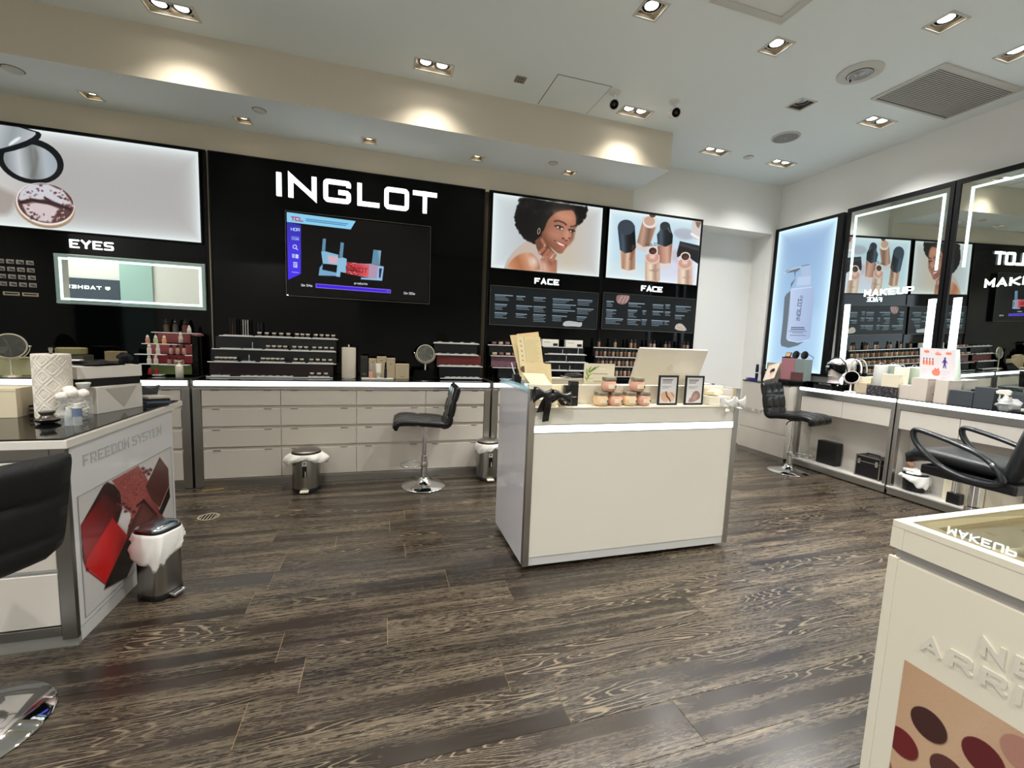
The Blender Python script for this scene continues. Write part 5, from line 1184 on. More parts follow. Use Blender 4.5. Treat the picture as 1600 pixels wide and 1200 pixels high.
# monitor seen from behind
t = thing('computer_monitor', 'large white computer monitor seen from behind on the cash desk', 'monitor', (2.08, 2.85, 1.0))
WM = M('monitor_white', (206,200,186), .35)
mb = MB(); y0, y1 = 2.745, 2.885; z0, z1 = 1.05, 1.418; xa, xb = 1.80, 2.392
mb.add([(xa,y0,z1),(xb,y0,z1),(xb-.01,y1,z0),(xa-.005,y1,z0), (xa,y0+.035,z1+.006),(xb,y0+.035,z1+.006),(xb-.01,y1+.035,z0+.006),(xa-.005,y1+.035,z0+.006)], [(0,1,2,3),(7,6,5,4),(0,4,5,1),(1,5,6,2),(2,6,7,3),(3,7,4,0)])
mb.build('shell', WM, t, bev=.008)
bx('stand', WM, t, 2.02, 2.16, 2.925, 2.95, 1.008, 1.25); bx('foot', WM, t, 1.95, 2.25, 2.86, 3.02, 1.0005, 1.008, bev=.003)
q = MB(); 
for k in range(14):
    a = 2*PI*k/14; b = 2*PI*(k+1)/14; cx, cz = 2.095, 1.275; yy = lambda z: y0+(z1-z)/(z1-z0)*(y1-y0)-.0012
    P = lambda a, rr: (cx+rr*math.cos(a), yy(cz+rr*math.sin(a)), cz+rr*math.sin(a)*.92)
    q.quad(P(a,.024), P(b,.024), P(b,.020), P(a,.020))
for s in (-.007, .005): q.quad((cx+s-.004,yy(cz-.012),cz-.012),(cx+s,yy(cz-.012),cz-.012),(cx+s+.006,yy(cz+.012),cz+.012),(cx+s+.002,yy(cz+.012),cz+.012))
q.build('round_emblem', M('emblem_grey', (180,174,160), .3, .6), t)
# black stacked products right of the monitor
for k, (x, y, z0, w, h, lb) in enumerate(((2.33,2.98,1.0,.17,.185,'wide black box lowest in the pile behind the monitor'), (2.345,2.98,1.1852,.12,.05,'flat black pack in the pile behind the monitor'))): carton(lb, x, x+w*.42, y, y+.06, z0, z0+h, M('black_carton', ()), mark=.5, logo=(190,170,120))
for k, (x, h) in enumerate(((2.357,.10),(2.382,.075),(2.402,.07))):
    o = MB().lathe([(.011,0),(.011,h*.55),(.007,h*.58),(.007,h*.85),(.002,h)], (x,3.0,1.2356), 12).build('serum_bottle', BLACKP, None, smooth=40); tag(o, ('tallest pointed black bottle on the pile by the monitor','black bottle in the middle on the pile by the monitor','black bottle at right on the pile by the monitor')[k], 'bottle')
tag(bx('paper_stack', PAPER, None, 2.20, 2.37, 2.66, 2.76, 1.0005, 1.172), 'stack of white paper between framed cards and tissue box', 'paper')

# ------------------------------------------------------------------ freedom stand (front left)
def island_rows(t, x0, x1, y, zs, mat):
    for c, d in zs: bx('drawer', mat, t, x0, x1, y, y+.02, c, d, bev=.003)
t = thing('freedom_stand', 'white display stand at left with raised words and red powder print', 'display stand', (-1.9, 2.8, 0))
RX, FY0, BY = -1.293, 2.286, 3.28
SIDE = M('stand_side', (206,205,206), .16, coat=.3)
bx('carcass', SIDE, t, -3.0, RX, FY0+.024, BY, .075, .905)
bx('plinth', M('plinth_white', ()), t, -2.98, RX-.006, FY0+.03, BY-.03, .0, .0745)
f = MB(); f.box(RX-.055, RX, FY0, FY0+.0235, .035, .905); f.box(-3.0, RX-.0555, FY0, FY0+.0235, .055, .10); f.box(-3.0, RX-.0555, FY0, FY0+.0235, .858, .905); f.build('front_frame', ALUD, t, bev=.002)
bx('lower_kick', M('kick_grey', (150,148,142), .4, .3), t, -3.0, RX-.002, FY0+.006, FY0+.029, .0, .0545)
island_rows(t, -3.0, RX-.058, FY0+.003, [(.105,.345), (.365,.60), (.62,.85)], LACQM)
bx('top_slab', LACQ, t, -3.0, RX+.01, FY0-.004, BY+.01, .9055, .942, bev=.002)
MB().prism([(-3.0, BY+.0105), (RX+.01, BY+.0105), (RX+.005, 3.43), (-2.2, 3.43)], (0,0,.912), (1,0,0), (0,1,0), (0,0,.03)).build('top_overhang', LACQ, t)
bx('black_top', BLACKTOP, t, -3.0, RX-.006, FY0+.004, 3.40, .9425, .950)
def quad_word(parent, word, o, u, v, d, h, wd, sp, sw, mat, total): lettering(parent, word, o, u, v, d, h, wd, sp, sw, mat, total=total)
quad_word(t, 'FREEDOM SYSTEM', (RX, 2.395, .795), (0,1,-.022), (0,0,1), (.0016,0,0), .052, .05, .012, .0085, M('raised_grey', (168,168,170), .3), .735)
pic('printed_panel', img_mat('pressed_powder', IM['free'], None, .25), t, (RX+.0025, 2.344, .10), (0,.896,0), (0,0,.568))
f = MB(); f.box(RX+.0004, RX+.0035, 2.340, 2.3436, .096, .672); f.box(RX+.0004, RX+.0035, 3.2404, 3.244, .096, .672); f.box(RX+.0004, RX+.0035, 2.3437, 3.2403, .6684, .672); f.box(RX+.0004, RX+.0035, 2.3437, 3.2403, .096, .0996); f.build('panel_edge', M('panel_edge', (150,146,142), .4), t)
ZT = .950
towel_roll('big quilted paper towel roll on the black top of freedom stand', -1.613, 2.80, ZT, .073, .325, quilt=True)
# cotton jar
t = thing('cotton_box', 'clear acrylic tub of cotton buds and balls on freedom stand', 'cotton box', (-1.49, 2.735, ZT))
MB().box(-1.545, -1.448, 2.70, 2.79, ZT+.0005, 1.062).build('tub', M('tub_acrylic', (236,240,238), .05, alpha=.16), t, bev=.004)
COT = M('cotton', (240,234,224), .95, bump=.5, bscale=90); rr = random.Random(5)
for k, (x, y, z, r) in enumerate(((-1.535,2.72,1.072,.024),(-1.50,2.735,1.088,.028),(-1.465,2.75,1.082,.026),(-1.525,2.76,1.098,.026),(-1.548,2.735,1.064,.02))):
    o = crumple((x,y,z), r, r, r*.85, k, COT, 'cotton_ball', None, amp=.28); tag(o, 'fluffy white cotton ball heaped over the clear tub', 'cotton ball', 'cotton balls over the tub')
for k in range(34):
    a = rr.uniform(-.5, .5); x, y, z = rr.uniform(-1.525,-1.47), rr.uniform(2.72,2.77), rr.uniform(.965,1.035)
    d = Vector((math.cos(a), rr.uniform(-.4,.4), math.sin(a)*.9)).normalized()*.024; p = Vector((x, y, z))
    o = MB().tube([p-d*1.3, p-d, p+d, p+d*1.3], [.0042,.0024,.0024,.0042], 6).build('cotton_bud', COT, None, smooth=60); tag(o, 'white cotton bud lying in the clear tub', 'cotton bud', 'cotton buds in the tub')
t = thing('spray_vial', 'small clear vial with blue label before the cotton tub', 'bottle', (-1.418, 2.585, ZT))
VIAL = M('vial_glass', (226,232,232), .05, alpha=.32)
for k, (x, z1) in enumerate(((-1.437, 1.03), (-1.405, 1.045))):
    MB().lathe([(.017,0),(.018,.003),(.018,z1-ZT-.012),(.012,z1-ZT-.006)], (x,2.585,ZT+.0005), 16).build('vial', VIAL, t, smooth=40)
    MB().lathe([(.010,z1-ZT-.006),(.010,z1-ZT+.008),(1e-6,z1-ZT+.009)], (x,2.585,ZT+.0005), 12).build('cap', WP, t, smooth=40)
MB().lathe([(.0184,.042),(.0184,.082)], (-1.405,2.585,ZT+.0005), 16).build('blue_label', M('blue_label', (104,120,146), .5), t, smooth=40)
t = thing('dark_dish', 'dark bronze lidded dish mirrored in the black top', 'dish', (-1.575, 2.66, ZT))
BRZ = M('dark_bronze', (96,90,84), .3, .6)
MB().lathe([(.022,0),(.034,.004),(.045,.012),(.045,.020),(.030,.026),(.022,.040),(.030,.052),(.030,.058),(1e-6,.060)], (-1.555,2.645,ZT+.0005), 32).build('dish', BRZ, t, smooth=50)
MB().lathe([(.0460,.012),(.0460,.020)], (-1.555,2.645,ZT+.0005), 32).build('dark_band', BLACKG, t, smooth=40)
# white boxes stacked
BOXW = M('white_carton', (214,208,198), .55)
def skew_box(lb, P, z0, z1, mat, tp=None):
    t = thing('carton', lb, 'box', (sum(p[0] for p in P)/4, sum(p[1] for p in P)/4, z0))
    MB().prism(P, (0,0,z0+.0004), (1,0,0), (0,1,0), (0,0,z1-z0)).build('body', mat, t, bev=.0015)
    return t
P1 = [(-1.477,2.885), (-1.388,3.15), (-1.64,3.24), (-1.73,2.97)]
t = skew_box('large white carton with grey triangle on freedom stand', P1, ZT, 1.095, BOXW)
MB().add([(-1.4595,2.932,1.083),(-1.398,3.115,1.083),(-1.4255,3.033,.968),(-1.461,2.9325,1.083),(-1.3995,3.1155,1.083),(-1.427,3.0335,.968)],[(0,1,2),(5,4,3),(0,3,4,1),(1,4,5,2),(2,5,3,0)]).build('grey_triangle', M('triangle_grey', (176,170,160), .5), t)
P2 = [(-1.53,2.89), (-1.385,3.13), (-1.60,3.26), (-1.745,3.0)]
skew_box('black velvet tray sandwiched between two white cartons', P2, 1.0962, 1.138, M('black_felt', (12,12,13), .9))
P3 = [(-1.555,2.88), (-1.38,3.14), (-1.60,3.28), (-1.77,3.01)]
t = skew_box('upper white carton with a faint emblem on the velvet tray', P3, 1.139, 1.205, BOXW)
crumple((-1.56,3.07,1.216), .11, .10, .014, 7, M('black_felt', ()), 'velvet_lining', t)
tag(crumple((-1.44,3.09,1.246), .032, .03, .028, 9, M('black_fur', (20,20,22), .95), 'powder_puff', None), 'black round puff on the upper white carton', 'puff')
tag(bx('paper_strip', PAPER, None, -1.68, -1.60, 2.99, 3.03, 1.232, 1.238), 'cream strip lying on the upper white carton', 'paper')
t = thing('tape_dispenser', 'dark grey curved tape dispenser behind the white cartons', 'dispenser', (-1.36, 3.30, ZT))
MB().prism([(-.10,.055),(-.085,.02),(-.02,0.004),(.045,.004),(.062,.07),(.07,.078),(.01,.058),(-.045,.085),(-.075,.135),(-.09,.135)], (-1.42,3.30,ZT+.03), (.75,.5,0), (0,0,1), (-.03,.045,0)).build('body', M('dispenser_grey', (52,58,62), .3), t, bev=.004)
for k in range(4):
    m = [M('book_black', (22,22,24), .4), M('book_blue', (70,84,100), .4), M('book_black', ()), M('book_pale', (176,170,160), .5)][k]
    z = ZT+.0005+k*.0135
    o = MB().obox((-1.385+.01*(k%2), 3.27-.01*k, z+.006), (.055,.02,0), (-.06,.10-.02*k,0), (0,0,.006)).build('notebook', m, None); tag(o, ('black notebook lowest beside the cartons','blue grey notebook second in the pile beside the cartons','black notebook third in the pile beside the cartons','pale notebook on top of the pile beside the cartons')[k], 'notebook')
carton('cream box cut by the left picture edge on freedom stand', -1.99, -1.765, 2.80, 2.93, ZT, 1.10, M('cream_carton', (222,208,178), .55), mark=.3)
tag(MB().prism([(0,0),(.09,0),(.12,.05),(.03,.07),(-.06,.05)], (-1.835,3.18,ZT+.1), (1,0,0), (0,0,1), (0,.05,0)).build('cloth_scrap', M('plum_cloth', (58,50,56), .9), None, bev=.004), 'dark plum cloth behind the quilted paper towels', 'cloth')
carton('flat box supporting the plum cloth behind the paper towels', -1.90, -1.71, 3.15, 3.27, ZT, 1.048, M('grey_carton', ()), mark=None)
for k in range(5):
    z = ZT+.0005+k*.011
    tag(bx('compact_case', [BLACKP, M('bronze_case', (110,86,72), .3), BLACKP, M('silver_case', (150,150,148), .3, .6), BLACKP][k], None, -1.755, -1.69, 2.86, 2.95, z, z+.0105, bev=.002), '%s flat case in the stack left of the paper towels' % ('lowest black','bronze','middle black','silver','topmost black')[k], 'case')
tag(MB().lathe([(.015,0),(.026,.024),(.031,.038),(.029,.042),(1e-6,.042)], (-1.516,2.852,1.085), 18).build('paper_cup', M('paper_white', (222,220,214), .7), None, smooth=40), 'white paper cup tipped behind the cotton tub', 'cup')
tag(bx('acrylic_block', M('acrylic_case', ()), None, -1.535, -1.49, 2.83, 2.875, ZT+.0005, 1.0845), 'clear acrylic block under the white paper cup', 'block')

# ------------------------------------------------------------------ new arrivals stand (front right)
t = thing('new_arrivals_stand', 'cream display stand at lower right with raised words and palette print', 'display stand', (1.8, .5, 0))
NX, NY, NF, NB = 1.494, .877, -.35, 2.45
bx('carcass', CREAM, t, NX+.012, NB, NF, NY-.012, .03, .834)
bx('foot', BLACKM, t, NX+.04, NB-.03, NF+.03, NY-.04, 0, .0295)
bx('side_panel', CREAM, t, NX, NX+.0115, NF, NY-.026, .03, .833)
bx('corner_post', CREAM, t, NX-.001, NX+.0115, NY-.0255, NY, .03, .838, bev=.001); bx('rear_panel', CREAM, t, NX+.012, NB, NY-.0115, NY-.0005, .03, .833)
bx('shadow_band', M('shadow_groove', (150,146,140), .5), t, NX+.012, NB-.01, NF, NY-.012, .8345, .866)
f = MB(); f.box(NX, NX+.012, NF, NY-.032, .8665, .9295); f.box(NX+.012, NB, NY-.012, NY, .8665, .9295); f.build('upper_fascia', CREAM, t)
bx('corner_block', CREAM, t, NX-.001, NX+.0115, NY-.0315, NY, .8665, .9295)
f = MB()
for (a, b, c, d) in ((NX-.001,NX+.030,NF,NY), (NB-.03,NB,NF,NY), (NX+.03,NB-.03,NY-.028,NY), (NX+.03,NB-.03,NF,NF+.028)): f.box(a, b, c, d, .930, .950)
f.build('top_frame', CREAM, t, bev=.001)
f = MB()
for (a, b, c, d) in ((NX+.0305,NX+.078,NF+.0405,NY-.0285), (NX+.0785,NB-.0455,NY-.068,NY-.0285)): f.box(a, b, c, d, .905, .9405)
f.build('inner_step', M('inner_cream', (226,206,158), .4), t)
bx('tray_floor', M('tray_tan', (176,160,126), .25), t, NX+.0785, NB-.05, NF+.041, NY-.0685, .905, .926)
bx('glass_top', M('cover_glass', (250,252,250), .0, trans=1., ior=1.45), t, NX+.0305, NB-.0305, NF+.0285, NY-.0285, .9435, .9485)
m = MB(); rr = random.Random(9)
for k in range(7): m.box(NX+.10+rr.uniform(0,.02), NX+.115+rr.uniform(.02,.04), NY-.14-k*.1, NY-.10-k*.1, .9262, .930)
m.build('product_well', M('well_brown', (120,104,84), .4), t)
def word(parent, txt, o, total, h, mat): lettering(parent, txt, o, (0,-1,0), (0,0,1), (-.005,0,0), h, .05, .018, .0105, mat, total=total)
RAISE = M('raised_cream', (214,206,188), .4)
word(t, 'ARRIVALS', (NX, .768, .612), .47, .046, RAISE)
word(t, 'NEW', (NX, .645, .684), .17, .046, RAISE)
pic('palette_print', img_mat('palette_face', IM['pal'], None, .45), t, (NX-.0015, .80, .10), (0,-.55,0), (0,0,.449))

# ------------------------------------------------------------------ right wall: lightbox, mirrors
t = thing('lightbox', 'tall pale blue lightbox with a white pump bottle on the right wall', 'lightbox', (5.27, 4.47, 1.1))
Y0, Y1, Z0, Z1 = 4.06, 4.88, 1.16, 3.055
f = MB(); f.box(5.235, 5.296, Y1+.0005, Y1+.042, Z0-.03, Z1+.035); f.box(5.235, 5.296, Y0-.075, Y0-.0005, Z0-.03, Z1+.035); f.box(5.235, 5.296, Y0, Y1, Z1+.0005, Z1+.035); f.box(5.235, 5.296, Y0, Y1, Z0-.03, Z0-.0005)
f.build('frame', BLACKM, t, bev=.002); bx('back_box', BLACKM, t, 5.256, 5.296, Y0+.001, Y1-.001, Z0+.001, Z1-.001)
pic('lit_picture', img_mat('lit_lab', IM['lab'], .66), t, (5.2545, Y1, Z0), (0,-(Y1-Y0),0), (0,0,Z1-Z0))
TX = .0291      # the two mirrors lean a little into the room at the top
def MX(z, d=0): return 5.2352-TX*(z-2.0)-d
def mbox(mb, y0, y1, z0, z1, d0, d1):
    return mb.add([(MX(z0,d1),y0,z0),(MX(z0,d0),y0,z0),(MX(z0,d0),y1,z0),(MX(z0,d1),y1,z0),(MX(z1,d1),y0,z1),(MX(z1,d0),y0,z1),(MX(z1,d0),y1,z1),(MX(z1,d1),y1,z1)],
                  [(3,2,1,0),(4,5,6,7),(0,1,5,4),(1,2,6,5),(2,3,7,6),(3,0,4,7)])
def tall_mirror(lb, y0, y1, leds, bars):
    t = thing('make_up_mirror', lb, 'mirror', (5.24, (y0+y1)/2, 1.0))
    z0, z1 = 1.0015, 3.055
    f = MB(); mbox(f, y0-.035, y0-.0005, z0, z1+.045, -.03, .012); mbox(f, y1+.0005, y1+.035, z0, z1+.045, -.03, .012); mbox(f, y0, y1, z1+.0005, z1+.045, -.03, .012)
    f.build('frame', BLACKM, t)
    mbox(MB(), y0, y1, z0, z1, -.028, -.0005).build('back_board', BLACKM, t)
    MB().quad((MX(z0),y1,z0),(MX(z0),y0,z0),(MX(z1),y0,z1),(MX(z1),y1,z1)).build('mirror_pane', MIRROR, t)
    f = MB(); a, b = leds
    mbox(f, a, b, 2.985, 3.005, .0008, .004); mbox(f, b-.022, b, 2.28, 2.9845, .0008, .004); mbox(f, a, a+.022, 2.28, 2.9845, .0008, .004)
    f.build('light_line', LEDM, t)
    for y in bars:
        mbox(MB(), y-.031, y+.031, z0+.005, 2.0, .0008, .004).build('light_bar', LEDBAR, t)
    return t
tall_mirror('tall lit make-up mirror nearest the blue lightbox', 2.952, 3.88, (2.985, 3.83), (2.995, 3.82))
tall_mirror('tall lit make-up mirror at the right picture edge', 1.90, 2.872, (1.95, 2.795), (1.97, 2.795))
def mirror_sign(lb, y_left, total, zb):
    t = thing('illuminated_sign', lb, 'sign', (5.22, y_left-total/2, zb))
    x = MX(zb+.035)-.0062
    lettering(t, 'MAKEUP', (x, y_left, zb), (0,-1,0), (TX*-1,0,1), (.004,0,0), .07, .085, .022, .0115, GLOW, total=total)
mirror_sign('white glowing word standing on the first tall mirror', 3.645, .475, 2.075)
mirror_sign('white glowing word standing on the second tall mirror', 2.615, .475, 2.075)
bx('mirror_post', BLACKG, None, 5.245, 5.297, 2.910, 2.916, 1.002, 3.08)
tag(bpy.data.objects['mirror_post'], 'thin black post between the two tall mirrors', 'post')

# ------------------------------------------------------------------ white cabinet and make-up counters on the right
t = thing('lab_cabinet', 'white cabinet with raised words left of the make-up counters', 'cabinet', (5.08, 4.6, 0))
CX = 4.935
bx('carcass', LACQM, t, CX+.016, 5.20, 4.19, 4.945, .05, .985)
for k, (a, b) in enumerate(((.06, .345), (.352, .975))): bx('drawer' if k == 0 else 'door', LACQM, t, CX, CX+.0155, 4.192, 4.943, a, b, bev=.002)
bx('plinth', ALU, t, CX+.012, 5.19, 4.195, 4.943, 0, .0495); bx('top', BLACKTOP, t, CX-.003, 5.205, 4.188, 4.947, .9855, 1.0)
lettering(t, 'INGLOT LAB', (CX, 4.93, .572), (0,-1,0), (0,0,1), (-.006,0,0), .05, .06, .016, .010, M('raised_silver', (176,174,170), .3, .3), total=.62)
def makeup_counter(lb, y0, y1, split, side=False):
    t = thing('make_up_counter', lb, 'counter', (5.1, (y0+y1)/2, 0))
    X = 5.0; Wd = .034
    f = MB()
    for a in (y0, y1-Wd): f.box(X, X+.05, a, a+Wd, .05, .955)
    f.box(X, X+.03, y0+Wd, y1-Wd, .888, .955); f.build('frame', ALU, t, bev=.002)
    for a, b in ((y0+Wd, split), (split, y1-Wd)):
        o = bx('drawer', LACQM, t, X+.004, X+.022, a+.002, b-.002, .700, .886, bev=.002)
    for a in (y0, y1-.018): bx('side_panel', LACQ, t, X+.0505, 5.255, a, a+.018, .05, .954)
    bx('back_panel', LACQM, t, 5.238, 5.255, y0+.019, y1-.019, .1005, .954); bx('drawer_floor', LACQM, t, X+.0225, 5.237, y0+.019, y1-.019, .694, .6995)
    bx('lower_shelf', M('lower_shelf', (196,192,184), .12, coat=.3), t, X-.015, 5.237, y0+.002, y1-.002, .082, .100, bev=.003)
    bx('kick_plate', ALU, t, X+.006, X+.02, y0+.004, y1-.004, .012, .0815); bx('foot', BLACKM, t, X+.03, 5.2, y0+.03, y1-.03, 0, .0815)
    bx('light_strip', LED, t, X-.012, X+.02, y0+.006, y1-.006, .957, .994, bev=.007)
    bx('top', BLACKTOP, t, X-.006, 5.256, y0, y1, .9945, 1.0005)
    return t
makeup_counter('make-up counter with open shelf under the first tall mirror', 3.052, 4.115, 3.575)
makeup_counter('make-up counter with open shelf under the second tall mirror', 1.98, 3.038, 2.527)

# things on the right counters
CT = 1.0009
t = thing('black_tray', 'low black glossy riser under the pink and grey boxes', 'tray', (5.14, 4.28, 1.0)); bx('slab', BLACKG, t, 5.03, 5.20, 4.10, 4.46, CT, 1.058, bev=.002)
bx('edge_strip', ALUD, t, 5.029, 5.0298, 4.10, 4.46, 1.048, 1.053)
PINK = M('pink_carton', (170,114,122), .4)
carton('pink box on the black riser before the blue lightbox', 5.05, 5.17, 4.265, 4.455, 1.0585, 1.335, PINK, mark=None)
carton('grey green box on the black riser, right of the pink one', 5.05, 5.17, 4.12, 4.262, 1.0585, 1.33, M('grey_green', (128,140,138), .4), mark=None)
carton('dark maroon flat box leaning before the grey green box', 5.034, 5.048, 4.13, 4.29, 1.0585, 1.165, M('maroon', (96,60,60), .4), mark=None)
t = thing('sunglasses', 'dark round sunglasses lying on top of the grey green box', 'sunglasses', (5.09, 4.2, 1.331))
m = MB()
for y in (4.285, 4.165): m.lathe([(1e-6,0),(.048,.001),(.052,.004),(.048,.007),(1e-6,.006)], (5.085, y, 1.383), 24, axis=(-1,.0,.15), sx=1, sy=1)
m.build('lens', M('dark_lens', (18,16,16), .08), t, smooth=40)
MB().tube([(5.083,4.243,1.395),(5.08,4.225,1.402),(5.083,4.209,1.395)], .004, 8).build('bridge', BLACKP, t, smooth=50)
m = MB()
for y, s in ((4.338,1),(4.112,-1)): m.tube([(5.085,y-.008*s,1.392),(5.10,y,1.390),(5.165,y,1.360),(5.168,y-.004*s,1.336)], .0035, 8)
m.build('temple', BLACKP, t, smooth=50)
t = thing('bronzer_compact', 'open dark compact with tan powder on top of the pink box', 'compact', (5.10, 4.42, 1.336))
bx('case', BLACKP, t, 5.06, 5.15, 4.375, 4.465, 1.3355, 1.350, bev=.003); MB().obox((5.115,4.42,1.378), (.012,0,.030), (0,.040,0), (.004,0,-.002)).build('lid', BLACKP, t, bev=.002); MB().obox((5.109,4.42,1.380), (.009,0,.0225), (0,.032,0), (.001,0,-.0005)).build('powder', M('tan_powder', (198,150,110), .6), t)
t = thing('folded_card', 'white folded card with a small dark portrait, by the pink box', 'card', (5.06, 4.58, 1.0))
c = Cv(160, 190, (226,212,196)); c.ell(90,88,34,30,(26,24,26)); c.ell(90,104,20,24,(214,160,136)); c.ell(90,84,26,16,(26,24,26)); c.ell(83,101,3,2,(30,20,20)); c.ell(97,101,3,2,(30,20,20)); c.ell(90,116,6,3,(170,70,70)); c.poly([(60,160),(120,160),(112,128),(68,128)], (230,190,170), soft=3)
leaf('front_leaf', t, (4.985, 4.66, 1.012), (.01,-.165,.05), (.07,-.01,.21), img_mat('card_portrait', c.image('card_portrait'), None, .6))
leaf('rear_leaf', t, (5.118, 4.66, 1.0015), (0,-.14,0), (-.058,-.02,.225), PAPER)
def lipstick(x, y, lb, h, band, m):
    t = thing('lipstick', lb, 'lipstick', (x, y, 1.0))
    MB().lathe([(.013,0),(.017,.02),(.020,h*.4),(.020,h*.5)], (x,y,CT), 16).build('base', m, t, smooth=50); MB().lathe([(.0205,h*.505),(.021,h*.7),(.017,h*.96),(.013,h),(1e-6,h)], (x,y,CT), 16).build('cap', m, t, smooth=50)
    MB().lathe([(.0212,h*.45),(.0212,h*.50)], (x,y,CT), 16).build('ring', band, t, smooth=40)
lipstick(5.02, 4.80, 'silver and navy slim cosmetic on the lab cabinet, nearest its left end', .225, M('white_band', (224,224,224), .4), M('navy_case', (28,32,52), .2, .3))
lipstick(5.02, 4.70, 'stout black slim cosmetic beside the kraft card on the lab cabinet', .225, BLACKG, BLACKP)
carton('small bright blue pack lying at the left end of lab cabinet', 4.95, 5.0, 4.78, 4.87, 1.0, 1.035, M('bright_blue', (40,44,150), .4), mark=None)
tag(bx('kraft_panel', M('kraft_panel', (176,160,130), .7), None, 5.12, 5.128, 4.50, 4.74, CT, 1.26), 'kraft card standing behind the black cosmetics on lab cabinet', 'card')
tag(MB().lathe([(.03,0),(.033,.01),(.02,.03),(1e-6,.034)], (4.97,4.89,CT), 14).build('small_pebble_dish', M('dish_brown', (96,90,84), .5), None, smooth=50), 'small brown dish at the far left corner of lab cabinet', 'dish')
# mannequin head with mask on black stand
t = thing('acrylic_stand', 'black glossy table stand under the mannequin head', 'stand', (5.12, 3.88, 1.0))
bx('stand_top', BLACKG, t, 5.03, 5.22, 3.66, 4.06, 1.062, 1.070, bev=.001)
for y in (3.665, 4.047): bx('leg', BLACKG, t, 5.035, 5.215, y, y+.008, CT, 1.0615)
bx('drawer_box', M('smoke_box', (48,50,52), .2), t, 5.05, 5.20, 3.75, 3.98, CT, 1.045)
t = thing('mannequin_head', 'white mannequin head wearing a black and silver eye mask', 'mannequin', (5.13, 3.78, 1.07))
HW = M('mannequin_white', (226,216,212), .3, coat=.3)
hx, hy, hz = 5.125, 3.79, 1.225
fd = Vector((-.74,.30,0)).normalized(); fd = Vector((-.86,-.18,.0)).normalized(); sd = Vector((fd.y,-fd.x,0))   # facing the room
def P(f, s, z): return Vector((hx,hy,hz))+fd*f+sd*s+Vector((0,0,z))
prof = [(-.155,.050,.062),(-.15,.062,.075),(-.135,.048,.055),(-.115,.042,.046),(-.098,.050,.052),(-.075,.070,.060),(-.045,.088,.070),(-.01,.098,.078),(.03,.102,.083),(.07,.098,.081),(.105,.080,.068),(.13,.050,.044),(.14,.01,.01)]
vs, fs = [], []; n = 28
for (z, rf, rs) in prof:
    for k in range(n):
        a = 2*PI*k/n; f_, s_ = math.cos(a), math.sin(a); q = 1.
        if -.10 < z < .06 and f_ > .2:
            if abs(s_) < .22 and -.03 < z < .035: q += .16*(1-abs(s_)/.22)*(1 if z < 0 else .7)
            if abs(s_) < .34 and -.075 < z < -.04: q += .05
            if .18 < abs(s_) < .55 and .0 < z < .05: q -= .05
        vs.append(P(f_*rf*q-(.012 if z > -.05 else -.004), s_*rs, z))
for i in range(len(prof)-1):
    for k in range(n): fs.append((i*n+k, i*n+(k+1)%n, (i+1)*n+(k+1)%n, (i+1)*n+k))
fs += [tuple(reversed(range(n))), tuple((len(prof)-1)*n+k for k in range(n))]
o = MB().add(vs, fs).build('head', HW, t, smooth=80); ss = o.modifiers.new('Subdivision', 'SUBSURF'); ss.levels = 1; ss.render_levels = 1
def shell(a0, a1, z0, z1, rf, rs, m, name, zfun=None, nu=16, nv=4):
    vs = []; fs = []
    for j in range(nv+1):
        for i in range(nu+1):
            a = a0+(a1-a0)*i/nu; z = z0+(z1-z0)*j/nv
            if zfun: z = zfun(a, j/nv)
            k = math.sqrt(max(.1, 1-(max(0, z-.02)/.135)**2)); vs.append(P(math.cos(a)*rf*k-.012, math.sin(a)*rs*k, z))
    for j in range(nv):
        for i in range(nu): fs.append((j*(nu+1)+i, j*(nu+1)+i+1, (j+1)*(nu+1)+i+1, (j+1)*(nu+1)+i))
    o = MB().add(vs, fs).build(name, m, t, smooth=70); s = o.modifiers.new('Solidify', 'SOLIDIFY'); s.thickness = .004; s.offset = 1; return o
shell(-1.7, 1.7, 0, 0, .112, .090, BLACKG, 'mask', lambda a, v: (.0+.05*min(1,abs(a)/1.2)*(-.4)+.018*math.cos(3*a))*(1-v)+.075*v)
shell(-1.2, 1.2, 0, 0, .116, .093, M('mask_silver', (212,210,206), .15, .8), 'mask_trim', lambda a, v: .075+.02*v+.008*math.cos(4*a))
shell(.25, 1.15, 0, 0, .117, .094, M('mask_grey', (190,190,188), .2, .6), 'mask_shine', lambda a, v: .030+.022*v)
m = MB(); m.tube([P(.105, -.022, -.062), P(.112, 0, -.064), P(.105, .022, -.062)], .005, 8); m.build('lips', M('lip_tone', (206,188,182), .4), t, smooth=60)  # lips slightly darker than the head
MB().tube([P(-.03,-.10,-.10), P(-.01,-.115,0), P(-.01,-.09,.09), P(-.01,-.03,.15), P(-.01,.03,.15), P(-.01,.09,.09), P(-.02,.108,0)], .007, 8).build('head_band', M('band_black', (20,20,22), .3), t, smooth=60)
t = thing('headphones', 'white and black headphone hoop behind the mannequin head', 'headphones', (5.215, 3.63, 1.07))
MB().tube([(5.215, 3.632+.068*math.cos(a), 1.235+.125*math.sin(a)) for a in [PI*k/14*1.1-.15 for k in range(15)]], .008, 8).build('head_band', HW, t, smooth=60)
for y in (3.675, 3.588): MB().lathe([(.02,-.012),(.036,-.01),(.04,.0),(.036,.012),(.02,.014)], (5.215,y,1.175), 20, axis=(0,1,0)).build('ear_cup', BLACKG, t, smooth=50)
bx('stand_block', M('headphone_block', (60,58,56), .4), t, 5.19, 5.219, 3.662, 3.70, 1.0705, 1.134)
round_mirror('round make-up mirror with dark glass before the mannequin head', 5.05, 3.545, CT, .068, HW, M('dark_mirror', (26,28,30), .05, 1.), (-.88,-.42,.16), h=.168)
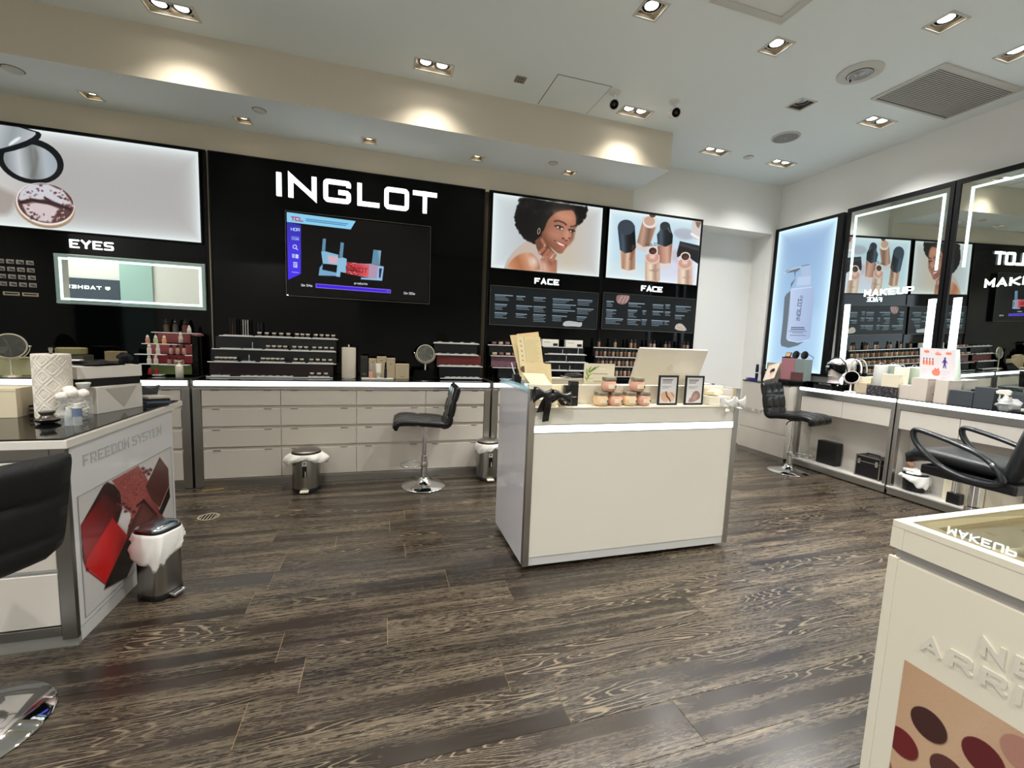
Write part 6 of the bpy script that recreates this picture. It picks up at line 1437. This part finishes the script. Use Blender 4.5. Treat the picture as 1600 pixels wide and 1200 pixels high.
# boxes, cups and rolls further right
carton('cream box behind the round dark mirror', 5.14, 5.22, 3.40, 3.57, 1.0, 1.175, M('cream_yellow', (222,213,186), .5), mark=None)
carton('tan box right of the round dark mirror', 5.08, 5.13, 3.395, 3.50, 1.0, 1.115, BEIGE, mark=None)
t = thing('cardboard_roll', 'white upright roll with wire loop behind the speckled box', 'roll', (5.17, 3.33, 1.0)); MB().lathe([(.055,0),(.058,.004),(.058,.315),(.05,.32),(1e-6,.32)], (5.165,3.335,CT), 28).build('roll', M('roll_white', (226,226,220), .6), t, smooth=40)
MB().tube([(5.165, 3.335+.02*math.cos(a), CT+.325+.02*math.sin(a)) for a in [2*PI*k/14 for k in range(14)]], .0035, 8, closed=True).build('wire_loop', CHROME, t, smooth=60)
t = thing('cardboard_roll', 'pale cream roll with wire loop, right of the white roll', 'roll', (5.17, 3.11, 1.0)); MB().lathe([(.058,0),(.06,.004),(.06,.305),(.05,.31),(1e-6,.31)], (5.165,3.135,CT), 28).build('roll', M('roll_cream', (228,226,206), .6), t, smooth=40)
MB().tube([(5.165, 3.135+.02*math.cos(a), CT+.315+.02*math.sin(a)) for a in [2*PI*k/14 for k in range(14)]], .0035, 8, closed=True).build('wire_loop', CHROME, t, smooth=60)
carton('pale yellow box in front of the two upright rolls', 5.055, 5.10, 3.085, 3.245, 1.0, 1.235, M('cream_yellow', ()), mark=None)
t = thing('speckled_box', 'low black box with speckled marble pattern on the right counter', 'box', (5.03, 3.23, 1.0))
def marble():
    m = bpy.data.materials.new('speckled_marble'); m.use_nodes = True; nt = m.node_tree; b = nt.nodes['Principled BSDF']
    tc = nt.nodes.new('ShaderNodeTexCoord'); n = nt.nodes.new('ShaderNodeTexNoise'); n.inputs['Scale'].default_value = 55; n.inputs['Detail'].default_value = 6; n.inputs['Roughness'].default_value = .7
    r = nt.nodes.new('ShaderNodeValToRGB'); e = r.color_ramp.elements; e[0].position = .5; e[0].color = (*lin((30,28,32)),1); e[1].position = .72; e[1].color = (*lin((150,140,146)),1)
    nt.links.new(tc.outputs['Object'], n.inputs['Vector']); nt.links.new(n.outputs['Fac'], r.inputs[0]); nt.links.new(r.outputs[0], b.inputs['Base Color']); b.inputs['Roughness'].default_value = .3; return m
bx('body', marble(), t, 5.015, 5.055, 3.075, 3.355, CT, 1.105, bev=.002)
MAUVEC = M('pale_mauve_carton', (206,194,182), .5)
carton('low pale box right of the speckled box', 5.06, 5.15, 2.975, 3.07, 1.0, 1.14, MAUVEC, mark=.35)
carton('tall pale box left of the leaning sign', 5.05, 5.235, 2.835, 2.97, 1.0, 1.222, MAUVEC, mark=.3)
carton('tall pale box under the right end of leaning sign', 5.05, 5.235, 2.675, 2.775, 1.0, 1.22, MAUVEC, mark=.4)
bx('black_bottle', BLACKP, None, 5.16, 5.20, 2.785, 2.826, CT, 1.2, bev=.004); tag(bpy.data.objects['black_bottle'], 'black slab standing in the gap between two tall pale boxes', 'bottle')
CHAR = M('charcoal_box', (64,68,72), .5)
carton('wide charcoal box right of the tall pale boxes', 5.06, 5.16, 2.495, 2.665, 1.0, 1.135, CHAR, mark=.2, logo=(150,150,150))
carton('taller charcoal box with white stripe, nearest the spray bottle', 5.05, 5.15, 2.355, 2.485, 1.0, 1.185, CHAR, mark=.3, logo=(220,220,220))
carton('small charcoal box beyond the spray bottle', 5.17, 5.21, 2.22, 2.42, 1.0, 1.15, CHAR, mark=None)
c = Cv(300, 280, (206,200,203)); OR = (226,110,84); r = random.Random(5)
for x, y in ((60,34),(245,40)): c.ell(x,y,26,14,(238,150,120)); c.rows(x-18,y-3,36,2,4,(200,70,50),r)
c.poly([(128,46),(190,46),(178,60),(140,60)], OR); c.line([(140,44),(150,30),(158,44),(170,34)], 5, OR)
for k in range(4):
    x = 36+k*26; c.poly([(x-9,118),(x+9,118),(x+9,156),(x-9,156)], OR); c.line([(x,118),(x,98)], 6, (90,60,60)); c.ell(x,98,6,6,(80,50,50))
c.poly([(205,100),(216,92),(226,104),(238,130),(232,132),(224,116),(222,140),(228,176),(220,176),(215,146),(208,176),(200,174),(206,140),(204,116),(194,132),(190,128)], (60,46,120)); c.ell(216,86,8,10,(60,46,120))
c.poly([(110,196),(180,196),(176,244),(140,256),(108,240)], (226,120,100), smooth=1); c.poly([(125,196),(135,178),(150,190),(165,176),(172,198)], OR)
for x in (20, 190): c.rows(x,200,70,6,4,(190,186,196),r)
c.rows(100,14,110,1,5,(200,190,196),r)
t = thing('leaning_sign', 'white sign with orange and purple drawings on the two pale boxes', 'sign', (5.06, 2.78, 1.222))
leaf('printed_sheet', t, (5.214, 3.005, 1.2235), (.0,-.287,-.012), (.004,.030,.297), img_mat('sign_print', c.image('sign_print'), None, .4), .003, PAPER)
MB().obox((5.227, 2.82, 1.30), (.001,0,0), (0,.02,0), (.001,0,.07)).build('acrylic_back', HOLD, t)
t = thing('spray_bottle', 'clear spray bottle with white trigger, wrapped in clear bag', 'bottle', (5.07, 2.28, 1.0))
MB().lathe([(.034,0),(.040,.006),(.040,.055),(.030,.085),(.016,.10)], (5.07,2.285,CT), 20).build('body', VIAL, t, smooth=50)
MB().lathe([(.018,.10),(.018,.12),(.012,.125),(.012,.14)], (5.07,2.285,CT), 14).build('collar', WP, t, smooth=40)
MB().prism([(-.06,.0),(.03,-.005),(.035,.03),(.01,.042),(-.045,.035),(-.065,.02)], (5.062,2.29,CT+.14), (0,-1,0), (0,0,1), (.018,0,0)).build('trigger_head', WP, t, bev=.004)
MB().tube([(5.071,2.33,CT+.145),(5.071,2.325,CT+.12),(5.071,2.33,CT+.10)], .005, 8).build('trigger', WP, t, smooth=50)
crumple((5.07,2.27,1.064), .045, .07, .045, 11, M('clear_wrap', (236,236,234), .2, trans=.6), 'clear_wrap', t)
tag(bx('flat_tray', BLACKP, None, 5.02, 5.12, 2.02, 2.20, CT, 1.018, bev=.003), 'black flat tray at the right picture edge on the counter', 'tray')
for k in range(3): tag(MB().lathe([(.02,0),(.022,.004),(.022,.02),(1e-6,.022)], (5.06,2.06+k*.05,1.0185), 14).build('powder_pot', [WP, BLACKP, WP][k], None, smooth=40), ('white pot nearest the right edge on the black tray','black pot in the middle of the black tray','white pot at the left on the black tray')[k], 'pot')
# under the counters
carton('black cube shaped box on the shelf under the first counter', 5.10, 5.20, 3.655, 3.885, .1, .37, M('black_carton', ()), mark=.3, logo=(60,60,62))
t = thing('make_up_case', 'black case with silver edges on the shelf under the first counter', 'case', (5.11, 3.26, .1))
x0, x1, y0, y1, z0, z1 = 5.03, 5.20, 3.135, 3.385, .1005, .335
bx('body', BLACKP, t, x0+.004, x1-.004, y0+.004, y1-.004, z0+.004, z1-.004)
f = MB(); w = .010
for z in (z0, z1-.07, z1-w):
    f.box(x0, x1, y0, y0+w, z, z+w); f.box(x0, x1, y1-w, y1, z, z+w); f.box(x0, x0+w, y0, y1, z, z+w); f.box(x1-w, x1, y0, y1, z, z+w)
for x in (x0, x1-w):
    for y in (y0, y1-w): f.box(x, x+w, y, y+w, z0, z1)
f.build('edge_strip', ALU, t); 
for y in (3.345, 3.17): bx('latch', CHROME, t, x0-.006, x0-.0005, y-.014, y+.014, z1-.095, z1-.035, bev=.002)
MB().tube([(5.11,3.33,z1+.001),(5.11,3.325,z1+.018),(5.11,3.20,z1+.018),(5.11,3.195,z1+.001)], .008, 8).build('handle', BLACKP, t, smooth=60)
def pedal_bin(name, lb, x, y, r, h, rz, bag_seed, sq=2.0, lidm=None):
    t = thing(name, lb, 'bin', (x, y, 0))
    t.rotation_euler.z = rz
    L = dict(local=True)
    MB().lathe([(r*.98,0),(r*1.02,.004),(r*1.02,.03),(r,.034)], (0,0,.0005), 32, sq=sq).build('base_ring', BLACKP, t, smooth=40, **L)
    MB().lathe([(r,.0345),(r,h-.03),(r*.97,h-.02)], (0,0,0), 32, sq=sq).build('body', STEEL, t, smooth=40, **L)
    MB().lathe([(r*1.02,h-.020),(r*1.03,h-.012),(r*1.03,h+.004),(r*1.0,h+.008)], (0,0,0), 32, sq=sq).build('rim', BLACKP, t, smooth=40, **L)
    MB().lathe([(r*1.0,h+.0085),(r*1.0,h+.014),(r*.9,h+.022),(r*.5,h+.030),(1e-6,h+.032)], (0,0,0), 32, sq=sq).build('lid', lidm or STEEL, t, smooth=50, **L)
    MB().obox((0,-r*1.12,.022), (.035,0,0), (0,.028,0), (0,0,.008)).build('pedal', CHROME if sq > 2 else WP, t, bev=.004, **L)
    return t
def bin_bag(t, r, h, fn, seed, nu=56, nv=9, sq=2.0, flare=lambda a: .012):
    ph = random.Random(seed); p = [ph.uniform(0,6.28) for _ in range(5)]; vs = []; fs = []
    for j in range(nv+1):
        v = j/nv
        for i in range(nu):
            a = 2*PI*i/nu; d = fn(a)*(1+.06*math.sin(7*a+p[4])+.05*math.sin(12*a+p[0])); ca, sa = math.cos(a), math.sin(a)
            if sq != 2: ca = math.copysign(abs(ca)**(2/sq), ca); sa = math.copysign(abs(sa)**(2/sq), sa)
            fl = r*1.035+.004+flare(a)*math.sin(PI*min(1,v*1.1)*.72)*(1+.35*math.sin(6*a+p[0]+2*v)) + .010*v*abs(math.sin(5.5*a+p[1]+3*v))+.005*v*math.sin(19*a+9*v+p[2])
            vs.append((ca*fl, sa*fl, h-.004-d*v+.004*math.sin(9*a+p[3])*v))
    for j in range(nv):
        for i in range(nu): fs.append((j*nu+i, j*nu+(i+1)%nu, (j+1)*nu+(i+1)%nu, (j+1)*nu+i))
    o = MB().add(vs, fs).build('bin_bag', BAG, t, smooth=70, local=True); s = o.modifiers.new('Solidify', 'SOLIDIFY'); s.thickness = .0012
b1 = pedal_bin('pedal_bin', 'steel pedal bin with white bag before the long drawer counter', -.645, 4.235, .118, .352, 0, 1)
bin_bag(b1, .118, .352, lambda a: .022+.10*max(0, math.cos(a))**2*(.75+.25*math.sin(6*a))+.09*max(0, math.cos(a-PI))**2+.02*max(0, -math.sin(a)), 1, flare=lambda a: .006+.045*abs(math.cos(a))**1.5)
def bin_front(t, r):
    MB().obox((0,-r*1.0-.002,.27), (.018,0,0), (0,.003,0), (0,0,.018)).build('silver_label', M('label_silver', (200,200,196), .4), t, local=True); MB().obox((.001,-r*1.0-.002,.195), (.018,0,0), (0,.003,0), (0,0,.05)).build('black_label', BLACKP, t, local=True)
    MB().obox((.008,-r*1.0-.0055,.175), (.003,0,0), (0,.0004,0), (0,0,.025)).build('label_print', M('label_silver', ()), t, local=True); MB().lathe([(.008,0),(.008,.0006)], (0,-r*1.0-.0055,.272), 14, axis=(0,-1,0)).build('round_mark', BLACKP, t, local=True)
bin_front(b1, .118)
b2 = pedal_bin('pedal_bin', 'steel pedal bin with white bag half hidden by the cash desk', 1.065, 4.255, .112, .385, 0, 2)
bin_bag(b2, .112, .385, lambda a: .02+.06*max(0, math.cos(a-PI-.4))**2+.03*max(0, -math.sin(a)), 4); bin_front(b2, .112)
b3 = pedal_bin('pedal_bin', 'square shouldered steel bin with white bag by the freedom stand', -1.135, 2.665, .082, .372, 1.15, 3, sq=3.4, lidm=M('bin_lid_dark', (170,180,186), .2, 1.))
bin_bag(b3, .082, .372, lambda a: .025+.15*max(0, math.cos(a+2.7))**1.5+.05*max(0, math.cos(a+1.3))**2, 8, sq=3.4, flare=lambda a: .003+.014*max(0, math.cos(a+2.7)))
b4 = thing('small_bin', 'small black bin with loose white bag on the shelf under the second counter', 'bin', (5.10, 2.86, .1))
MB().lathe([(.075,0),(.085,.008),(.095,.16),(.098,.165),(.092,.165)], (0,0,.0005), 28).build('body', BLACKP, b4, smooth=40, local=True)
p_ = []
bin_bag(b4, .098, .168, lambda a: .035+.085*max(0, math.cos(a+1.9))**2, 6)
crumple((5.10, 2.86, .285), .085, .085, .03, 15, BAG, 'bag_top', b4)
tag(crumple((5.15, 2.94, .36), .02, .03, .035, 5, M('tan_paper', (170,130,100), .8), 'paper_scrap', None), 'crumpled tan paper poking up behind the small black bin', 'paper')
bpy.data.objects['paper_scrap'].location.z -= .019
t = thing('panel_stack', 'pale panels leaning under the second counter, right of small bin', 'panels', (5.12, 2.4, .1))
for k, (a, b) in enumerate(((2.565,2.625),(2.45,2.5605),(2.335,2.4455),(2.22,2.3305),(2.10,2.2155))): bx('board', [M('board_cream', (216,208,182), .5), M('board_grey', (186,178,158), .5)][k > 0], t, 5.09+.012*(k%2), 5.105+.012*(k%2), a, b, .1005, .40+(.0 if k else .03))

# ------------------------------------------------------------------ stools and chair
def path_pt(path, v):
    L = [0]
    for a, b in zip(path, path[1:]): L.append(L[-1]+math.dist(a, b))
    s = v*L[-1]
    for i in range(len(path)-1):
        if s <= L[i+1]+1e-9:
            t = (s-L[i])/(L[i+1]-L[i]); p = [path[i][k]+(path[i+1][k]-path[i][k])*t for k in (0, 1)]
            d = ((path[i+1][0]-path[i][0])/(L[i+1]-L[i]), (path[i+1][1]-path[i][1])/(L[i+1]-L[i])); return p, d
    return path[-1], d
def smooth_path(p, it=3):
    for _ in range(it):
        q = [p[0]]
        for a, b in zip(p, p[1:]): q += [(a[0]*.75+b[0]*.25, a[1]*.75+b[1]*.25), (a[0]*.25+b[0]*.75, a[1]*.25+b[1]*.75)]
        p = q+[p[-1]]
    return p
def quilt_pad(name, mat, parent, path, width, th, cu, cv, bulge=.010, res=7, both=True, wfun=None):
    # upholstered pad: 2D profile path in the local xz plane, swept over its width in y, sewn into cu x cv cushions
    nu, nv = cu*res, cv*res; vs = []; fs = []
    for side in (1, -1):
        for j in range(nv+1):
            for i in range(nu+1):
                u, v = i/nu, j/nv; p, d = path_pt(path, v); nx, nz = -d[1], d[0]
                e = min(u, 1-u)*width/.03; f_ = min(v, 1-v)/.06
                ed = math.sqrt(max(0, 1-(1-min(1, e))**2))*math.sqrt(max(0, 1-(1-min(1, f_))**2))
                q = (abs(math.sin(PI*u*cu))*abs(math.sin(PI*v*cv)))**.32
                h = th/2*(.35+.65*ed)+(bulge*(q-.6) if (side > 0 or both) else 0)*ed
                w = width*(wfun(v) if wfun else 1)*(.97+.03*min(1, f_)); y = (u-.5)*w
                vs.append((p[0]+nx*h*side, y, p[1]+nz*h*side))
    N = (nu+1)*(nv+1)
    for j in range(nv):
        for i in range(nu):
            a = j*(nu+1)+i; fs.append((a, a+1, a+nu+2, a+nu+1)); fs.append((N+a+nu+1, N+a+nu+2, N+a+1, N+a))
    for i in range(nu): fs.append((i+1, i, N+i, N+i+1)); a = nv*(nu+1)+i; fs.append((a, a+1, N+a+1, N+a))
    for j in range(nv): a = j*(nu+1); fs.append((a, a+nu+1, N+a+nu+1, N+a)); b = a+nu; fs.append((b+nu+1, b, N+b, N+b+nu+1))
    return MB().add(vs, fs).build(name, mat, parent, smooth=65, local=True)
def bar_stool(lb, loc, rz, mat, rows=3, colrows=3, scale=1., ring=True, seatz=0.):
    t = thing('bar_stool', lb, 'stool', loc); t.rotation_euler.z = rz; t.scale = (scale,)*3
    sp = smooth_path([(-.262,.585+seatz),(-.27,.645+seatz),(-.20,.66+seatz),(0,.648+seatz),(.14,.632+seatz),(.19,.632+seatz)])
    quilt_pad('seat', mat, t, sp, .42, .062, colrows, 2, .013, 9)
    bp = smooth_path([(.13,.618+seatz),(.205,.622+seatz),(.222,.68+seatz),(.245,.82+seatz),(.275,.93+seatz),(.292,.985+seatz)])
    quilt_pad('backrest', mat, t, bp, .40, .060, colrows, rows, .015, 9, wfun=lambda v: .96+.05*math.sin(PI*v*1.0))
    MB().lathe([(.208,0),(.210,.004),(.205,.010),(.12,.028),(.055,.050),(.042,.075),(.034,.085)], (0,0,.0005), 48).build('base', CHROME, t, smooth=60, local=True)
    MB().lathe([(.030,.0855),(.030,.30),(.022,.302),(.022,.585+seatz)], (0,0,0), 24).build('column', CHROME, t, smooth=50, local=True)
    MB().lathe([(.05,.5855+seatz),(.09,.60+seatz),(.09,.608+seatz),(1e-6,.608+seatz)], (0,0,0), 20).build('seat_plate', BLACKM, t, smooth=50, local=True)
    if ring:
        m = MB(); R = .095
        m.tube([(-.032-R+R*math.cos(a), R*1.1*math.sin(a), .215) for a in [2*PI*k/28 for k in range(28)]], .008, 10, closed=True); m.build('foot_ring', CHROME, t, smooth=60, local=True)
        MB().lathe([(.034,.19),(.036,.20),(.036,.23),(.034,.24)], (0,0,0), 20).build('ring_collar', CHROME, t, smooth=50, local=True)
    MB().tube([(0,.05,.588+seatz),(0,.12,.575+seatz),(-.01,.16,.555+seatz)], .006, 8).build('height_lever', BLACKM, t, smooth=60, local=True)
    return t
bar_stool('black quilted bar stool before the long drawer counter, seen side on', (.405, 4.14, 0), -.04, LEATHER)
bar_stool('black quilted bar stool by the lab cabinet, its back to the corner', (4.67, 3.875, 0), math.radians(103), LEATHER, scale=1.05)
st3 = bar_stool('black stool seen from behind, cut by the left picture edge', (-1.40, 1.85, 0), math.radians(-27), FABRIC, rows=3, colrows=1, scale=1.0)
[c for c in st3.children if c.name.startswith('base')][0].scale = (1.16, 1.16, 1.0)
t = thing('salon_chair', 'black salon chair with loop armrests at the right picture edge', 'chair', (4.45, 2.12, 0))
SAL = M('salon_vinyl', (26,28,30), .33, bump=.15, bscale=200)
sp = smooth_path([(-.30,.56),(-.31,.62),(-.22,.65),(0,.64),(.24,.63),(.26,.63)])
o = quilt_pad('seat', SAL, t, sp, .50, .10, 1, 1, .008, 14); o.rotation_euler.z = -PI/2
bp = smooth_path([(.24,.56),(.30,.60),(.335,.75),(.37,.95),(.40,1.07)])
o = quilt_pad('backrest', SAL, t, bp, .52, .10, 1, 1, .008, 14, wfun=lambda v: 1-.28*max(0, v-.55)**1.2); o.rotation_euler.z = -PI/2
m = MB()
m.box(-.27, .27, -.36, .20, .50, .575); m.build('seat_base', BLACKP, t, bev=.012, local=True)
for x in (-.30, .30):
    pts = [(x,-.30,.56),(x,-.30,.62),(x,-.20,.735),(x,-.02,.795),(x,.12,.828),(x,.235,.85),(x,.262,.835),(x,.252,.775),(x,.20,.70),(x,.09,.615),(x,.0,.575),(x,-.14,.545)]
    P3_ = [Vector(p) for p in pts]
    for _ in range(2):
        q = []
        for i in range(len(P3_)): a, b = P3_[i], P3_[(i+1)%len(P3_)]; q += [a*.75+b*.25, a*.25+b*.75]
        P3_ = q
    mb = MB(); N = len(P3_); vs = []; fs = []
    for i, p in enumerate(P3_):
        d = (P3_[(i+1)%N]-P3_[i-1]).normalized(); nrm = Vector((0,-d.z,d.y))
        for k in range(10):
            a = 2*PI*k/10; vs.append(p+Vector((1,0,0))*(.032*math.cos(a))+nrm*(.019*math.sin(a)))
    for i in range(N):
        for k in range(10): fs.append((i*10+k, i*10+(k+1)%10, ((i+1)%N)*10+(k+1)%10, ((i+1)%N)*10+k))
    mb.add(vs, fs).build('armrest', M('arm_plastic', (30,32,35), .3), t, smooth=60, local=True)
    MB().lathe([(.012,0),(.014,.004),(.010,.008)], (x-(.036 if x < 0 else -.030),-.25,.70), 12, axis=(-1 if x < 0 else 1,0,0)).build('bolt', CHROME, t, smooth=50, local=True)
MB().lathe([(.09,.47),(.09,.499)], (0,-.02,0), 20).build('seat_plate', BLACKM, t, local=True)
MB().lathe([(.045,.06),(.045,.28),(.032,.285),(.032,.469)], (0,-.02,0), 20).build('hydraulic_column', CHROME, t, smooth=50, local=True)
MB().lathe([(.27,.0005),(.28,.006),(.27,.02),(.10,.045),(.05,.06)], (0,-.02,0), 40).build('base', CHROME, t, smooth=60, local=True)
t = thing('foot_block', 'black block on the shelf under the second counter, below the chair', 'block', (5.14, 2.47, .1)); bx('body', BLACKP, t, 5.02, 5.085, 2.46, 2.56, .1005, .20, bev=.006); MB().cyl((5.05,2.51,.2005), .015, .26, 14).build('upright_rod', CHROME, t, smooth=50)

# floor grille
t = thing('floor_grille', 'small round metal grille set in the floor near the freedom stand', 'grille', (-1.255, 3.715, 0))
GM = M('grille_metal', (166,158,140), .5, .2)
MB().lathe([(.072,.0003),(.072,.004),(.058,.004),(.058,.0003)], (-1.255,3.715,0), 32).build('rim', GM, t, smooth=40)
MB().lathe([(1e-6,.0006),(.0575,.0006)], (-1.255,3.715,0), 28).build('dark_well', BLACKM, t)
for k in range(5):
    x = -.044+.022*k; L = math.sqrt(max(.0001, .057**2-x*x)); bx('slat', GM, t, -1.255+x-.0045, -1.255+x+.0045, 3.715-L, 3.715+L, .001, .0035)
tag(MB().obox((-1.43,4.36,.0006), (.08,.01,0), (-.004,.012,0), (0,0,.0004)).build('tape_strip', M('yellow_tape', (150,122,66), .6), None), 'worn strip of yellow tape on the floor at the counter foot', 'tape')

# ------------------------------------------------------------------ the mall in front of the shop (seen in mirrors and gloss)
struct(bx('wall_opposite', M('mall_wall', (176,170,158), .7), None, -9.5, 5.4, -5.2, -5.05, 0, 5.0))
struct(bx('ceiling_mall', M('mall_ceiling', (214,212,206), .8), None, -9.5, 5.4, -5.2, -3.01, 4.2, 4.3))
struct(bx('ceiling_mall_side', M('mall_ceiling', ()), None, -9.5, -5.11, -3.0, 5.0, 4.2, 4.3))
t = thing('storefront', 'dark shop front across the mall seen in the lit mirror', 'shop front', (-8.0, -5.0, 0))
bx('dark_fascia', M('fascia_dark', (18,30,34), .3), t, -9.4, -6.85, -5.045, -4.99, 2.05, 2.60); bx('dark_window', BLACKG, t, -9.4, -6.85, -5.045, -5.0, .2, 2.045); bx('green_glass', M('green_glass', (120,142,128), .2), t, -6.845, -6.1, -5.045, -5.0, .1, 3.2)
lettering(t, 'TAGHEUER', (-7.25, -4.985, 2.32), (-1,0,0), (0,0,1), (0,.01,0), .09, .095, .03, .019, GLOW, total=1.05)
MB().prism([(0,.09),(0,.03),(.05,0),(.10,.03),(.10,.09)], (-7.06,-4.985,2.315), (-1,0,0), (0,0,1), (0,.01,0)).build('shield_mark', M('shield_glow', (230,240,200), .5, emit=(236,244,206), es=1.3), t)
for k, (x, y) in enumerate(((-7.3,-4.1),(-7.3,-1.2),(-7.3,2.0),(-3.2,-4.1),(.6,-4.1),(3.8,-4.1))):  # panels added out of view to fill the shop with light
    t = thing('mall_fill_light', 'added square fill light panel in the mall ceiling, out of view', 'light', (x, y, 4.2), 'added mall fill lights')
    bx('frame', TRIMW, t, x-.62, x+.62, y-.47, y+.47, 4.185, 4.1995); bx('diffuser', M('mall_fill_diffuser', (255,255,255), .5, emit=(244,250,255), es=16.), t, x-.58, x+.58, y-.43, y+.43, 4.180, 4.1845)

# ------------------------------------------------------------------ say which one: like things in a row are told apart by their place in it
ORD = 'first second third fourth fifth sixth seventh eighth ninth tenth eleventh twelfth thirteenth fourteenth fifteenth sixteenth seventeenth eighteenth nineteenth twentieth'.split()
bpy.context.view_layer.update()
same = {}
for o in SC.objects:
    if o.parent is None and 'label' in o: same.setdefault(o['label'], []).append(o)
def mid(o):
    return o.matrix_world @ (sum((Vector(c) for c in o.bound_box), Vector())/8) if o.type == 'MESH' else o.matrix_world.translation
for lb, L in same.items():
    if len(L) < 2 or L[0]['category'] in ('cotton bud', 'light') or 'over the front of the shop' in lb: continue
    if L[0]['category'] == 'card' and len(L) == 20:
        L.sort(key=lambda o: (-round(mid(o).z/.063+.2), mid(o).x))
        for k, o in enumerate(L): o['label'] = 'small silver sample card, %s row, %s from left, beside the lit mirror' % (ORD[k//5], ORD[k % 5])
        continue
    L.sort(key=lambda o: mid(o).x)
    n = len(L)
    for k, o in enumerate(L):
        if k < 20 or k < n-20: w = ORD[min(k, 19)]+' from left'
        w = ORD[k]+' from left' if k < (n+1)//2 else ORD[n-1-k]+' from right'
        o['label'] = lb+', '+w
